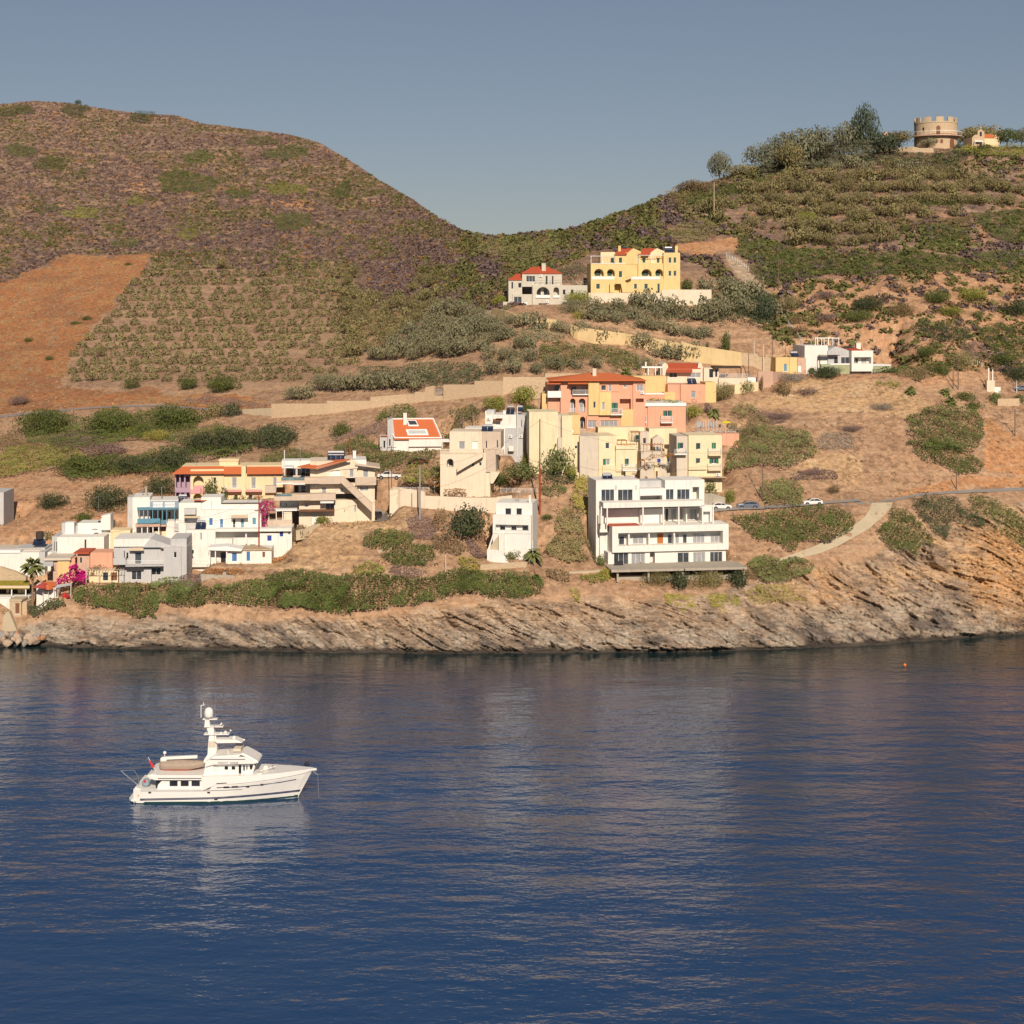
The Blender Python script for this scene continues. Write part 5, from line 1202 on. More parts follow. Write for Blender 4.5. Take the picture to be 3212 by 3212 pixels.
T(R4, [(860,340),(1000,320),(1160,380),(1330,440),(1350,540),(1260,550),(1150,440),(1040,420),(960,400)], 1.7, 'green', 'olive green brush climbing behind the white modern villa')
T(R4, [(1540,340),(1640,320),(1740,370),(1700,430),(1600,420)], 1.4, 'mauve', 'mauve brown brush patch on the right slope')
T(R4, [(650,290),(700,262),(800,260),(830,320),(820,345),(700,345)], 1.6, 'green', 'green brush behind the glazed roof frame of the white villa')
T(R5, [(880,480),(960,440),(1120,470),(1220,500),(1150,550),(1000,570),(880,560)], 1.6, 'green', 'largest green bush patch in the middle of the left hill')
T(R5, [(1490,700),(1560,675),(1700,680),(1720,740),(1640,780),(1520,770)], 1.6, 'green', 'round green bush patch on the right flank of the left hill')
T(R5, [(1440,340),(1560,300),(1690,320),(1700,360),(1560,385),(1450,375)], 1.4, 'green', 'green bush patch near the right shoulder of the left hill')
T(R5, [(1340,290),(1400,255),(1530,265),(1530,300),(1400,310)], 1.4, 'green', 'small green bush patch near the crest of the left hill')
T(R5, [(330,110),(380,80),(480,85),(520,115),(440,140),(350,135)], 1.8, 'dark', 'dark bush on the crest of the left hill beside the lone little tree')
T(R5, [(700,160),(760,120),(850,115),(840,170),(780,190)], 1.8, 'dark', 'dark green bush on the skyline of the left hill')
T(R5, [(150,650),(300,620),(340,660),(220,690)], 1.3, 'green', 'low green patch on the far left of the hill')
T(R5, [(330,680),(430,645),(540,655),(520,700),(380,710)], 1.2, 'bright', 'yellow green patch on the left hill above the orange field')
T(R5, [(1450,530),(1560,505),(1700,530),(1680,570),(1500,580)], 1.2, 'bright', 'yellow green patch high on the right flank of the left hill')
T(R5, [(180,400),(300,360),(400,390),(330,440),(200,440)], 1.3, 'green', 'green patch on the upper left of the left hill')
T(R5, [(970,780),(1060,760),(1110,800),(1040,830),(970,820)], 1.2, 'bright', 'yellow green clump above the left olive grove')
T(R5, [(-20,120),(100,85),(170,90),(190,130),(60,150),(-20,150)], 1.4, 'green', 'green brush on the crest at the top left')
T(R8, [(440,510),(560,520),(700,530),(830,510),(1000,500),(1010,590),(930,640),(860,665),(790,640),(740,690),(690,640),(600,620),(590,690),(560,600),(460,590)], .6, 'yellow', 'bright yellow green ice plant hanging over the rock below the deck', leaf=.28, stuff=True, name='creeper')
T(R8, [(1050,500),(1200,440),(1500,460),(1540,560),(1400,580),(1250,570),(1110,600)], .5, 'yellow', 'yellow green creeping plant on the rock right of the deck', leaf=.28, dens=.45, stuff=True, name='creeper')
T(V5, [(1080,1290),(1110,1240),(1170,1270),(1180,1400),(1120,1400)], .5, 'yellow', 'yellow green creeper running down the rock below the gully', leaf=.28, stuff=True, name='creeper')
T(V5, [(850,1080),(980,1060),(1110,1130),(1090,1200),(960,1190),(860,1140)], 1.2, 'brown', 'brown green brush on the rock edge below the gully')
T(V5, [(1180,1130),(1290,1120),(1450,1080),(1520,1120),(1480,1200),(1280,1210),(1180,1170)], 1.2, 'bright', 'yellow green brush left of the concrete deck')
T(V5, [(-20,960),(90,950),(180,1000),(180,1100),(90,1110),(-20,1080)], 1.3, 'yellow', 'light yellow prickly pears left of the small white cube house', leaf=.35)
T(V4, [(960,1300),(1050,1230),(1120,1260),(1115,1480),(1100,1650),(1000,1600),(930,1480),(960,1400)], 1.8, 'yellow', 'yellowing bushes against the left side of the white apartments')
T(V4, [(640,1370),(780,1340),(900,1380),(880,1440),(740,1470),(650,1430)], 1.4, 'fig', 'green shrub bed at the foot of the big bush in the town centre')
T(V3, [(760,1000),(820,940),(900,900),(980,940),(1050,1000),(1040,1060),(900,1080),(780,1060)], 2.2, 'bright', 'bright green vine over the wall right of the street', fix=(900,1170), name='vine', cat='vine')
T(V3, [(1010,1080),(1100,1035),(1220,1040),(1330,1080),(1480,1070),(1450,1100),(1250,1100),(1080,1110)], .7, 'rusty', 'rusty autumn vine on the white pergola frame', leaf=.3, fix=(1200,1170))
T(CT, [(240,800),(330,740),(480,700),(700,700),(790,740),(790,800),(700,800),(560,780),(420,800),(300,860)], .9, 'rusty', 'autumn brown vine arching over the cream terrace', leaf=.25, fix=(400,1150), name='vine', cat='vine')
T(CT, [(690,960),(760,950),(820,1000),(810,1080),(730,1100),(670,1060)], .8, 'brown', 'brown vine foot hanging on the cream terrace wall', leaf=.22, fix=(400,1160), name='vine', cat='vine')
T(HT, [(1370,470),(1400,440),(1520,425),(1700,430),(1850,450),(1840,472),(1600,472)], .5, 'bright', 'green planting along the roof edge of the salmon annex', leaf=.25, dens=1.3, fix=(1500,790))
T(A5, [(1310,870),(1330,820),(1450,840),(1600,830),(1750,850),(1780,910),(1650,940),(1500,910),(1380,880)], 1.2, 'bright', 'bright green shrubs at the foot of the white modern villa')
T(V2, [(1000,920),(1060,890),(1160,930),(1170,990),(1090,985),(1040,960)], 1.0, 'rusty', 'golden brown bush at the right end of the bungalow')
T(V2, [(940,530),(1000,500),(1060,520),(1080,570),(1010,620),(1005,750),(950,750),(945,640)], 1.4, 'magenta', 'crimson bougainvillea climbing between the white house and the beige guesthouse', leaf=.3, dens=1.3, name='bougainvillea', cat='bougainvillea', fix=(1000,790))
T(V1, [(520,1240),(600,1190),(660,1130),(720,1090),(740,1140),(800,1170),(820,1230),(790,1275),(720,1260),(640,1275),(560,1300)], 2.0, 'magenta', 'big magenta bougainvillea left of the cane pergola', leaf=.45, dens=2.6, name='bougainvillea', cat='bougainvillea', fix=(700,1300))
T(R6, [(110,905),(180,855),(250,838),(350,868),(480,895),(560,840),(640,835),(740,880),(820,835),(950,812),(1090,905),(1060,960),(1200,930),(1400,965),(1385,1080),(1200,1110),(1030,1100),(1000,1040),(880,1010),(700,1000),(560,1050),(380,1060),(150,1030)], 2.6, 'green', 'long belt of dark green bushes just under the upper road on the left', lump=5)
T(R6, [(320,1170),(400,1110),(520,1120),(600,1090),(760,1100),(850,1060),(940,1045),(1000,1060),(1050,1150),(1000,1190),(870,1195),(700,1200),(540,1230),(380,1232)], 2.4, 'green', 'lower belt of dark green bushes behind the long yellow guesthouse', lump=4.5)
T(R6, [(1380,1040),(1420,960),(1500,930),(1600,960),(1640,1000),(1560,1050),(1460,1065)], 2.4, 'dark', 'dark green bush mass under the start of the stone wall', lump=3.5)
T(V6, [(1010,560),(1100,520),(1300,560),(1300,620),(1200,640),(1080,610)], .8, 'mauve', 'purple brown heath on the terrace above the fig thicket')
T(V6, [(1310,1100),(1400,1040),(1550,1010),(1720,1040),(1740,1110),(1600,1100),(1450,1110)], .7, 'mauve', 'mauve brown heath strip on the slope above the white hatchback')
T(V3, [(800,1420),(950,1380),(1060,1420),(1100,1540),(1050,1620),(900,1600),(850,1520)], .8, 'mauve', 'brown heath beside the thick concrete pole')
T(R2, [(450,440),(520,350),(600,290),(720,255),(850,250),(930,240),(1010,230),(1120,250),(1170,320),(1120,345),(900,370),(700,430),(480,455)], 5, 'euc', 'grey green undergrowth knitting the ridge trees together', fix=(800,395), lump=4, leaf=.5, dens=1.2)
T(V7, [(800,818),(860,810),(1000,848),(1280,883),(1520,925),(1700,958),(1960,1005),(1960,1035),(1700,992),(1500,955),(1280,905),(1000,868),(850,835)], .7, 'green', 'dark creeper trailing along the top of the long yellow garden wall', leaf=.28, name='creeper', cat='creeper')
T(R2, [(1180,660),(1400,670),(1640,655),(1650,700),(1400,720),(1230,720)], 1.6, 'brown', 'brown green scrub between the lower olive rows of the right hill')
T(R2, [(380,790),(560,780),(700,830),(900,830),(900,860),(650,880),(480,900),(360,860)], 1.6, 'green', 'green scrub just above the red earth bank and fence', lump=3.5)
T(R2, [(1650,860),(1800,840),(1960,850),(1960,960),(1800,960),(1700,930)], 2.0, 'green', 'green bushes at the right edge above the bare ground', lump=3.5)
T(R4, [(1140,430),(1250,400),(1380,430),(1400,520),(1300,560),(1180,530)], 1.6, 'brown', 'brown green brush on the slope between the villa and the pole pair', lump=3)
T(V7, [(0,60),(120,60),(300,140),(420,90),(620,80),(740,140),(640,240),(420,260),(250,230),(0,200)], 1.8, 'olive', 'olive brown scrub on the spur above the two villas', lump=3.5)
T(VM, [(500,1085),(560,1070),(640,1085),(700,1080),(790,1090),(870,1070),(905,1075),(905,1105),(850,1125),(760,1142),(660,1150),(600,1148),(520,1140)], 2.4, 'green', 'clifftop hedge linking the bungalow side to the white cube house')
T(V3, [(1180,1150),(1300,1140),(1400,1160),(1380,1200),(1200,1210)], .9, 'rusty', 'autumn shrubs in the planter along the beige terrace wall', fix=(1280,1225), leaf=.28)
T(V3, [(1060,1420),(1110,1330),(1170,1310),(1190,1380),(1160,1500),(1090,1520)], 1.6, 'brown', 'yellow brown shrubs between the concrete pole and the round tree')
T(V4, [(640,1180),(760,1160),(960,1180),(1000,1260),(960,1330),(800,1340),(660,1300)], 1.8, 'dark', 'dark hedge at the foot of the feathery tree')
T(V3, [(1020,960),(1110,890),(1150,960),(1150,1050),(1060,1060)], 1.8, 'green', 'dark green hedge left of the beige house arches', fix=(1090,1140))
T(V5, [(40,760),(140,740),(240,800),(250,900),(150,930),(60,880)], .9, 'mauve', 'purple heath left of the outside staircase of the cube house')
T(V3, [(640,1960-60),(760,1850),(900,1880),(1000,1900),(960,1960),(700,1970)], .8, 'mauve', 'pinkish heath at the bottom of the dry slope')
T(V6, [(560,1130),(640,1120),(690,1160),(690,1230),(600,1240),(560,1200)], 1.4, 'fig', 'green climbing plant under the dark awning of the right cream block')
T(R6, [(1000,800),(1150,770),(1300,790),(1480,820),(1440,850),(1250,830),(1050,815)], .8, 'mauve', 'mauve brush on the cut bank above the upper road')
T(VM, [(1385,1075),(1430,1055),(1500,1060),(1480,1085),(1420,1095)], .8, 'brown', 'brown brush on the rock slope below the concrete ramp')
T(R1, [(-100,560),(0,560),(60,590),(0,640),(-120,660)], .7, 'mauve', 'mauve brush along the lower edge of the concrete ramp')
T(A5, [(1290,400),(1400,360),(1560,380),(1700,470),(1790,560),(1760,680),(1700,700),(1600,690),(1590,560),(1285,550)], 1.6, 'green', 'green brush filling the bank right of the white modern villa', lump=3)
T(R5, [(1830,540),(1932,500),(1932,600),(1850,600)], 1.2, 'green', 'green patch on the left hill just above the saddle')
T(R5, [(1230,560),(1300,535),(1400,560),(1380,600),(1260,600)], 1.2, 'green', 'green patch beside the largest one on the left hill')
T(R5, [(700,600),(760,585),(790,610),(740,640),(690,625)], 1.2, 'bright', 'small yellow green patch in the middle left of the hill')
T(R5, [(600,830),(700,810),(790,830),(740,870),(620,865)], 1.2, 'green', 'green patch just above the orange field')
T(R5, [(1000,360),(1100,330),(1180,360),(1100,400),(1010,400)], 1.2, 'green', 'green patch on the upper middle of the left hill')
T(R5, [(380,470),(440,430),(510,440),(470,480)], 1.2, 'green', 'small green patch on the upper left slope')
T(R5, [(20,320),(80,290),(210,330),(200,370),(60,370)], 1.2, 'green', 'green patch at the upper left edge of the hill')
T(V7, [(900,690),(1000,650),(1200,655),(1350,640),(1440,580),(1550,640),(1760,660),(1932,670),(1932,750),(1700,780),(1400,765),(1100,755),(930,740)], 3.2, 'silver', 'dense olive foliage along the foot of the yellow villa terrace', lump=2.4, leaf=.36)
T(R4, [(-30,40),(100,15),(250,5),(400,30),(462,100),(455,205),(330,218),(240,190),(120,205),(0,190)], 3.6, 'dark', 'dense dark tree mass at the right end of the villa gardens', lump=2.6, leaf=.36)
T(V7, [(230,880),(420,840),(620,870),(760,900),(720,960),(480,950),(300,960)], 2.4, 'silver', 'olive foliage below the stepped yellow retaining wall', lump=2.2, leaf=.36)
# ---------- single shrubs and trees
B = bush
for a in [
 (R6,240,1000,270,155,'green','round dark green bush standing leftmost under the upper road'),
 (R6,600,1000,270,165,'green','round green bush second from the left under the upper road'),
 (R6,950,960,290,145,'green','wide green bush under the upper road, near the stone wall start'),
 (R6,1100,1100,170,130,'dark','dark grey green bush, left half of the pair below the stone wall'),
 (R6,1260,1095,250,165,'dark','dark grey green bush, right half of the pair below the stone wall'),
 (R6,1500,1060,260,140,'dark','dark bush below the start of the long stone wall'),
 (R6,1180,900,110,90,'olive','left small olive bush at the foot of the concrete wall end'),
 (R6,1275,895,100,90,'dark','right small dark bush at the foot of the concrete wall end'),
 (R6,460,1215,300,130,'green','low dark green bush above the bare slope on the left'),
 (R6,730,1205,260,110,'dark','dark green bush in the middle of the row above the bare slope'),
 (R6,945,1195,210,155,'dark','dark green bush nearest the long yellow guesthouse'),
 (R6,590,1120,210,90,'mauve','grey mauve heath cushion among the green bushes on the left'),
 (R6,705,1000,90,62,'bright','small yellow green bush between the big green ones'),
 (R6,860,1030,140,70,'yellow','pale yellow green bushes above the bare hollow'),
 (R6,790,1010,90,90,'green','green bush filling the gap under the upper road'),
 (R6,1880,1000,110,90,'green','green bush on the slope under the stone wall'),
 (R6,720,770-30,90,60,'green','green clump at the lower edge of the olive grove, left'),
 (R6,1030,745,110,70,'green','green clump at the lower edge of the olive grove, middle'),
 (R6,1210,765,150,110,'green','large green clump at the lower edge of the olive grove'),
 (R6,100,830,110,60,'mauve','mauve brush on the orange field near the road'),
 (R6,265,580,56,26,'green','lone green tuft in the middle of the orange field'),
 (R6,480,360,56,26,'green','green tuft on the orange field near the grove corner'),
 (R6,420,384,70,20,'green','second green tuft on the orange field near the grove corner'),
 (R6,150,480,60,26,'green','dark green tuft on the lower orange field'),
 (R6,705,58,40,22,'green','tiny green tuft at the top of the orange field'),
 (V1,470,590,250,175,'dark','isolated dark round bush on the bare slope left of the blue guesthouse'),
 (V1,980,610,370,275,'dark','biggest isolated bush on the bare slope, behind the white block'),
 (V1,760,712,200,100,'green','green bush behind the rear parapet of the white block'),
 (V1,1480,450,280,200,'dark','dark bush beside the arched corner of the long yellow guesthouse'),
 (V1,440,800,200,90,'green','green brush behind the low white building'),
 (V1,235,900,170,90,'bright','yellow green brush above the low sheet roof'),
 (V2,470,545,140,275,'green','upright conifer in front of the long yellow guesthouse'),
 (V2,605,550,75,170,'green','slim conifer in front of the long yellow guesthouse'),
 (V2,715,550,75,90,'green','potted green shrub left under the pink balconies'),(V2,790,550,90,95,'green','potted green shrub right under the pink balconies'),
 (V2,1330,790,180,150,'brown','bare brown bush with pink flowers at the beige guesthouse'),
 (V2,1525,700,130,80,'bright','broad leaved green plants by the beige guesthouse door'),
 (V4,540,690+340,20,20,'bright','small shrub by the cream wall'),
 (V4,455,640,30,20,'green','tiny shrub by the white house roof'),
 (V5,520,980,230,100,'fig','green shrub at the foot of the small white cube house'),
 (V5,530,870,150,80,'mauve','plum coloured bush in front of the small white cube house'),
 (V5,1390,1050,120,120,'fig','round green bush left of the concrete deck stairs'),
 (V5,1460,1190,130,130,'yellow','tall yellow green shrub beside the deck retaining wall'),
 (V5,855,590,110,70,'green','small dark bush right of the small white cube house'),
 (V5,1235,1000,80,70,'brown','brown bush in the lower gully'),
 (R8,400,460,210,130,'olive','olive green bush under the left end of the deck'),
 (R8,555,490,180,160,'dark','dark bush under the deck, second from the left'),
 (R8,790,490,260,155,'olive','wide olive green bush under the middle of the deck'),
 (R8,1000,480,190,155,'dark','dark bush under the right part of the deck'),
 (R4,540,150,140,105,'olive','olive bush beside the wire fence on the right slope'),
 (R4,1010,152,210,105,'dark','dark green bush on the bare ground, upper middle of the right slope'),
 (R4,950,215,220,85,'green','green bush on the bare ground below the darker one'),
 (R4,1215,182,150,90,'brown','brown green bush on the bare ground right of the dark pair'),
 (R4,1420,110,185,108,'green','round green bush high on the bare ground to the right'),
 (R4,1485,178,160,72,'bright','yellow green bush under the round green one'),
 (R4,1635,92,200,100,'bright','bright green bush near the top right of the bare ground'),
 (R4,1880,185,190,120,'dark','dark round bush at the right edge of the bare ground'),
 (R4,1655,195,92,56,'green','small green bush in the middle right of the bare ground'),
 (R4,590,225,110,60,'brown','brown bush beside the wire fence'),
 (R4,590,290,120,60,'brown','lower brown bush beside the wire fence'),
 (R4,750,50+30,120,60,'mauve','mauve brush at the top of the bare ground'),
 (R4,760,215,130,60,'mauve','mauve brush left of the green pair'),
 (R4,1440,540,150,100,'green','green bush behind the two poles on the right slope'),
 (R4,1545,490,190,115,'olive','rounded olive bush on the right slope above the pale pier'),
 (R4,1360,415,150,90,'green','olive green bush above the white modern villa, right'),
 (R4,1800,475,190,90,'green','green bush right of the rounded olive one'),
 (R4,1890,572,190,120,'dark','dark bush above the parked car at the right edge'),
 (R4,755,550,190,78,'dark','dark dome of foliage in front of the white modern villa'),
 (R4,535,570,190,60,'grey','grey dry brush under the ochre house'),
 (R4,490,655,125,92,'brown','brown bush on the dry terrace under the ochre house'),
 (R4,132,665,155,112,'olive','round grey green olive bush against the ochre wall'),
 (R4,270,640,95,80,'fig','fresh green bush against the low cream wall'),
 (R4,1595,690,130,65,'green','low green bush left of the pale pier'),
 (R4,1770,700,90,85,'fig','bush with white flowers in front of the short stone wall'),
 (R4,1905,700,80,60,'green','green bush behind the short stone wall'),
 (R4,640,655,130,50,'mauve','grey pile of cut branches on the dry terrace'),
 (R4,1080,740,150,45,'grey','silver grey bush patch on the dry slope'),
 (R4,900,870,140,45,'mauve','dark heath on the dry slope behind the fig thicket'),
 (R4,480,800,150,45,'mauve','purple brown heath above the fig thicket'),
 (R4,1640,740,120,60,'green','dark shrub right above the domed thicket'),
 (V6,505,560,170,110,'bright','bright green rounded tree beside the salmon annex'),
 (V6,610,560,70,110,'mauve','mauve brush behind the sun terrace'),
 (V6,620,1220,140,110,'green','green shrub under the right cream block'),
 (V6,800,1330,100,140,'bright','bright green climbing bush beside the parked white car'),
 (V6,1700,1245,110,80,'brown','brown bush on the slope above the road'),
 (V6,1530,1090,250,60,'mauve','dark mauve heath strip above the road'),
 (V6,500,420,110,60,'fig','green shrub at the salmon house wall'),
 (V7,870,640,270,130,'bright','yellow green tree at the corner of the stone villa'),
 (V7,830,740,200,150,'silver','silvery tree below the stone villa corner'),
 (V7,1650,520,110,110,'bright','yellow green shrub at the right corner of the yellow villa'),
 (V7,1800,520,140,120,'green','green shrub right of the yellow villa'),
 (V7,180,660,120,80,'bright','green shrub left of the stone villa'),
 (V7,250,700,90,60,'silver','round clipped shrub on the stone villa terrace'),
 (V7,870,780,90,90,'yellow','yellow green shrub under the villas'),
 (R7,1180,240,90,60,'green','small dark tree beside the bare mound'),
 (R5,428,85,36,30,'dark','lone tiny tree on the crest of the left hill'),
 (R2,750,710,130,85,'bright','bright green bush among the olive rows of the right hill'),
 (R2,530,680,60,40,'olive','small olive bush at the lower left of the olive rows'),
 (R3,1160,560,120,80,'dark','dark green shrub at the foot of the round tower'),
 (R3,1300,600,180,110,'yellow','yellow shrub between tower and chapel'),
 (R3,1440,570,120,100,'dark','dark green shrub in front of the chapel'),
 ]:
    if a[3] <= 20: continue
    B(*a)
for a in [
 (V3,1400,1630,430,350,'dark','big round dark green tree left of the small white cube house',.12),
 (V4,400,1375,400,270,'fig','spreading dark green tree beside the white bar railing',.38),
 (V4,815,1290,370,350,'fig','tall feathery green tree against the cream blank walls',.12),
 (V4,525,1080,210,200,'bright','yellow green tree beside the tall white cubic house',.25),
 (V4,440,560,270,230,'bright','bright green pine between the stone wall and the white roofs',.2),
 (V4,180,640,220,190,'bright','bright green tree behind the white cubic house roof',.2),
 (V4,520,640,160,180,'green','green tree left of the hotel stairs',.2),
 (V2,1710,600,180,160,'bright','round bright green tree in front of the beige guesthouse stair',.4),
 (V1,1190,770,110,135,'bright','bright green tree left of the blue guesthouse',.2),
 (V1,900,1190,220,160,'brown','brown green tree above the cane pergola',.25),
 (V1,170,1250,150,100,'dark','dark green tree above the tavern canopy',.2),
 (A5,540,790,470,190,'dark','wide dark green tree crown left of the villa entrance',.05),
 (R2,1070,345,105,290,'pine','tallest dark pine on the right ridge',.1),
 (R2,955,345,130,200,'euc','grey green eucalyptus left of the tallest pine',.15),
 (R2,830,375,150,205,'euc','tall eucalyptus beside the ridge power pole',.15),
 (R2,700,410,180,225,'euc','broad eucalyptus in the middle of the ridge group',.18),
 (R2,610,410,160,205,'euc','eucalyptus with thin trunks left of the broad one',.2),
 (R2,530,430,140,170,'euc','leftmost eucalyptus of the ridge group',.2),
 (R2,660,455,110,190,'olive','pale trunked eucalyptus in front of the ridge group',.3),
 (R2,275,475,90,165,'euc','lone windblown tree on the left rim of the right hill',.12),
 (R2,885,360,130,120,'pine','dark low pine behind the power pole',.1),
 (R2,1000,330,120,150,'pine','dark pine hugging the tallest one on the left',.1),
 (R2,1160,335,160,130,'pine','dark pine at the right foot of the tallest one',.1),
 (R2,770,350,120,130,'pine','dark pine in the middle of the ridge group',.1),
 (R2,1260,280,160,90,'olive','grey olive tree in front of the open pavilion',.3),
 (R2,1195,262,150,105,'pine','dark tree behind the open pavilion',.1),
 (R2,1410,290,80,60,'silver','small twisted olive tree in front of the round tower',.35),
 (R2,1700,265,140,110,'olive','brown green tree behind the chapel bell gable',.1),
 (R2,1780,262,160,125,'olive','brown green tree right behind the chapel',.1),
 (R2,1850,270,100,90,'green','green tree right of the chapel',.1),
 (R2,1925,265,70,90,'euc','tree at the right edge of the hill top',.1),
 (R2,400,445,130,70,'olive','low ridge tree left of the eucalyptus group',.1),
 (R2,130,540,120,80,'brown','low ridge tree near the saddle',.1),
 (R7,1425,235,100,80,'bright','bright green tree left of the stone villa terrace',.15),
 (R4,145,430,70,170,'green','dark cypress like tree in front of the yellow garden wall',.1),
 (R4,35,430,30,120,'green','slim cypress in front of the yellow garden wall',.05),
 (R4,362,625,22,100,'brown','thin cypress in front of the faded pink wall',.05),
 (R4,390,215,150,180,'pine','dark bushy tree at the right end of the villa garden',.1),
 (V3,1115,1130,150,200,'green','leafy green tree left of the beige house arches',.2),
 (V4,215,1170,190,190,'fig','green tree against the right side wall of the beige house',.25),
 (V4,560,1200,120,120,'fig','small green tree between the red based pole and the cubic house',.25),
 (V3,1530,1330,130,120,'green','small dark tree under the white bar railing',.2),
 (V2,880,545,110,110,'green','green tree top behind the rust brown pole',.2),
 (V4,930,1330,150,180,'bright','yellow green tree between the cream block and the white apartments',.25),
 (V4,1490,0,1,1,'green','',.1)]:
    if a[3] <= 1: continue
    k_ = 1.3 if a[0] is R2 else 1.; B(a[0],a[1],a[2],a[3]*k_,a[4]*(1.08 if a[0] is R2 else 1.),a[5],a[6],None,'tree','tree',a[7], dy=9. if 'behind the' in a[6] and a[0] is R2 else 0.)
# ---------- olive trees
OL = []
def grid(view, poly, dx, dy, w, kind, grp, jit=.28, skip=.0):
    P = view.L(poly); xs = [p[0] for p in P]; ys = [p[1] for p in P]; y = min(ys); r = 0; rg = random.Random(len(OL)+3)
    while y < max(ys):
        x = min(xs)-dx+((r*.36) % 1)*dx
        while x < max(xs):
            xx = x+rg.uniform(-jit,jit)*dx; yy = y+rg.uniform(-jit,jit)*dy
            if pip(xx, yy, P) and rg.random() > skip: OL.append((xx, yy, w*(rg.uniform(.9,1.12) if grp == 0 else rg.uniform(.9,1.35)), kind, grp))
            x += dx
        y += dy; r += 1
grid(R6, [(850,35),(1180,70),(1500,100),(1760,70),(1960,110),(1960,640),(1560,710),(1380,735),(1250,745),(960,715),(520,735),(390,700),(400,520),(540,430),(640,280),(760,125)], 41, 25, 39, 'olive', 0, jit=.15, skip=.03)
grid(R7, [(330,0),(430,40),(520,180),(700,200),(920,90),(1060,140),(1070,260),(800,480),(480,610),(360,640),(360,200)], 40, 25, 47, 'olive', 0)
grid(R7, [(1050,290),(1240,300),(1500,440),(1280,600),(1000,610),(720,640),(470,640),(640,560),(800,480)], 36, 24, 50, 'silver', 1)
grid(R7, [(-30,830),(960,750),(970,810),(560,850),(0,890),(-30,880)], 34, 30, 52, 'silver', 2, jit=.15)
grid(R2, [(260,620),(480,500),(760,420),(1250,410),(1680,430),(1800,510),(1932,530),(1932,640),(1640,660),(1200,690),(760,690),(500,670),(300,650)], 33, 37, 46, 'olive', 3, jit=.2)
grid(R2, [(760,700),(1200,690),(1220,820),(1100,830),(640,840),(640,760)], 36, 38, 50, 'olive', 3, jit=.2)
grid(R2, [(0,640),(280,640),(350,700),(500,700),(560,780),(380,790),(280,730),(60,700)], 46, 27, 48, 'olive', 3, skip=.2)
grid(R2, [(950,400),(1350,380),(1500,390),(1480,430),(900,430)], 40, 24, 40, 'silver', 3)
for x,yb,w in ((960,800,130),(1070,820,120),(1210,835,125),(1330,790,120),(1440,885,135),(1560,895,125),(1450,740,180),(1700,945,130),(1820,945,110),(1900,965,110),(1750,800,150),(1880,800,120),(1000,720,120),(1160,750,140),(1250,750,130),(1620,800,130),(1370,690,130),(1560,740,140),(1660,730,130),(520,900,150),(700,920,130),(890,950,150),(1100,990,150),(1430,1055,170),(250,960,110),(180,980,100),(370,860,120),(90,1140,120),(230,1150,120),(310,1130,90),(450,1170,140),(510,1265,120),(660,1235,130),(840,1225,120),(1020,1220,110),(1440,1200,120),(1600,1140,150),(1720,1150,140),(1850,1150,140),(120,1280,150),(300,1270,150),(370,1060,120),(450,1040,130),(60,900,130),(150,880,130),(280,830,90)):
    X_, Y_ = V7(x, yb); OL.append((X_, Y_, w*.3623, 'silver', 4))
for x,yb,w in ((30,70,110),(60,180,100),(160,60,120),(200,160,120),(230,110,110),(300,100,130),(340,190,110),(420,200,100),(50,230,110),(140,200,110),(260,180,100),(20,320,90)):
    X_, Y_ = R4(x, yb); OL.append((X_, Y_, w*.5238, 'silver', 4))
for x,yb,w in ((1360,810,130),(1700,840,130),(1880,820,110),(250,750,120),(1620,900,110),(460,720,110),(900,830,90),(820,760,120),(1540,1010,150),(1720,1020,140),(1100,700,130)):
    X_, Y_ = R3(x, yb); OL.append((X_, Y_, w*.265, 'silver', 3))
OLG = ['olive trees of the grove on the left hill', 'silvery olive trees on the spur left of the villas', 'olive trees lined up above the stone wall', 'olive trees on the terraces of the right hill', 'olive trees in the garden below the villas']
OLL = ['rounded olive tree in the grove on the left hillside', 'silvery olive tree crowded on the spur left of the stone villa', 'grey green olive tree lined up just above the long stone wall', 'low olive tree in the terraced rows of the right hill', 'silvery olive tree in the gardens below the two villas']
def oliveproto(kind, k):
    r = empty('olive_tree', (0,0,0)); me = crown_mesh('M' if k < 2 else 'S', k, kind)
    c = bpy.data.objects.new('crown', me); COL.objects.link(c); c.parent = r; c.location = (0,0,.22); c.scale = (1,1,.9)
    t = bpy.data.objects.new('trunk', trunk_mesh(k%3)); COL.objects.link(t); t.parent = r; t.scale = (1,1,.9); return r
protos = {(kd, k): oliveproto(kd, k) for kd in ('olive','silver') for k in range(4)}
usedp = set()
OL = [o for o in OL if not any(False for _ in ())]
near = sorted(OL, key=lambda o: -o[2]*(1.5 if o[4] in (4,1,2) else 1.))[:292]; ns = set(id(o) for o in near); far = [o for o in OL if id(o) not in ns]
for o in near:
    X_, Y_, w, kd, g = o; k = RND.randrange(4); key = (kd, k)
    p = at(X_, Y_); rm = w*p.y/F/2*(1.3 if g == 4 else 1.08)
    r = protos[key] if key not in usedp else copy_tree(protos[key])
    usedp.add(key); r.location = (p.x, p.y+rm*.5, p.z-.1); s = rm; r.scale = (s, s, s*RND.uniform(1.45,1.8)); r.rotation_euler.z = RND.random()*6.28
    tag(r, OLL[g], 'olive tree', OLG[g])
for key, r in protos.items():
    if key not in usedp:
        for c in list(r.children): bpy.data.objects.remove(c)
        bpy.data.objects.remove(r)
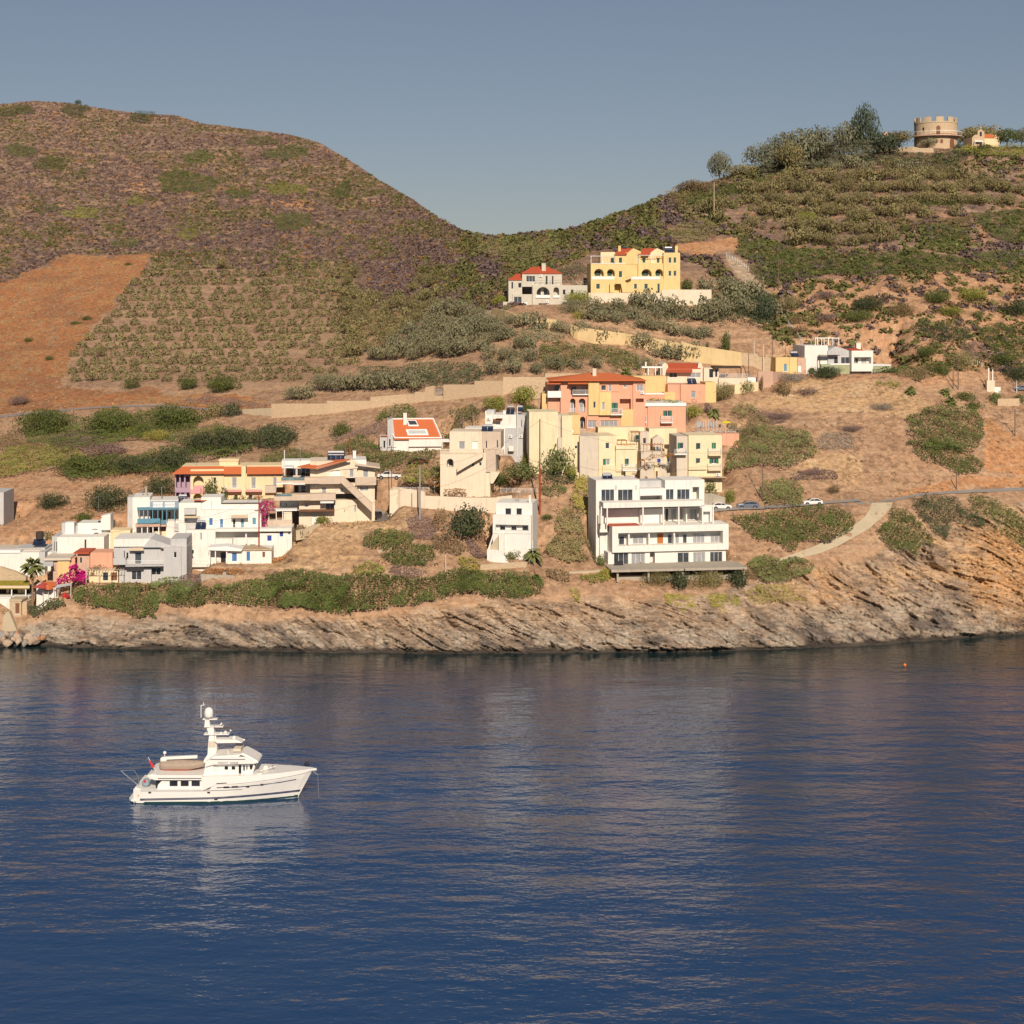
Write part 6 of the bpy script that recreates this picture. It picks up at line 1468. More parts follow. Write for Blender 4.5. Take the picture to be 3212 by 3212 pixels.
# ---------- masses nobody can count, each one mesh with its own colours
def blobs(name, X_, Y_, R, HH, C_, label, nq=16, leaf=.75, seed=1, cat='scrub', jitc=.18):
    rg = np.random.default_rng(seed); gx, gy, gz = gp(X_, Y_); n = len(gx)
    d = rg.normal(0, 1, (n, nq, 3)); d /= np.linalg.norm(d, axis=2)[..., None]; d[..., 2] = np.abs(d[..., 2])
    rr = (.7+.3*rg.random((n, nq)))[..., None]
    P = d*rr*np.stack([R, R, HH], -1)[:, None, :]; P[..., 2] += HH[:, None]*.05
    P += np.stack([gx, gy+R*.3, gz], -1)[:, None, :]
    V, Q = quads(P.reshape(-1, 3), d.reshape(-1, 3), np.repeat(R*leaf, nq), rg, .75)
    cc = C_*(1+jitc*rg.normal(0, 1, (n, 1))); cc = np.repeat(np.clip(cc, .01, 1), nq*4, 0)
    o = npmesh(name, V, Q, leafmat_attr, cc); tag(o, label, cat, kind='stuff'); return o
if far:
    fa = np.array([(o[0], o[1], o[2]) for o in far]); R = fa[:, 2]*Yg(fa[:, 0], fa[:, 1])/F/2
    blobs('olive_grove', fa[:, 0], fa[:, 1], R, R*1.35, np.tile(np.array((.185,.168,.070)), (len(R), 1)), 'farther olive trees of the groves merging into one mass', nq=150, leaf=.28, seed=4, cat='grove', jitc=.12)
THK_EX = [V3.L([(-80,1340),(560,1330),(900,1330),(940,1450),(700,1520),(560,1480),(440,1560),(400,1650),(560,1780),(300,1820),(-500,1880),(-700,1740)])]
GROVES = [R6.L([(850,35),(1500,100),(1960,110),(1960,640),(1560,710),(960,715),(520,735),(390,700),(400,520),(640,280)]), ORANGE_P] if 'ORANGE_P' in globals() else []
def scat(n, x0, x1, y0f, y1f, seed, keep):
    rg = np.random.default_rng(seed); X_ = rg.uniform(x0, x1, n); a = y0f(X_); b = y1f(X_); Y_ = a+(b-a)*rg.random(n)**1.0
    k = keep(X_, Y_, rg); return X_[k], Y_[k], rg
PAL = np.array([(.165,.112,.102),(.130,.092,.086),(.20,.14,.118),(.165,.145,.052),(.125,.122,.042),(.19,.115,.06),(.28,.14,.045)])
def orange_region(): return R6.L([(-20,170),(80,130),(160,90),(280,40),(360,0),(560,0),(700,0),(840,-5),(835,40),(760,120),(690,190),(640,270),(560,350),(520,430),(440,480),(395,530),(380,630),(345,700),(480,745),(800,745),(1130,765),(1300,780),(1480,800),(1490,850),(1100,850),(800,830),(350,850),(-20,890)])
OR_ = orange_region(); GR_ = R6.L([(850,35),(1180,70),(1500,100),(1760,70),(1960,110),(1960,640),(1560,710),(1380,735),(960,715),(520,735),(390,700),(400,520),(540,430),(640,280),(760,125)])
def kleft(X_, Y_, rg):
    k = ~pip(X_, Y_, OR_); g = pip(X_, Y_, GR_); k &= ~(g & (rg.random(len(X_)) < .75)); return k & (fbm(X_/60, Y_/30, 3, 33) > .17+.1*rg.random(len(X_)))
X_, Y_, rg = scat(24000, -60, 1640, lambda x: skyl(x)+3, lambda x: np.interp(x, [-60,300,900,1300,1640], [900,860,900,1000,960]), 21, kleft)
t = fbm(X_/90, Y_/45, 3, 55)+.25*(rg.random(len(X_))-.5); idx = np.select([t < .40, t < .47, t < .53, t < .57, t < .62], [4, 3, 0, 1, 2], 0); idx = np.where(rg.random(len(X_)) < .05, 6, idx); idx = np.where(rg.random(len(X_)) < .08, 5, idx)
R = rg.uniform(.5, 1.1, len(X_))
blobs('scrub', X_, Y_, R, R*.9, PAL[idx], 'mauve and olive heath covering the left hill', nq=13, seed=22, cat='heath')
def kright(X_, Y_, rg):
    bare = np.zeros(len(X_), bool)
    for P in (R4.L([(580,-10),(1100,-20),(1932,-20),(1932,560),(1400,600),(1200,560),(640,560),(600,300),(520,120)]), ): bare |= pip(X_, Y_, P)
    rows = pip(X_, Y_, R2.L([(260,600),(480,480),(760,400),(1250,390),(1680,400),(1932,500),(1932,650),(1640,670),(1220,700),(1220,830),(640,840),(300,660)]))
    red = pip(X_, Y_, R2.L([(10,770),(340,760),(380,850),(540,1060),(400,1060),(250,880),(30,880)]))
    return ~red & ~(rows & (rg.random(len(X_)) < .8)) & ~(bare & (rg.random(len(X_)) < .5)) & (fbm(X_/50, Y_/25, 3, 36) > .27+.1*rg.random(len(X_)))
X_, Y_, rg = scat(9500, 1440, 3280, lambda x: skyl(x)+3, lambda x: np.interp(x, [1440,1900,2200,2500,3280], [960,780,830,1130,1180]), 25, kright)
t = fbm(X_/70, Y_/35, 3, 57)+.3*(rg.random(len(X_))-.5); idx = np.select([t < .50, t < .56, t < .60, t < .63], [4, 3, 5, 0], 1)
R = rg.uniform(.7, 1.6, len(X_))
blobs('scrub', X_, Y_, R, R*.9, PAL[idx], 'brown and green heath covering the right hill', nq=16, seed=26, cat='heath')
def klow(X_, Y_, rg): return fbm(X_/45, Y_/22, 3, 38) > .46+.12*rg.random(len(X_))
X_, Y_, rg = scat(14000, -60, 3280, lambda x: np.interp(x, [-60,300,700,1300,1700,2200,2500,3280], [1260,1260,1260,1250,1270,1220,1130,1180]), lambda x: cliff_top(x)-5, 29, klow)
LP = np.array([(.48,.31,.17),(.36,.22,.125),(.20,.135,.10),(.14,.125,.045),(.55,.39,.22)])
idx = rg.choice(5, len(X_), p=[.3,.25,.15,.12,.18]); R = rg.uniform(.15, .40, len(X_))*np.where(rg.random(len(X_)) < .12, 2.0, 1.)
blobs('dry_brush', X_, Y_, R, R*.9, LP[idx], 'dry grass tufts and low brush over the lower slopes', nq=12, leaf=.5, seed=30, cat='dry brush')
X_, Y_, rg = scat(2600, -60, 1500, lambda x: x*0+790, lambda x: x*0+1310, 31, lambda a, b, r: pip(a, b, OR_))
idx = rg.choice(4, len(X_), p=[.30,.25,.1,.35]); R = rg.uniform(.15, .45, len(X_))
blobs('dry_brush', X_, Y_, R, R*.6, LP[idx], 'sparse dry tufts on the orange field', nq=8, leaf=.8, seed=32, cat='dry brush')
X_, Y_, rg = scat(2200, 560, 1400, lambda x: x*0+1600, lambda x: x*0+1830, 41, lambda a, b, r: pip(a, b, V3.L([(-500,1560),(-80,1340),(560,1330),(900,1330),(940,1450),(560,1500),(400,1650),(300,1820),(-500,1880)])))
R = rg.uniform(.2, .45, len(X_)); blobs('dry_grass', X_, Y_, R, R*.7, np.tile(np.array([(.62,.42,.24)]), (len(R), 1)), 'pale golden grass on the slope right of the bungalow', nq=14, leaf=.35, seed=42, cat='dry grass')
X_, Y_, rg = scat(5200, -60, 3280, lambda x: np.interp(x, [-60,1300,1700,2200,2500,3280], [1240,1250,1270,1220,940,900]), lambda x: cliff_top(x)+25, 61, lambda a, b, r: fbm(a/35, b/18, 3, 39) > .5)
R = rg.uniform(.08, .26, len(X_)); blobs('stones', X_, Y_, R, R*.7, np.tile(np.array([(.50,.38,.27)]), (len(R), 1)), 'loose pale stones strewn over the lower slopes', nq=7, leaf=1.1, seed=62, cat='stones', jitc=.25)
# ---------- palms
def palm(view, x, yb, h, rad, label, fan=False, dry=0, trunk_r=.22, n=54):
    px, py = view(x, yb); p = at(px, py); s = view.k*p.y/F; hm = h*s; rm = rad*s
    o = empty('palm_tree', (p.x, p.y+.3, p.z-.1), 0, label, 'palm'); rg = random.Random(int(x*3+yb))
    if hm > .4:
        MB().lathe((0,0,0), [(trunk_r*1.25,-.3),(trunk_r,hm*.3),(trunk_r*.85,hm*.75),(trunk_r*1.3,hm)], 9).build('trunk', palmtrunk, o)
    def fronds(cnt, lo, hi, m, nm, ln):
        mb = MB()
        for i in range(cnt):
            a = 2*pi*i/cnt+rg.uniform(-.2,.2); e = rg.uniform(lo, hi); L_ = ln*rg.uniform(.8,1.1); pts = []
            for k in range(6):
                q = k/5; r = L_*q*cos(e)*(1-.1*q); z = L_*q*sin(e)-L_*.55*q*q*(1 if not fan else .7); pts.append(Vector((r*cos(a), r*sin(a), hm+z)))
            side = Vector((-sin(a), cos(a), 0))
            for k in range(5):
                w0 = L_*(.10+.16*sin(pi*min(1,(k+.2)/5)))*(1 if not fan else (1.6 if k > 2 else .3)); w1 = L_*(.10+.16*sin(pi*min(1,(k+1.2)/5)))*(1 if not fan else (1.6 if k > 1 else .4))
                if k == 4: w1 *= .3
                for sg in (-1, 1): mb.quad(pts[k], pts[k+1], pts[k+1]+side*sg*w1*.45-Vector((0,0,w1*.35)), pts[k]+side*sg*w0*.45-Vector((0,0,w0*.35)))
        mb.build(nm, m, o)
    fronds(n, -.5, 1.3, palmm, 'fronds', rm)
    if dry: fronds(dry, -1.5, -.7, palmdry, 'dry_fronds', rm*.8)
    return o
palm(V1, 300, 1440, 450, 130, 'tall fan palm with a brown skirt beside the red parasols', True, 22)
palm(V1, 1010, 1060, 130, 75, 'fan palm between the white block and the grey house', True, 14)
palm(V5, 720, 1020, 110, 130, 'dark feathery date palm right of the small white cube house', False, 6, .3, 44)
palm(V5, 750, 1200, 40, 90, 'small yellowing palm on the cliff edge below the date palm', False, 6)
palm(V4, 1495, 260, 70, 85, 'pale fan palm above the hotel roof', True, 4)
palm(V6, 665, 580, 60, 70, 'small palm beside the bright tree behind the sun terrace', False, 2)
palm(R4, 1255, 645, 30, 45, 'low fan palm right of the white modern villa', True, 3); palm(R4, 1465, 650, 25, 45, 'upper fan palm of the pair above the domed thicket', True, 3); palm(R4, 1495, 705, 25, 50, 'lower fan palm of the pair above the domed thicket', True, 3)
palm(A5, 440, 640, 70, 90, 'grey dry palm left of the white modern villa porch', False, 6)
palm(HT, 1480, 790, 20, 75, 'spiky agave on the roof terrace of the cream block', False, 0)
palm(A4, 110, 575, 20, 40, 'small spiky plant on the salmon terrace', False, 0)
palm(A5, 250, 660, 90, 70, 'dry feathery palm beside the ochre house', False, 10)
# ================================================================== YACHT
hullm = mat('white_hull_gelcoat', (.80,.76,.70), .35, var=.03, spec=.5); boot = mat('dark_green_boot_stripe', (.01,.04,.04), .4); antif = mat('dark_antifoul', (.02,.03,.03), .6); navy = mat('navy_stripe', (.02,.03,.08), .5)
canvas = mat('taupe_boat_cover', (.36,.28,.22), .85, var=.12, scale=2, bump=.05, bscale=4); redflag = mat('red_flag_cloth', (.55,.03,.04), .8); orangebuoy = mat('orange_plastic', (.85,.20,.02), .5)
def yacht():
    S = .3623; k = 207.0/F*S; yc = 207.0
    VB = View(350,2180,S)
    # waterline centre: y = 950 in the close view
    wl = VB(0,945)[1]; yc = H*F/(wl-HOR); k = S*yc/F
    o3 = ray(VB(140,945)[0], wl, yc); o = empty('motor_yacht', (o3.x, yc+2.9, 0), 0, 'white motor yacht with a tall radar mast and covered tender, anchored alone in the bay', 'yacht')
    X = lambda x: (x-140)*k; Z = lambda y: (945-y)*k
    # hull: half breadth along the length
    def half(x, z): 
        q = (x-150)/(1735-150); b = 2.95*(1-max(0,(q-.42)/.58)**2.3)*(1 if q > .06 else .9+.1*q/.06)
        f = max(0, min(1, z/Z(760))); fl = max(0,(q-.5)/.5)
        return max(.03, b*(1-.45*fl*(1-f))*(.93+.07*f))
    xs = [185,230,300,450,600,750,868,902,1000,1150,1300,1420,1520,1600,1660,1710]
    def sheer(x): return np.interp(x, [185,868,902,1100,1300,1500,1640,1735], [822,822,765,760,745,728,712,694])
    rows = [-.35, 0.05, .16, .30, .48, .62, .76, .88, 1.0]; vs = []; fs = []
    nx = len(xs); nr = len(rows)
    def stem(z): return np.interp(z, [-1, Z(940), Z(694)], [1585, 1590, 1722])
    for sg in (-1, 1):
        for x in xs:
            for r in rows:
                zt = Z(sheer(x)); z = zt*r if r > 0 else -1.0
                xx = 185+(x-185)*(stem(z)-185)/(1710-185)
                if x <= 230: xx += (230-x)*.0
                q = (x-150)/(1710-150); b = half(x, z)
                if x == xs[-1]: b = .04
                if r < 0: b *= .6
                vs.append((X(xx), sg*b, z))
    for s_ in range(2):
        for i in range(nx-1):
            for j in range(nr-1):
                a = s_*nx*nr+i*nr+j; f = (a, a+nr, a+nr+1, a+1); fs.append(f if s_ == 0 else f[::-1])
    for j in range(nr-1):   # transom
        a = j; b_ = nx*nr+j; fs.append((a, a+1, b_+1, b_))
    for i in range(nx-1): fs.append((i*nr+nr-1, (i+1)*nr+nr-1, nx*nr+(i+1)*nr+nr-1, nx*nr+i*nr+nr-1))
    hull = MB().add(vs, fs).build('hull', hullm, o)
    def strip(pts, m, name, w=3, off=.03, parent=None, sides=(1,-1)):     # pts (x,y) along the near side
        mb = MB(); P = []
        for x, y in pts:
            z = Z(y); xr = 185+(x-185)*(1710-185)/(stem(z)-185); P.append((x, -half(xr, z)-off, z))
        for i in range(len(P)-1):
            a, b = P[i], P[i+1]; h = w*k/2
            for sg in sides:
                mb.add([(X(a[0]),sg*a[1],a[2]-h),(X(b[0]),sg*b[1],b[2]-h),(X(b[0]),sg*b[1],b[2]+h),(X(a[0]),sg*a[1],a[2]+h),
                    (X(a[0]),sg*(a[1]+.05),a[2]-h),(X(b[0]),sg*(b[1]+.05),b[2]-h),(X(b[0]),sg*(b[1]+.05),b[2]+h),(X(a[0]),sg*(a[1]+.05),a[2]+h)], [(0,1,2,3),(7,6,5,4),(0,4,5,1),(3,2,6,7)])
        return mb.build(name, m, parent or hull)
    L_ = lambda x0,y0,x1,y1,n=10: [(x0+(x1-x0)*i/n, y0+(y1-y0)*i/n) for i in range(n+1)]
    strip(L_(195,938,1590,930,14), boot, 'boot_stripe', 20, .02); strip(L_(245,903,1610,876,14), navy, 'stripe', 7); strip(L_(245,913,1605,886,14), navy, 'stripe', 7)
    strip([(908,766),(1100,758),(1300,742),(1500,725),(1690,706)], darkglass, 'rub_rail', 8, .06); strip([(910,803),(1100,802),(1280,794),(1450,783),(1580,771)], navy, 'stripe', 7); strip(L_(700,830,1125,824,5), steel, 'rub_rail', 4, .06); strip(L_(250,830,700,830,5), steel, 'rub_rail', 4, .05)
    for x0,x1,y in ((968,1018,800),(1040,1092,799),(1160,1188,802),(1282,1305,792),(888,915,905),(318,342,845),(828,852,845)):
        w = strip(L_(x0,y,x1,y,2), darkglass, 'porthole', 13, .06, None, (1,))
    # swim platform
    MB().prismz([(X(140),-2.0),(X(165),-2.5),(X(245),-2.7),(X(245),2.7),(X(165),2.5),(X(140),2.0)], Z(930), Z(908)).build('swim_platform', hullm, o)
    mb = MB().prism([(X(188),Z(925)),(X(245),Z(925)),(X(258),Z(822)),(X(205),Z(800)),(X(196),Z(815))], -2.7, 2.7); mb.build('transom', hullm, o)
    MB().add([(X(225),-2.72,Z(880)),(X(238),-2.72,Z(880)),(X(258),-2.76,Z(822)),(X(238),-2.76,Z(822)),(X(225),-2.78,Z(880)),(X(238),-2.78,Z(880)),(X(258),-2.82,Z(822)),(X(238),-2.82,Z(822))],[(4,5,6,7),(0,3,2,1),(0,1,5,4),(1,2,6,5),(2,3,7,6),(3,0,4,7)]).build('rescue_float', orangebuoy, o)
    def prof(pts, y0, y1, m, name, parent=None, bev=.06):
        ob = MB().prism([(X(x),Z(y)) for x,y in pts], y0, y1).build(name, m, parent or o)
        if bev: md = ob.modifiers.new('bevel','BEVEL'); md.width = bev; md.segments = 2; md.limit_method = 'ANGLE'
        return ob
    dh = prof([(385,828),(392,790),(430,750),(900,750),(900,828)], -2.35, 2.35, hullm, 'deck_house')
    for x0,x1 in ((498,562),(594,658),(688,755)):
        f = MB().box(X(x0)-.05,X(x1)+.05,-2.40,-2.34,Z(800),Z(746)).build('window', steel, dh); MB().box(X(x0),X(x1),-2.43,-2.41,Z(796),Z(750)).build('pane', darkglass, f)
    for x0,x1 in ((806,832),(850,862)): MB().box(X(x0),X(x1),-2.40,-2.36,Z(802) if x1-x0 > 15 else Z(790),Z(750)).build('door', darkglass, dh)
    prof([(370,800),(372,745),(430,745),(400,790),(385,828),(372,825)], -2.2, 2.2, darkglass, 'aft_glazing')
    prof([(298,703),(340,690),(420,700),(780,700),(780,742),(370,742),(330,728)], -2.75, 2.75, hullm, 'boat_deck'); strip2 = MB().box(X(400),X(825),-2.80,-2.76,Z(727),Z(722)).build('stripe', navy, o)
    prof([(780,700),(1230,700),(1290,690),(1300,720),(1290,744),(1100,758),(880,766),(870,745),(780,745)], -2.2, 2.2, hullm, 'portuguese_bridge', bev=.1)
    # raised bulwark follows the hull's plan, narrowing to the bow
    bx = [780,900,1100,1300,1450,1560,1640,1700,1738]; by = [708,704,702,700,696,692,690,688,690]; vb = []; fb = []
    for x, y in zip(bx, by):
        zt = Z(y); zb = Z(float(sheer(min(x,1735))))-.12; hb = half(x-14, Z(740))+.03 if x < 1730 else .1
        vb += [(X(x),-hb,zb),(X(x),-hb-.02,zt),(X(x),hb+.02,zt),(X(x),hb,zb)]
    for i in range(len(bx)-1):
        a = 4*i; fb += [(a,a+4,a+5,a+1),(a+1,a+5,a+6,a+2),(a+2,a+6,a+7,a+3)]
    fb += [(0,1,2,3), (4*(len(bx)-1)+3,4*(len(bx)-1)+2,4*(len(bx)-1)+1,4*(len(bx)-1))]
    MB().add(vb, fb).build('bulwark', hullm, o)
    ph = prof([(785,705),(800,600),(845,570),(900,620),(1215,620),(1232,640),(1215,690),(1210,705)], -1.95, 1.95, hullm, 'pilothouse')
    for x0,x1 in ((968,998),(1030,1060)):
        f = MB().box(X(x0)-.06,X(x1)+.06,-2.01,-1.94,Z(666),Z(628)).build('window', trimw, ph); MB().box(X(x0),X(x1),-2.04,-2.02,Z(662),Z(632)).build('pane', darkglass, f)
    MB().box(X(1090),X(1112),-2.0,-1.94,Z(698),Z(622)).build('door', darkglass, ph)
    for x0,x1,y1 in ((1130,1143,672),(1157,1166,664)): MB().box(X(x0),X(x1),-2.0,-1.94,Z(y1),Z(628)).build('pane', darkglass, ph)
    MB().prism([(X(1188),Z(662)),(X(1205),Z(662)),(X(1216),Z(624)),(X(1186),Z(624))],-2.0,-1.94).build('pane', darkglass, ph)
    MB().add([(X(1218),-1.8,Z(662)),(X(1234),-1.8,Z(630)),(X(1234),1.8,Z(630)),(X(1218),1.8,Z(662)),(X(1222),-1.8,Z(662)),(X(1238),-1.8,Z(630)),(X(1238),1.8,Z(630)),(X(1222),1.8,Z(662))],[(0,1,2,3),(4,7,6,5),(0,4,5,1),(3,2,6,7),(1,5,6,2),(0,3,7,4)]).build('windscreen', darkglass, ph)
    fb_ = prof([(845,570),(870,545),(1090,530),(1130,515),(1190,545),(1255,582),(1268,600),(1225,612),(870,620),(800,640)], -2.3, 1.2, hullm, 'flybridge', bev=.12)
    MB().box(X(848),X(1150),-2.36,-2.305,Z(570),Z(566)).build('stripe', navy, fb_); MB().box(X(870),X(1215),-2.36,-2.305,Z(622),Z(619)).build('stripe', navy, fb_)
    MB().prism([(X(1095),Z(542)),(X(1150),Z(545)),(X(1112),Z(530))],-2.34,-2.305).build('flybridge_window', darkglass, fb_)
    cu = bpy.data.curves.new('name_text','FONT'); cu.body = 'MIGHTY  HORSE'; cu.size = .47; cu.extrude = .01; cu.shear = .3; cu.space_character = 1.12
    to = bpy.data.objects.new('lettering', cu); COL.objects.link(to); bpy.context.view_layer.update()
    me = bpy.data.meshes.new_from_object(to.evaluated_get(bpy.context.evaluated_depsgraph_get())); bpy.data.objects.remove(to)
    wd = max(v.co.x for v in me.vertices); me.materials.clear(); me.materials.append(darkglass); lt = bpy.data.objects.new('lettering', me); COL.objects.link(lt); lt.parent = fb_
    sx = (X(1092)-X(912))/wd; lt.scale = (sx, sx*1.05, 1); lt.rotation_euler = (radians(90),0,0); lt.location = (X(912),-2.33,Z(606))
    # emblem ring
    t = MB()
    for i in range(18):
        a, b = 2*pi*i/18, 2*pi*(i+1)/18; t.tube((X(888)+.27*cos(a),-1.99,Z(655)+.33*sin(a)),(X(888)+.27*cos(b),-1.99,Z(655)+.33*sin(b)),.015,n=4)
    t.tube((X(884),-1.99,Z(668)),(X(893),-1.99,Z(646)),.02,n=4); t.build('emblem', steel, ph)
    # funnel and mast
    mast = prof([(765,615),(800,560),(808,440),(880,440),(882,535),(850,575),(800,620),(770,640)], -.6, .6, hullm, 'mast')
    MB().box(X(812),X(875),-.62,.62,Z(498),Z(442)).build('funnel_panel', greige, mast)
    prof([(805,442),(812,400),(790,335),(815,330),(770,322),(775,255),(812,252),(820,322),(850,330),(862,380),(985,383),(870,400),(878,440)], -.35, .35, hullm, 'mast_upper', mast, .03)
    for x0,x1,y,w in ((755,882,256,.35),(770,935,320,.45),(768,988,385,.55)): MB().box(X(x0),X(x1),-w,w,Z(y+4),Z(y-4)).build('mast_platform', hullm, mast)
    prof([(868,440),(880,422),(1045,422),(1110,450),(890,454)], -1.0, .8, hullm, 'hardtop', mast, .05)
    MB().lathe((X(805),0,Z(240)), [(.50,0),(.57,.12),(.57,.62),(.50,.92),(.33,1.13),(.1,1.22)], 16).build('radar_dome', hullm, mast, smooth=True); MB().lathe((X(805),0,Z(252)), [(.3,0),(.5,.16)], 12).build('dome_foot', steel, mast)
    for x,y,r in ((912,300,.12),(920,290,.13),(955,365,.22),(915,372,.15),(1000,350,.12),(1030,410,.24),(1118,432,.13)):
        MB().lathe((X(x),-.3,Z(y)-r), [(r*.8,0),(r,r*.6),(r*.8,r*1.2),(r*.2,r*1.6)], 8).build('antenna_dome', hullm, mast)
    MB().tube((X(742),-.4,Z(240)),(X(742),-.4,Z(130)),.05).tube((X(742),-.4,Z(132)),(X(770),-.2,Z(132)),.05).tube((X(763),-.3,Z(132)),(X(763),-.3,Z(104)),.04).build('light_mast', hullm, mast)
    MB().tube((X(856),.6,Z(440)),(X(852),.6,Z(60)),.02).tube((X(862),-.9,Z(440)),(X(864),-.9,Z(260)),.015).build('whip_antenna', steel, mast)
    # tender under its cover, on the boat deck
    def loftboat(x0, x1, yt, yb, w, m, name, par, peak=None):
        vs = []; fs = []; n = 12
        for i in range(n+1):
            q = i/n; hw = w*(.72+.28*sin(pi*min(1, q*1.1)))*(1-max(0,(q-.7)/.3)**2*.75)
            x = X(x0+(x1-x0)*q); zt = Z(yt+14*abs(q-.45)*2); zb = Z(yb-22*max(0,(q-.55)/.45)**1.5)
            for (a, zz) in ((-.7,0.0),(-1,.45),(-.95,.7),(-.45,.96),(0,1.0),(.45,.96),(.95,.7),(1,.45),(.7,0)): vs.append((x, hw*a, zb+(zt-zb)*zz))
        for i in range(n):
            for j in range(8): a = i*9+j; fs.append((a+1, a, a+9, a+10))
        fs.append(tuple(range(9))); fs.append(tuple(range(n*9+8, n*9-1, -1)))
        return MB().add(vs, fs).build(name, m, par, smooth=True)
    bo = loftboat(380,778,612,690,1.05,canvas,'tender_cover',o)
    loftboat(400,740,676,702,.8,rust,'tender_hull',bo)
    prof([(385,640),(382,600),(400,590),(705,575),(708,600),(440,612),(425,640)], -.25, .25, hullm, 'crane_boom', bev=.05); prof([(385,700),(388,610),(425,605),(425,700)], .2, .8, hullm, 'crane_post', bev=.04)
    MB().lathe((X(418),0,Z(585)), [(.05,0),(.05,.3),(.22,.35),(.18,.6),(.05,.65)], 8).build('search_light', hullm, o)
    MB().tube((X(362),-1.5,Z(690)),(X(295),-1.5,Z(565)),.035).build('flag_staff', hullm, o)
    MB().add([(X(300),-1.52,Z(590)),(X(322),-1.50,Z(600)),(X(356),-1.62,Z(650)),(X(330),-1.6,Z(655)),(X(300),-1.55,Z(590)),(X(322),-1.53,Z(600)),(X(356),-1.65,Z(650)),(X(330),-1.63,Z(655))],[(0,1,2,3),(7,6,5,4),(0,4,5,1),(1,5,6,2),(2,6,7,3),(3,7,4,0)]).build('flag', redflag, o)
    MB().tube((X(208),-1.8,Z(800)),(X(62),-1.8,Z(678)),.05).tube((X(62),-1.8,Z(678)),(X(178),-1.8,Z(672)),.04).tube((X(178),-1.8,Z(672)),(X(218),-1.8,Z(740)),.04).tube((X(218),-1.8,Z(740)),(X(215),-1.8,Z(805)),.04).tube((X(165),-1.8,Z(750)),(X(218),-1.8,Z(738)),.03).build('stern_davit', steel, o)
    MB().lathe((X(278),-1.6,Z(822)), [(.25,0),(.5,.35),(.5,.75),(.3,1.0)], 9).build('outboard_motor', paleblue_p, o); MB().lathe((X(275),-2.0,Z(775)), [(.12,0),(.2,.12),(.1,.3)], 8).build('red_float', redflag, o)
    MB().box(X(1360),X(1372),-.4,.4,Z(700),Z(672)).build('windlass', steel, o); MB().tube((X(1270),-1.2,Z(690)),(X(1390),-.3,Z(668)),.05).build('deck_crane', hullm, o); MB().lathe((X(1305),0,Z(700)),[(.35,0),(.35,.35),(.2,.5)],10).build('deck_locker', hullm, o)
    MB().box(X(1710),X(1752),-.2,.2,Z(706),Z(692)).build('bow_roller', hullm, o); MB().tube((X(1712),0,Z(712)),(X(1762),0,Z(748)),.07).tube((X(1762),0,Z(748)),(X(1785),-.25,Z(742)),.06).tube((X(1762),0,Z(748)),(X(1740),.25,Z(752)),.06).build('anchor', steel, o)
    MB().tube((X(1760),0,Z(748)),(X(1778),-.5,-.5),.03).build('anchor_chain', steel, o)
    r = MB()
    for x in range(1000,1700,70): r.tube((X(x),-half(x-14,Z(740))-.0,Z(702)),(X(x),-half(x-14,Z(740)),Z(680)),.018,n=4)
    r.tube((X(930),-1.9,Z(545)),(X(930),-1.9,Z(522)),.05).box(X(985),X(1000),-1.2,-.8,Z(540),Z(512)).box(X(1035),X(1100),-1.2,1.2,Z(522),Z(497)); r.build('flybridge_seats', greige, fb_)
    return o
yacht()
def float_at(P_, r, m, label, nm='buoy'):
    px, py = P_; y = H*F/(py-HOR); p = ray(px, py, y); o = empty(nm, (p.x, p.y, 0), 0, label, nm)
    MB().lathe((0,0,-r*.4), [(r*.5,0),(r,r*.5),(r,r*1.0),(r*.5,r*1.6),(r*.1,r*1.8)], 12).build('float', m, o, smooth=True); MB().lathe((0,0,r*1.3),[(r*.1,0),(r*.1,r*.3)],6).build('ring', steel, o)
float_at(R1(728,1892), .27, orangebuoy, 'small orange mooring buoy near the right shore')
float_at(View(350,2180,.3623)(1690,604), .34, darkglass, 'small black buoy off the bow of the yacht')
# ================================================================== CARS
carwhite = mat('white_car_paint', (.78,.76,.73), .3, var=.02, spec=.6, coat=.6); cardark = mat('dark_blue_car_paint', (.03,.035,.055), .25, var=.03, spec=.6, coat=.6); carsilver = mat('blue_grey_car_paint', (.17,.20,.25), .3, .3, .03, coat=.6); carred = mat('maroon_car_paint', (.20,.02,.03), .3, var=.03, coat=.6); tyre = mat('tyre_rubber', (.02,.02,.02), .9); rimm = mat('alloy_rim', (.45,.45,.46), .35, .7, .05)
lampm = mat('headlight_glass', (.55,.55,.55), .15, spec=.8); taill = mat('tail_light', (.35,.02,.02), .3)
PROF = {'hatch': ([(-2.0,.35),(-2.02,.75),(-1.9,.95),(-1.0,1.05),(-.35,1.45),(.95,1.50),(1.65,1.25),(1.98,.95),(2.0,.4)], [(-.92,1.04),(-.32,1.38),(.90,1.43),(1.5,1.2),(1.62,1.02)]),
 'suv': ([(-2.2,.4),(-2.25,.85),(-2.1,1.05),(-1.1,1.15),(-.4,1.58),(.9,1.60),(1.9,1.35),(2.15,1.05),(2.18,.45)], [(-1.0,1.14),(-.36,1.50),(.86,1.52),(1.65,1.32),(1.85,1.12)]),
 'pickup': ([(-2.5,.45),(-2.55,.95),(-2.4,1.1),(-1.4,1.15),(-.9,1.65),(.3,1.68),(.55,1.1),(2.5,1.08),(2.52,.5)], [(-1.3,1.14),(-.85,1.57),(.24,1.6),(.42,1.15)])}
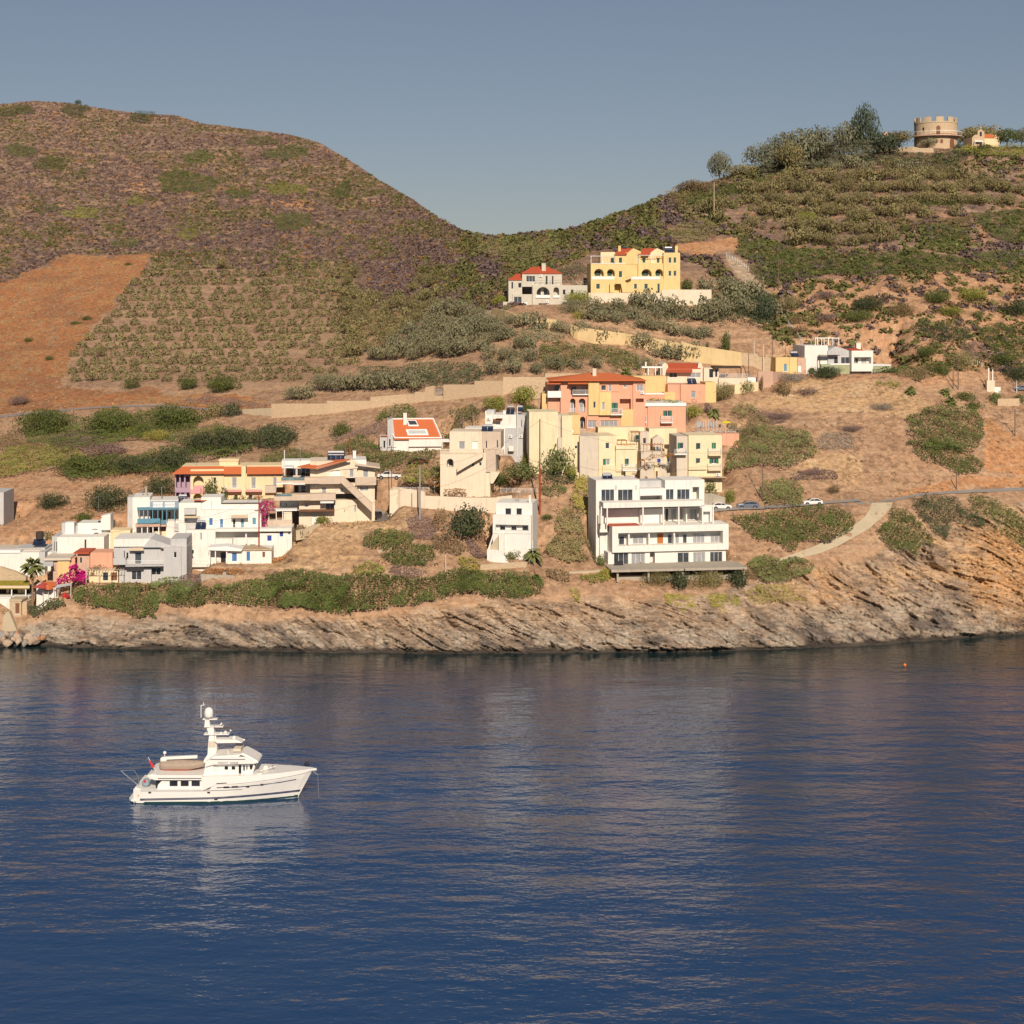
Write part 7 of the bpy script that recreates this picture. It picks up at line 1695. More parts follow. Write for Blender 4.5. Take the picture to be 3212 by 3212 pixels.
def car(view, x, yb, kind, paint, roof, label, yaw=0., dirn=1, dy=0.):
    px, py = view(x, yb); p = at(px, py); o = empty('parked_car', (p.x, p.y+.9+dy, p.z+.05), radians(yaw)+(0 if dirn > 0 else pi), label, 'car')
    body, win = PROF[kind]
    bd = MB().prism(body, -.86, .86).build('body', paint, o); md = bd.modifiers.new('bevel','BEVEL'); md.width = .09; md.segments = 3; md.limit_method = 'ANGLE'; md.angle_limit = radians(25)
    for sy in (-1, 1):
        n = len(win); a = sy*.87; b = sy*.84
        w = MB().prism(win, min(a,b), max(a,b)).build('side_window', darkglass, o)
        MB().box(.12,.19,min(a,b)-.006,max(a,b)+.006,1.05,1.40 if kind != 'pickup' else 1.5).build('window_pillar', paint, w)
        for hx in (-1,1):
            pass
    r0, r1 = win[0], win[1]; MB().slab((r0[0]-.06,-.72,r0[1]+.03),(r0[0]-.06,.72,r0[1]+.03),(r1[0]-.04,.66,r1[1]+.05),(r1[0]-.04,-.66,r1[1]+.05),-.03).build('windscreen', darkglass, o)
    q0, q1 = win[-1], win[-2]
    if kind != 'pickup': MB().slab((q1[0]+.14,-.66,q1[1]+.10),(q1[0]+.14,.66,q1[1]+.10),(q0[0]+.22,.72,q0[1]+.06),(q0[0]+.22,-.72,q0[1]+.06),-.04).build('rear_window', darkglass, o)
    if kind == 'pickup': MB().box(.7,2.4,-.7,.7,1.082,1.1).build('cargo_bed', darkwood, o)
    if roof is not paint: MB().prism([(body[4][0]+.05,body[4][1]+.0),(body[5][0],body[5][1]+.005),(body[5][0],body[5][1]+.05),(body[4][0]+.05,body[4][1]+.05)], -.74,.74).build('roof', roof, o)
    wb = 1.25 if kind == 'hatch' else (1.35 if kind == 'suv' else 1.6)
    for wx in (-wb, wb):
        for sy in (-1, 1):
            t_ = MB().tube((wx, sy*.68, .33),(wx, sy*.90, .33),.34,n=18).build('wheel', tyre, o); MB().tube((wx, sy*.895, .33),(wx, sy*.915, .33),.20,n=12).build('rim', rimm, t_)
            MB().tube((wx, sy*.80,.36),(wx, sy*.872,.36),.42,n=18).build('wheel_arch', darkglass, o)
    x0 = body[1][0]; x1 = body[-2][0]
    for sy in (-1, 1):
        MB().box(x0-.01,x0+.2,sy*.5-.17,sy*.5+.17+sy*.1,.68,.84).build('headlight', lampm, o); MB().box(x1-.15,x1+.03,sy*.6-.14,sy*.6+.14,.82,.98).build('tail_light', taill, o)
        MB().box(-.75,-.55,sy*.86,sy*1.0,1.0,1.12).build('mirror', paint, o)
    MB().box(x0-.03,x0+.05,-.45,.45,.42,.55).build('grille', darkglass, o)
    return o
car(V6,730,1383,'hatch',carwhite,carwhite,'white hatchback partly hidden behind the right corner of the white apartments',2,-1)
car(V6,958,1376,'suv',carsilver,cardark,'blue grey crossover car with a black roof in the middle of the lower road',3,1)
car(V6,1520,1346,'hatch',carwhite,carwhite,'white hatchback on the lower road above the broad green thicket',4,1)
car(V3,655,1040,'pickup',carwhite,carwhite,'white pickup parked at the top of the sloping street',-3,1)
car(V3,925,925,'suv',carred,cardark,'maroon car with a dark roof half hidden by the bright vine',0,1,dy=.5)
car(V3,522,1258,'hatch',cardark,cardark,'black car on the street behind the corner of the beige guesthouse',75,1)
car(R4,1922,628,'hatch',carsilver,carsilver,'silver car cut by the right edge on the upper right road',0,1)
car(A4,1145,275,'suv',cardark,cardark,'dark blue car under the timber carport roof',50,1,dy=1.5)
# ================================================================== POLES, CABLES, SMALL THINGS
tops = {}
def pole(view, x, yb, yt, label, m=polem, r=.12, arm=0, key=None, lamp=False, red=False):
    px, py = view(x, yb); p = at(px, py); z1 = ray(px, view(x, yt)[1], p.y).z; h = z1-p.z; o = empty('utility_pole', p, 0, label, 'pole')
    MB().tube((0,0,-.6),(0,0,h),r,r*.7,8).build('post', m, o)
    if red: MB().tube((0,0,-.5),(0,0,h*.5),r+.03,r*.9+.03,8).build('painted_base', rust, o)
    for i in range(arm): MB().box(-.9,.9,-.06,.06,h-.35-.5*i,h-.25-.5*i).build('crossarm', m, o)
    if arm:
        ii = MB()
        for q in (-.8,-.3,.3,.8): ii.lathe((q,0,h-.25), [(.05,0),(.07,.08),(.03,.16)], 6)
        ii.build('insulators', tankm, o)
    if lamp: MB().tube((0,0,h-.2),(.0,-1.1,h+.15),.04).build('lamp_arm', steel, o); MB().box(-.14,.14,-1.6,-1.0,h+.1,h+.2).build('lamp_head', metalw, o)
    if key: tops[key] = Vector((p.x, p.y, z1-.3))
pole(V4,622,1650,690,'tall dark utility pole with a rust red painted base in front of the cream blocks',polem,.16,0,'c',False,True)
pole(V2,927,925,450,'tall rust brown utility pole in front of the white house with blue shutters',rust,.13,1,'a')
pole(V3,942,1430,925,'thick grey concrete pole at the top of the dry slope',polegrey,.2,0,'b'); pole(V3,867,1310,1180,'short grey concrete post beside the terrace wall',polegrey,.15)
pole(V3,678,1210,740,'thin wooden pole beside the white pickup',polem,.1,1,'d'); pole(V3,286,855,655,'rust red pole behind the beige guesthouse roof',rust,.16,0,'e'); pole(V3,245,850,690,'brown wooden pole behind the solar heaters',polem,.13)
pole(V3,1340,590,450,'short wooden pole left of the beige house roof',polem,.14,0,'f'); pole(V3,1430,530,360,'wooden pole between the orange roof and the white cubic house',polem,.12)
pole(V6,1083,1310,840,'slim wooden pole between the fig bushes above the dark car',polem,.1,0,'g'); pole(R1,1250,110,-60,'wooden pole above the orange road cut',polem,.13,0,'h')
pole(R2,243,680,470,'tall pale wooden pole on the left part of the right hill',mat('pale_pole_wood',(.42,.33,.2),.9,var=.1),.2,0,'i'); pole(R2,945,345,185,'white armed power pole among the ridge trees',polem,.13,1,'j'); pole(R2,594,1060,880,'wooden pole in front of the green bush band',polem,.12,0,'k')
pole(R4,1508,608,480,'left pole of the pair on the right slope',polem,.12); pole(R4,1538,612,415,'right taller pole of the pair on the right slope',polem,.12,0,'l'); pole(R4,1878,892,735,'wooden pole beside the orange bank at the right edge',polem,.13,1,'m'); pole(R4,1888,630,560,'short white post beside the silver car',metalw,.08); pole(R4,1688,620,565,'thin post left of the pale pier',polem,.07)
pole(R4,283,520,395,'wooden pole in front of the rubble stone garden wall, left',polem,.11); pole(R4,373,480,345,'wooden pole above the rubble stone garden wall',metalw,.08); pole(R4,425,440,285,'wooden pole behind the rubble garden wall',polem,.11,0,'n'); pole(R4,505,425,350,'short grey pole behind the ochre house',polem,.08); pole(R4,317,400,320,'thin white pole above the yellow wall',metalw,.06)
pole(V1,420,980,800,'pale pole beside the black water tank',polegrey,.1,0,'o'); pole(V1,1497,860,680,'black pole in front of the blue guesthouse',darkwood,.08,0,'p'); pole(V5,712,1030,790,'thin lamp pole in front of the date palm',metalw,.06,0,'q'); pole(V3,1183,1920,1760,'thin pale stake on the dry slope',metalw,.06); pole(V7,1284,992,910,'thin dark post against the long yellow garden wall',polem,.06)
pole(R7,790,478,418,'small pale post at the edge of the olive spur',metalw,.08); pole(V6,428,555,440,'thin grey pipe pole beside the salmon annex corner',polegrey,.08); pole(HT,1648,240,30,'pale thin pole in front of the red roofed cottage',polegrey,.08)
def wire(a, b, sag, label):
    if isinstance(a, str): a = tops[a]
    if isinstance(b, str): b = tops[b]
    mb = MB(); n = 14; pts = [a.lerp(b, i/n)-Vector((0,0,sag*4*(i/n)*(1-i/n))) for i in range(n+1)]
    o0 = pts[0]; pts = [p-o0 for p in pts]
    for i in range(n): mb.tube(pts[i], pts[i+1], .022, n=4)
    o = mb.build('cable', cable); o.location = o0; tag(o, label, 'cable')
wire('a','p',1.5,'sagging cable from the rust brown pole to the blue guesthouse'); wire('b','c',2.0,'sagging cable between the concrete pole and the red based pole'); wire('c','g',3.0,'long cable from the red based pole toward the fig bushes'); wire('g','m',4.,'long cable crossing the slope above the lower road'); wire('a','b',1.5,'cable from the rust brown pole to the concrete pole'); wire('e','d',1.0,'cable behind the beige guesthouse roof')
wire('o','p',1.2,'cable over the white block roofs')
# wire fences climbing the right hill
def fence(view, pts, label, h=1.3):
    P = []
    for i in range(len(pts)-1):
        for k in range(6): P.append((pts[i][0]+(pts[i+1][0]-pts[i][0])*k/6, pts[i][1]+(pts[i+1][1]-pts[i][1])*k/6))
    P.append(pts[-1]); W_ = [at(*view(*q)) for q in P]; o = empty('wire_fence', W_[0], 0, label, 'fence')
    for p in W_:
        q = p-W_[0]; MB().tube((q.x,q.y,q.z-.4),(q.x,q.y,q.z+h),.06,n=5).build('post', metalw, o)
    mb = MB()
    for i in range(len(W_)-1):
        for z in (.5,.9,1.25): mb.tube(W_[i]-W_[0]+Vector((0,0,z)), W_[i+1]-W_[0]+Vector((0,0,z)), .012, n=3)
    mb.build('wire', steel, o)
fence(R2, [(310,880),(360,905),(430,950)], 'short wire fence beside the pale dirt track'); fence(R4, [(470,150),(520,230),(570,290),(610,340)], 'wire fence running down left of the bare ground')
fence(R4, [(1600,455),(1680,480)], 'two post fence remains on the right slope')
# boulders at the waterline
bm = [mat('boulder_tan', (.44,.33,.24), .9, var=.2, scale=1.5, bump=.1, bscale=2), mat('boulder_orange', (.46,.23,.12), .9, var=.2, scale=1.5, bump=.1, bscale=2), mat('boulder_grey', (.30,.27,.24), .9, var=.2, scale=1.5, bump=.1, bscale=2)]
rg_ = random.Random(5)
def rock(seed, r):
    import bmesh
    me = bpy.data.meshes.new('boulder'); bmm = bmesh.new(); bmesh.ops.create_icosphere(bmm, subdivisions=2, radius=1); q = random.Random(seed); d = [Vector((q.uniform(-1,1),q.uniform(-1,1),q.uniform(-1,1))).normalized() for _ in range(9)]
    for v in bmm.verts:
        for n_ in d:
            t_ = v.co.dot(n_)
            if t_ > .62: v.co -= n_*(t_-.62)*.95
    bmm.to_mesh(me); bmm.free(); return me
rocks = [rock(s, 1) for s in range(5)]
for i in range(30):
    x = rg_.uniform(-10, 690); y = rg_.uniform(1600, 1770); y = min(y, 1770); 
    if y < 1640 and x > 420: y += 60
    px, py = LC(x, y); py = min(py, float(shore(px))-1); p = at(px, py); kx = rg_.choice([0,0,0,1,2]); me = rocks[i%5].copy(); me.materials.append(bm[kx]); o = bpy.data.objects.new('boulder', me); COL.objects.link(o)
    s = rg_.uniform(.5, 1.1); o.location = (p.x, p.y-.5, p.z+.15); o.scale = (s*1.25, s, s*.8); o.rotation_euler = (rg_.random(), rg_.random(), rg_.random()*6)
    tag(o, ['tan angular boulder in the heap at the left shore','orange tinted boulder in the heap at the left shore','grey boulder in the heap at the left shore'][kx], 'boulder', 'boulders heaped at the left shore')
# parasols and little things at the tavern
def parasol(view, x, yb, yt, w, m, label, t=0):
    px, py = view(x, yb); p = at(px, py); s = view.k*p.y/F; h = (yb-yt)*s; r = w*s/2; o = empty('parasol', p, .4, label, 'parasol')
    MB().tube((0,0,0),(0,0,h),.04).build('pole', trimw, o); MB().lathe((0,0,h-.9), [(r,0),(r*.5,.5),(.04,.9)], 4).build('canopy', m, o)
parasol(V1,400,1425,1190,190,redcl,'large square red parasol beside the fan palm'); parasol(V1,450,1436,1255,120,tile,'smaller orange parasol in front of the large one'); parasol(V1,220,1270,1205,90,greycl,'pale grey parasol behind the tavern canopy')
def sail(view, pts, m, label, z=2.4):
    q = [at(*view(x,y))+Vector((0,0,z)) for x,y in pts]; o0 = q[0].copy(); o = empty('shade_sail', o0-Vector((0,0,z)), 0, label, 'shade sail')
    MB().slab(*[v-q[0]+Vector((0,0,z)) for v in q], .06).build('cloth', m, o); mb = MB()
    for v in q: w_ = v-o0; mb.tube((w_.x,w_.y,w_.z-.5),(w_.x,w_.y,w_.z+z),.05)
    mb.build('posts', trimw, o)
sail(V1, [(500,1440),(660,1410),(665,1375),(540,1405)], greycl, 'grey sloping shade cloth left of the green hedge above the cliff')
def bloom(view, x, yb, w, h, label): 
    bush(view, x, yb, w, h, 'magenta', label)
for x,yb in ((600,1400),(635,1402)):
    px,py = V1(x,yb); p = at(px,py); o = empty('red_kayak' if x > 620 else 'red_barrel', p, .3, 'bright red kayak end on the shore terrace' if x > 620 else 'small bright red barrel on the shore terrace', 'kayak' if x > 620 else 'barrel')
    if x > 620: MB().prismx([(-.9,0),(-1.3,.25),(-.5,.4),(.5,.4),(1.3,.25),(.9,0)], -.35,.35).build('hull', redflag, o)
    else: MB().lathe((0,0,0), [(.3,0),(.36,.4),(.3,.8)], 12).build('drum', redflag, o)
    MB().box(-.1,.1,-.1,.1,.4,.5).build('lid' if x < 620 else 'seat', darkwood, o)
pg = Bld('pergola','white framed pergola carrying rusty vine in front of the beige house','pergola', V3, 1075, 1160, 0, pad=False)
pg.pergola(1075,1070,1250,1160, t=0, d=2.5, m=trimw, posts=3, name='frame'); pg.rail(1160,1130,1380,1160,t=2.6)
tr = Bld('vine_terrace','walled terrace with a white bar rail under the bright green vine','terrace', V3, 690, 1290, 0, pad=False)
tr.block(660,1150,770,1290, t=0, d=4, m=beige, holes=[(730,1205,768,1285,'Ad')]); tr.rail(740,1125,1030,1160, t=.2)
# roads and paths: ground marks, part of the setting
ribbon('road', V6, lift=.38, m=asphalt, upper=[(665,1384),(870,1368),(1060,1362),(1400,1340),(1650,1318),(1932,1295)], lower=[(665,1408),(870,1392),(1060,1386),(1400,1362),(1650,1338),(1932,1318)])
ribbon('road', R1, [(-20,262),(370,240),(640,212),(860,160),(1250,128),(1932,98),(2400,85)], [(-20,288),(370,264),(640,234),(860,182),(1250,158),(1932,130),(2400,118)], asphalt)
ribbon('concrete_ramp', R1, [(392,258),(370,320),(330,390),(240,465),(120,545),(-20,620),(-200,700),(-420,780),(-560,830)], [(612,250),(560,335),(480,420),(370,515),(230,595),(60,690),(-110,760),(-380,830),(-560,870)], palepath, lift=.16)
ribbon('road', R6, [(-60,905),(0,886),(180,868),(340,853),(480,840),(660,831),(900,826),(1130,845),(1320,868)], [(-60,918),(0,898),(180,880),(340,864),(480,850),(660,840),(900,836),(1130,856),(1320,882)], mat('worn_asphalt',(.26,.22,.20),.95,var=.15,scale=.4))
ribbon('street', V3, [(508,1108),(500,1150),(500,1210),(495,1270),(500,1315)], [(640,1104),(652,1160),(675,1220),(705,1270),(760,1305)], asphalt, lift=.1)
ribbon('path', V3, [(540,1720),(600,1690),(690,1655)], [(560,1745),(620,1712),(695,1672)], palepath, lift=.08)
# rocky terrace wall fragments under the small houses
gwall('garden_wall','low grey stone wall below the small white cube house','wall', V5, [(180,1080,1035),(400,1075,1020),(650,1060,1005)], ruststone)
gwall('garden_wall','low pale kerb wall left of the concrete deck','wall', V5, [(1080,1130,1105),(1300,1120,1095),(1420,1105,1080)], palepath)
gwall('garden_wall','concrete wall under the bungalow terrace with a square pier','wall', V2, [(350,1240,1190),(590,1225,1200),(592,1225,1172),(620,1225,1172),(622,1225,1200),(700,1225,1205)], concrete)
gwall('garden_wall','grey concrete wall on the slope under the parked white hatchback corner','wall', V6, [(580,1345,1240),(640,1345,1235),(760,1350,1270)], concrete)
SKY_DUST, SKY_OZ, SKY_SAT, SKY_STR, EXPO = 0.0, 3.2, .85, .060, .18
SKY_GAM = .8; SKY_TINT = (.985,.96,1.01,1)
# ------------------------------------------------------------------ regions of bare ground (photograph pixels)
ORANGE = R6.L([(-20,170),(80,130),(160,90),(280,40),(360,0),(560,0),(700,0),(840,-5),(835,40),(760,120),(690,190),(640,270),(560,350),(520,430),(440,480),(395,530),(380,630),(345,700),(480,745),(800,745),(1130,765),(1300,780),(1480,800),(1490,850),(1100,850),(800,830),(350,850),(-20,890)])
DRYGRASS = [V3.L([(-80,1340),(560,1330),(900,1330),(940,1450),(700,1520),(560,1480),(440,1560),(400,1650),(560,1780),(300,1820),(0,1880),(-500,1880),(-760,1850),(-700,1740),(-480,1620),(-300,1480)]),
  V6.L([(600,420),(1300,410),(1932,330),(1932,540),(1500,540),(900,470)]), V6.L([(1300,1050),(1560,860),(1932,900),(1932,1130),(1500,1080)]),
  R4.L([(560,560),(1000,560),(1180,620),(1400,700),(1200,760),(700,760),(300,690),(400,640)])]
REDSOIL = [R2.L([(30,800),(330,770),(365,850),(250,870),(60,850)]), R1.L([(600,190),(900,60),(1300,10),(1932,-20),(1932,90),(1300,130),(700,200)]),
  R4.L([(1690,930),(1720,800),(1850,860),(1932,900),(1932,1120),(1700,1100)]), R7.L([(1080,240),(1130,185),(1280,165),(1290,205),(1180,255),(1090,275)]),
  V7.L([(0,40),(60,60),(0,100)]), R5.L([(1500,600),(1720,625),(1720,660),(1480,640)]), R5.L([(680,540),(780,530),(790,570),(700,575)])]
BARE = [R4.L([(580,-10),(1100,-20),(1932,-20),(1932,560),(1400,600),(1200,560),(640,560),(600,300),(520,120)]), VM.L([(0,880),(330,890),(330,990),(240,1000),(0,1010)]),
  R2.L([(700,1000),(1250,960),(1932,900),(1932,1060),(700,1060)])]
GROVE = R6.L([(850,35),(1180,70),(1500,100),(1760,70),(1960,110),(1960,640),(1560,710),(1380,735),(960,715),(520,735),(390,700),(400,520),(540,430),(640,280),(760,125)])
PATHS = [R2.L([(300,870),(340,880),(470,1000),(520,1060),(430,1060),(330,930)]), VM.L([(1380,480),(1395,485),(1440,540),(1425,550),(1385,500)]), R7.L([(1240,270),(1370,220),(1380,300),(1290,330)])]

# ------------------------------------------------------------------ terrain sheet
def build_terrain():
    pxs = np.concatenate([np.arange(-1400,-60,45.), np.arange(-60,3272,3.6), np.arange(3272,4600,45.)])
    nr = 520
    tt = np.linspace(0, 1, nr)
    PX = np.repeat(pxs[:, None], nr, 1)
    ys = shore(pxs)[:, None]; yk = skyl(pxs)[:, None]
    yk = yk+5*(fbm(pxs/30., pxs*0, 3, 9)[:, None]-.5)
    PY = ys+(yk-ys)*tt[None, :]
    Y = Yg(PX, PY)
    X = (PX-CX)*Y/F; Z = H-(PY-HOR)*Y/F
    ct = cliff_top(PX)
    cl = sstep(-10, 60, PY-ct-12*(fbm(PX/60., PY/40., 3, 21)-.5)*3)
    cl = np.where(PY >= ct-40, cl, 0)
    low = sstep(0, 14, ys-PY)*.75+.25
    # strata falling to the right
    dip = .34+.22*(fbm(X/45., Z/30., 2, 3)-.4)
    v = Z+X*dip; u = X-Z*dip
    wv = v+1.6*(fbm(u/9., v/6., 3, 31)-.5)
    saw = lambda q: (q-np.floor(q))
    d = .6*(saw(wv/2.9+.8*fbm(u/16., v/5., 3, 7))-.5)+.75*(saw(wv/1.1+.9*vnoise(u/4, v/1.5, 8))-.5)+.4*(saw(wv/.47+.8*vnoise(u/2., v/1., 18))-.5)
    d = d*np.clip(1.9*vnoise(u/5., v/1.8, 41)-.25, 0, 1.6)
    d += 4.6*(fbm(X/15., Z/9., 4, 51)-.5)+2.6*(fbm(u/3.0, v/1.2, 4, 61)-.5)+1.5*(np.abs(fbm(u/6., v/2.4, 3, 66)-.5)*4-.5)+1.0*(fbm(u/1.1, v/.55, 3, 69)-.5)
    q1 = fbm(u/4.5, v/1.7, 3, 67)*9; q2 = fbm(X/2.6, Z/1.6, 3, 68)*7; d += .85*(np.floor(q1)+sstep(.75,1,saw(q1))-q1+.4)+.7*(np.floor(q2)+sstep(.7,1,saw(q2))-q2+.4)
    gully = np.abs(fbm(X/11.+.8*Z/11, Z/40., 3, 71)-.5)
    d += 1.3*np.exp(-(gully/.05)**2)*vnoise(X/9., Z/5., 72)
    Yd = Y+cl*low*d
    rough = (1-cl)*(.9*(fbm(X/7., Y/7., 4, 81)-.5)+.35*(fbm(X/1.5, Y/1.5, 3, 91)-.5))
    Yd = Yd + rough*1.2*sstep(0, 30, ys-PY)
    X = (PX-CX)*Yd/F; Z = H-(PY-HOR)*Yd/F
    Z = pad(X, Yd, Z)
    # colours: the ground's own
    n1 = fbm(X/18., Yd/18., 4, 101); n2 = fbm(X/4., Yd/4., 4, 111); n3 = fbm(X/1.2, Yd/1.2, 3, 121)
    jx = PX+34*(fbm(X/9., Yd/9., 4, 131)-.5)*2; jy = PY+26*(fbm(X/9., Yd/9., 4, 141)-.5)*2
    C = np.zeros(PX.shape+(3,)); C[:] = (.43,.26,.155)
    def put(mask, c, a=1.):
        m = (mask*a)[..., None]; C[:] = C*(1-m)+np.array(c)*m
    put(sstep(.4,.65,n1), (.48,.30,.18)); put(sstep(.5,.72,n2), (.33,.20,.125), .7)
    hill = (PY < 900-0*PX)*1.
    hl = sstep(1020,880,jy+90*sstep(1300,1900,jx)); put(hl, (.20,.13,.10)); put(pip(jx, jy, GROVE)*1., (.35,.215,.14), .75); put(sstep(.55,.7,n2)*hl, (.38,.21,.125), .8)
    for P in BARE: put(pip(jx, jy, P)*1., (.50,.275,.15), .8)
    for P in DRYGRASS:
        put(pip(jx, jy, P)*1., (.56,.36,.19), .85); put(pip(jx, jy, P)*sstep(.5,.62,n2), (.62,.44,.26), .7); put(pip(jx, jy, P)*sstep(.55,.65,n3), (.44,.25,.14), .5)
    put(pip(jx, jy, ORANGE)*1., (.44,.185,.078)); put(pip(jx, jy, ORANGE)*sstep(.5,.62,n2), (.46,.26,.11), .7); put(pip(jx, jy, ORANGE)*sstep(.42,.3,n1), (.34,.155,.075), .8); put(pip(jx, jy, ORANGE)*sstep(.55,.64,n3), (.26,.14,.065), .7)
    for P in REDSOIL: put(pip(jx, jy, P)*1., (.52,.255,.115), .9)
    for P in PATHS: put(pip(PX, PY, P)*1., (.46,.36,.25), .9)
    put(sstep(.62,.72,n3)*(1-cl), (.45,.33,.22), .45); put(sstep(.40,.30,n3)*(1-cl), (.19,.12,.07), .5)
    band = fbm(X/16.+Yd/40., Z/.75, 3, 201); nb = (1-cl)*(1-pip(jx, jy, ORANGE)); put(sstep(.56,.68,band)*nb*sstep(.35,.6,n1), (.30,.18,.11), .5); put(sstep(.42,.30,band)*nb, (.54,.36,.22), .35)
    # cliff rock
    R = np.zeros_like(C); R[:] = (.42,.285,.185)
    def putR(mask, c, a=1.):
        m = (mask*a)[..., None]; R[:] = R*(1-m)+np.array(c)*m
    s1 = fbm(u/5., wv/1.5, 4, 151); s2 = fbm(u/2.2, wv/.5, 4, 161); s3 = fbm(X/25., Z/12., 3, 171)
    putR(sstep(.5,.68,s1), (.50,.36,.235), .7); putR(sstep(.5,.36,s1), (.25,.185,.13), .6)
    right = sstep(2300, 2850, PX+300*(s3-.5))
    putR(right*sstep(.3,.6,s3), (.54,.30,.135), .9); putR(right*sstep(.5,.65,s1), (.56,.34,.165), .6)
    lowz = sstep(7.5, 2, Z+6*(s3-.5)); putR(lowz, (.29,.235,.185), .6); putR(lowz*sstep(.5,.62,s1), (.40,.36,.30), .5); putR(lowz*sstep(.45,.33,s1), (.10,.09,.085), .65)
    putR(sstep(.58,.68,s2), (.15,.11,.08), .5); putR(sstep(.44,.32,s2), (.50,.41,.32), .35)
    putR(sstep(1.1,.35,Z+.5*(s1-.5)), (.055,.045,.038), .95)
    putR(sstep(.28,.12,np.abs(Z-.12)), (.34,.22,.12), .0)
    k = sstep(.25,.75,cl+.5*(n2-.5))[..., None]; C = C*(1-k)+R*k
    nc, nrr = PX.shape
    # seabed skirt and the hills' far side
    cols = [np.stack([X, Yd, Z], -1)]; cc = [C]
    pre = []
    for dy, z in ((-34,-14),(-7,-5),(-1.2,-1.)):
        e = cols[0][:, :1].copy(); e[..., 1] += dy; e[..., 0] = (pxs[:, None]-CX)*e[..., 1]/F; e[..., 2] = z; pre.append(e)
    first = cols[0][:, :1]; first[..., 2] = np.minimum(first[..., 2], -.15)
    post = []
    last = cols[0][:, -1:]
    for dy, dz in ((4,-.3),(12,-1.6),(30,-6),(80,-24),(200,-60),(420,-120),(900,-230)):
        e = last.copy(); e[..., 1] += dy; e[..., 0] = last[..., 0]*(1+dy/last[..., 1]); e[..., 2] = np.maximum(last[..., 2]+dz, -5); post.append(e)
    V = np.concatenate(pre+cols+post, 1); Cc = np.concatenate([np.repeat(C[:, :1], len(pre), 1), C, np.repeat(C[:, -1:], len(post), 1)], 1)
    clf = np.concatenate([np.ones((nc, len(pre))), cl, np.zeros((nc, len(post)))], 1)
    n = V.shape[1]; idx = np.arange(nc*n).reshape(nc, n)
    Fq = np.stack([idx[:-1,:-1], idx[1:,:-1], idx[1:,1:], idx[:-1,1:]], -1).reshape(-1, 4)
    colr = Cc.reshape(-1, 3); rk = np.repeat(clf.reshape(-1, 1), 3, 1)
    m = bpy.data.materials.new('hillside_ground'); m.use_nodes = True; nt = m.node_tree; N = nt.nodes; Lk = nt.links
    b = N['Principled BSDF']; b.inputs['Roughness'].default_value = .95; b.inputs['Specular IOR Level'].default_value = .15
    vc = N.new('ShaderNodeVertexColor'); vc.layer_name = 'Col'; rc = N.new('ShaderNodeVertexColor'); rc.layer_name = 'Rock'
    geo = N.new('ShaderNodeNewGeometry')
    ns = N.new('ShaderNodeTexNoise'); ns.inputs['Scale'].default_value = .9; ns.inputs['Detail'].default_value = 8; ns.inputs['Roughness'].default_value = .75; Lk.new(geo.outputs['Position'], ns.inputs['Vector'])
    mp = N.new('ShaderNodeMapping'); mp.inputs['Rotation'].default_value = (0, radians(26), 0); mp.inputs['Scale'].default_value = (.35,.5,2.6); Lk.new(geo.outputs['Position'], mp.inputs['Vector'])
    n2_ = N.new('ShaderNodeTexNoise'); n2_.inputs['Scale'].default_value = 1.1; n2_.inputs['Detail'].default_value = 8; n2_.inputs['Roughness'].default_value = .7; Lk.new(mp.outputs[0], n2_.inputs['Vector'])
    mix = N.new('ShaderNodeMix'); mix.data_type = 'FLOAT'; Lk.new(rc.outputs[0], mix.inputs['Factor']); Lk.new(ns.outputs['Fac'], mix.inputs[2]); Lk.new(n2_.outputs['Fac'], mix.inputs[3])
    mr = N.new('ShaderNodeMapRange'); mr.inputs[1].default_value = .3; mr.inputs[2].default_value = .7; mr.inputs[3].default_value = .5; mr.inputs[4].default_value = 1.45; Lk.new(mix.outputs[0], mr.inputs[0])
    sc = N.new('ShaderNodeVectorMath'); sc.operation = 'SCALE'; Lk.new(vc.outputs[0], sc.inputs[0]); Lk.new(mr.outputs[0], sc.inputs['Scale']); Lk.new(sc.outputs[0], b.inputs['Base Color'])
    bp = N.new('ShaderNodeBump'); bp.inputs['Distance'].default_value = .35; bp.inputs['Strength'].default_value = .9; Lk.new(mix.outputs[0], bp.inputs['Height']); Lk.new(bp.outputs[0], b.inputs['Normal'])
    o = npmesh('terrain', V.reshape(-1, 3), Fq, m, {'Col': colr, 'Rock': rk})
    tag(o, kind='structure'); return o
TERRAIN = build_terrain()

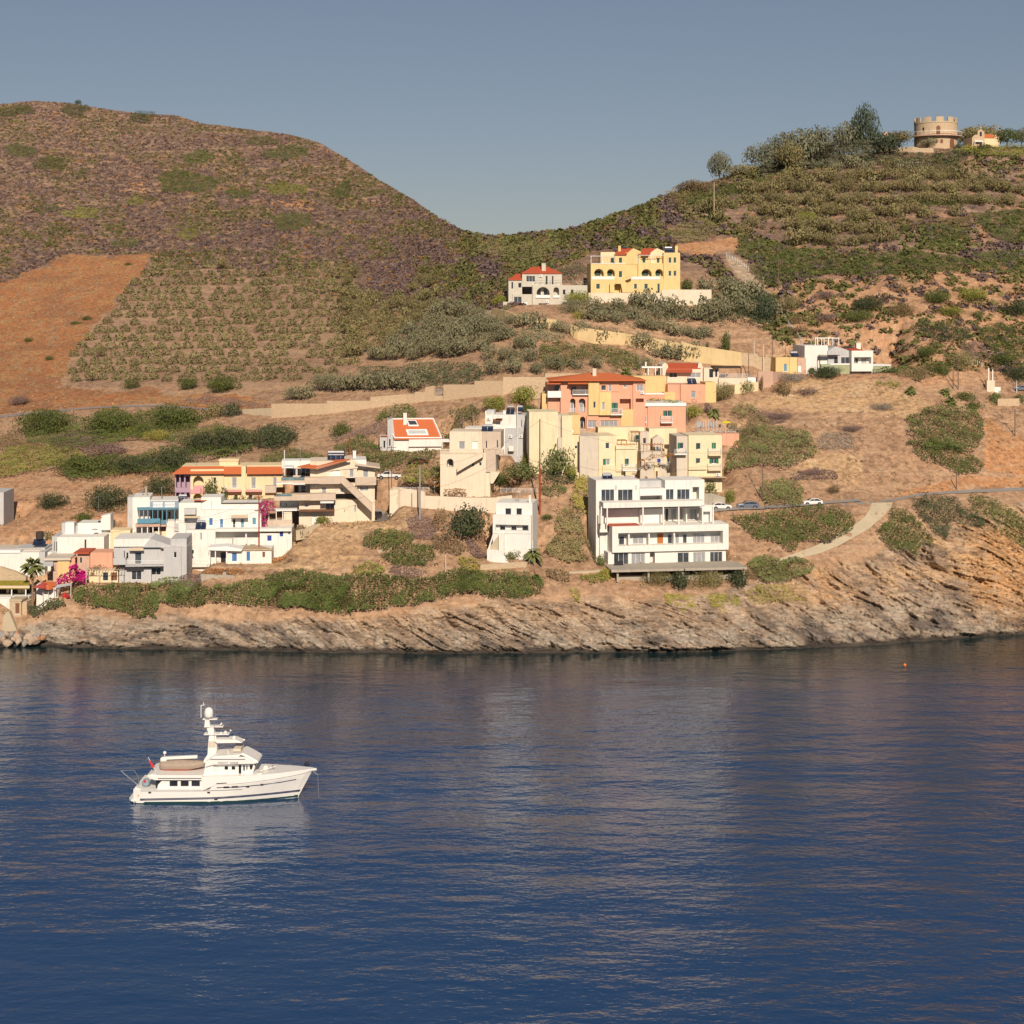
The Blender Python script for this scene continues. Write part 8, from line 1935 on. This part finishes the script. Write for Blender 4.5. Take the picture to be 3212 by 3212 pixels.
# ------------------------------------------------------------------ water
def build_water():
    mb = MB(); mb.quad((-6000,-300,0),(6000,-300,0),(6000,2400,0),(-6000,2400,0))
    m = bpy.data.materials.new('sea_water'); m.use_nodes = True; nt = m.node_tree; N = nt.nodes; Lk = nt.links
    b = N['Principled BSDF']; b.inputs['Base Color'].default_value = (*WATERC, 1); b.inputs['Roughness'].default_value = .03; b.inputs['IOR'].default_value = 1.95
    geo = N.new('ShaderNodeNewGeometry')
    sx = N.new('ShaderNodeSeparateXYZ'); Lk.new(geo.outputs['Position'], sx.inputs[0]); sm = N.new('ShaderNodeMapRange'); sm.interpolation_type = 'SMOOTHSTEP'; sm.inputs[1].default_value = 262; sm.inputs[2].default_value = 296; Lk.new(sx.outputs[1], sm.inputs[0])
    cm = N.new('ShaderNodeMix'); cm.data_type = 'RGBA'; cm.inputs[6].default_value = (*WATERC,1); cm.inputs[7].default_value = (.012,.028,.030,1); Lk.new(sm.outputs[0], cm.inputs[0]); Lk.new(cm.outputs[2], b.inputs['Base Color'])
    hs = None
    for (sx, sy, sc_, amp, det, rot) in ((.40,1.0,.14,.58,2,.1),(.52,1.0,.58,.22,3,-.08),(.7,1.0,1.7,.072,3,.06)):
        mp = N.new('ShaderNodeMapping'); mp.inputs['Scale'].default_value = (sx*sc_, sy*sc_, 1); mp.inputs['Rotation'].default_value = (0,0,rot); Lk.new(geo.outputs['Position'], mp.inputs['Vector'])
        n = N.new('ShaderNodeTexNoise'); n.inputs['Scale'].default_value = 1; n.inputs['Detail'].default_value = det; n.inputs['Roughness'].default_value = .55; Lk.new(mp.outputs[0], n.inputs['Vector'])
        mu = N.new('ShaderNodeMath'); mu.operation = 'MULTIPLY'; mu.inputs[1].default_value = amp; Lk.new(n.outputs['Fac'], mu.inputs[0])
        if hs is None: hs = mu.outputs[0]
        else:
            ad = N.new('ShaderNodeMath'); ad.operation = 'ADD'; Lk.new(hs, ad.inputs[0]); Lk.new(mu.outputs[0], ad.inputs[1]); hs = ad.outputs[0]
    # calmer and rougher patches of wind
    mp = N.new('ShaderNodeMapping'); mp.inputs['Scale'].default_value = (.006,.02,1); Lk.new(geo.outputs['Position'], mp.inputs['Vector'])
    n = N.new('ShaderNodeTexNoise'); n.inputs['Scale'].default_value = 1; n.inputs['Detail'].default_value = 4; Lk.new(mp.outputs[0], n.inputs['Vector'])
    mr = N.new('ShaderNodeMapRange'); mr.inputs[1].default_value = .38; mr.inputs[2].default_value = .62; mr.inputs[3].default_value = .6; mr.inputs[4].default_value = 1.25; Lk.new(n.outputs['Fac'], mr.inputs[0])
    mu = N.new('ShaderNodeMath'); mu.operation = 'MULTIPLY'; Lk.new(hs, mu.inputs[0]); Lk.new(mr.outputs[0], mu.inputs[1])
    bp = N.new('ShaderNodeBump'); bp.inputs['Strength'].default_value = 1; bp.inputs['Distance'].default_value = WAVE; Lk.new(mu.outputs[0], bp.inputs['Height']); Lk.new(bp.outputs[0], b.inputs['Normal'])
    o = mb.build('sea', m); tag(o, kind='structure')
WATERC = (.008,.042,.122); WAVE = .82
build_water()

# ------------------------------------------------------------------ light, sky, camera
SUN_EL, SUN_AZ = radians(32), radians(8)      # azimuth: to the right of straight behind the camera
sd = Vector((sin(SUN_AZ)*cos(SUN_EL), -cos(SUN_AZ)*cos(SUN_EL), sin(SUN_EL)))
L = bpy.data.lights.new('sun', 'SUN'); L.energy = 4.4; L.angle = radians(.5); L.color = (1,.87,.72)
lo = bpy.data.objects.new('sun', L); COL.objects.link(lo); lo.rotation_euler = (-sd).to_track_quat('-Z', 'Y').to_euler()
w = bpy.data.worlds.new('World'); SC.world = w; w.use_nodes = True; N = w.node_tree.nodes; Lk = w.node_tree.links
bg = N['Background']; sk = N.new('ShaderNodeTexSky'); sk.sky_type = 'NISHITA'; sk.sun_disc = False
sk.sun_elevation = SUN_EL; sk.sun_rotation = math.atan2(sd.x, sd.y); sk.air_density = 1.0; sk.dust_density = SKY_DUST; sk.ozone_density = SKY_OZ; sk.altitude = 60
hsv = N.new('ShaderNodeHueSaturation'); hsv.inputs['Saturation'].default_value = SKY_SAT
Lk.new(sk.outputs[0], hsv.inputs['Color']); gm = N.new('ShaderNodeGamma'); gm.inputs[1].default_value = SKY_GAM; tn = N.new('ShaderNodeMix'); tn.data_type = 'RGBA'; tn.blend_type = 'MULTIPLY'; tn.inputs[0].default_value = 1; tn.inputs[7].default_value = SKY_TINT
Lk.new(hsv.outputs[0], gm.inputs[0]); Lk.new(gm.outputs[0], tn.inputs[6]); Lk.new(tn.outputs[2], bg.inputs['Color']); bg.inputs['Strength'].default_value = SKY_STR
cd = bpy.data.cameras.new('camera'); cam = bpy.data.objects.new('camera', cd); COL.objects.link(cam)
cam.location = (0,0,H); cam.rotation_euler = (radians(90),0,0); cd.sensor_width = 36; cd.lens = F/3212*36; cd.shift_y = -(1606-HOR)/3212; cd.clip_start = 1; cd.clip_end = 12000
SC.camera = cam
SC.view_settings.view_transform = 'Standard'; SC.view_settings.look = 'None'; SC.view_settings.exposure = EXPO; SC.view_settings.gamma = 1
SC.cycles.use_denoising = True
try: SC.cycles.denoiser = 'OPENIMAGEDENOISE'
except Exception: pass
SC.cycles.max_bounces = 5; SC.cycles.diffuse_bounces = 2; SC.cycles.glossy_bounces = 2; SC.cycles.transparent_max_bounces = 6; SC.cycles.caustics_reflective = False
SC.cycles.sample_clamp_indirect = 4
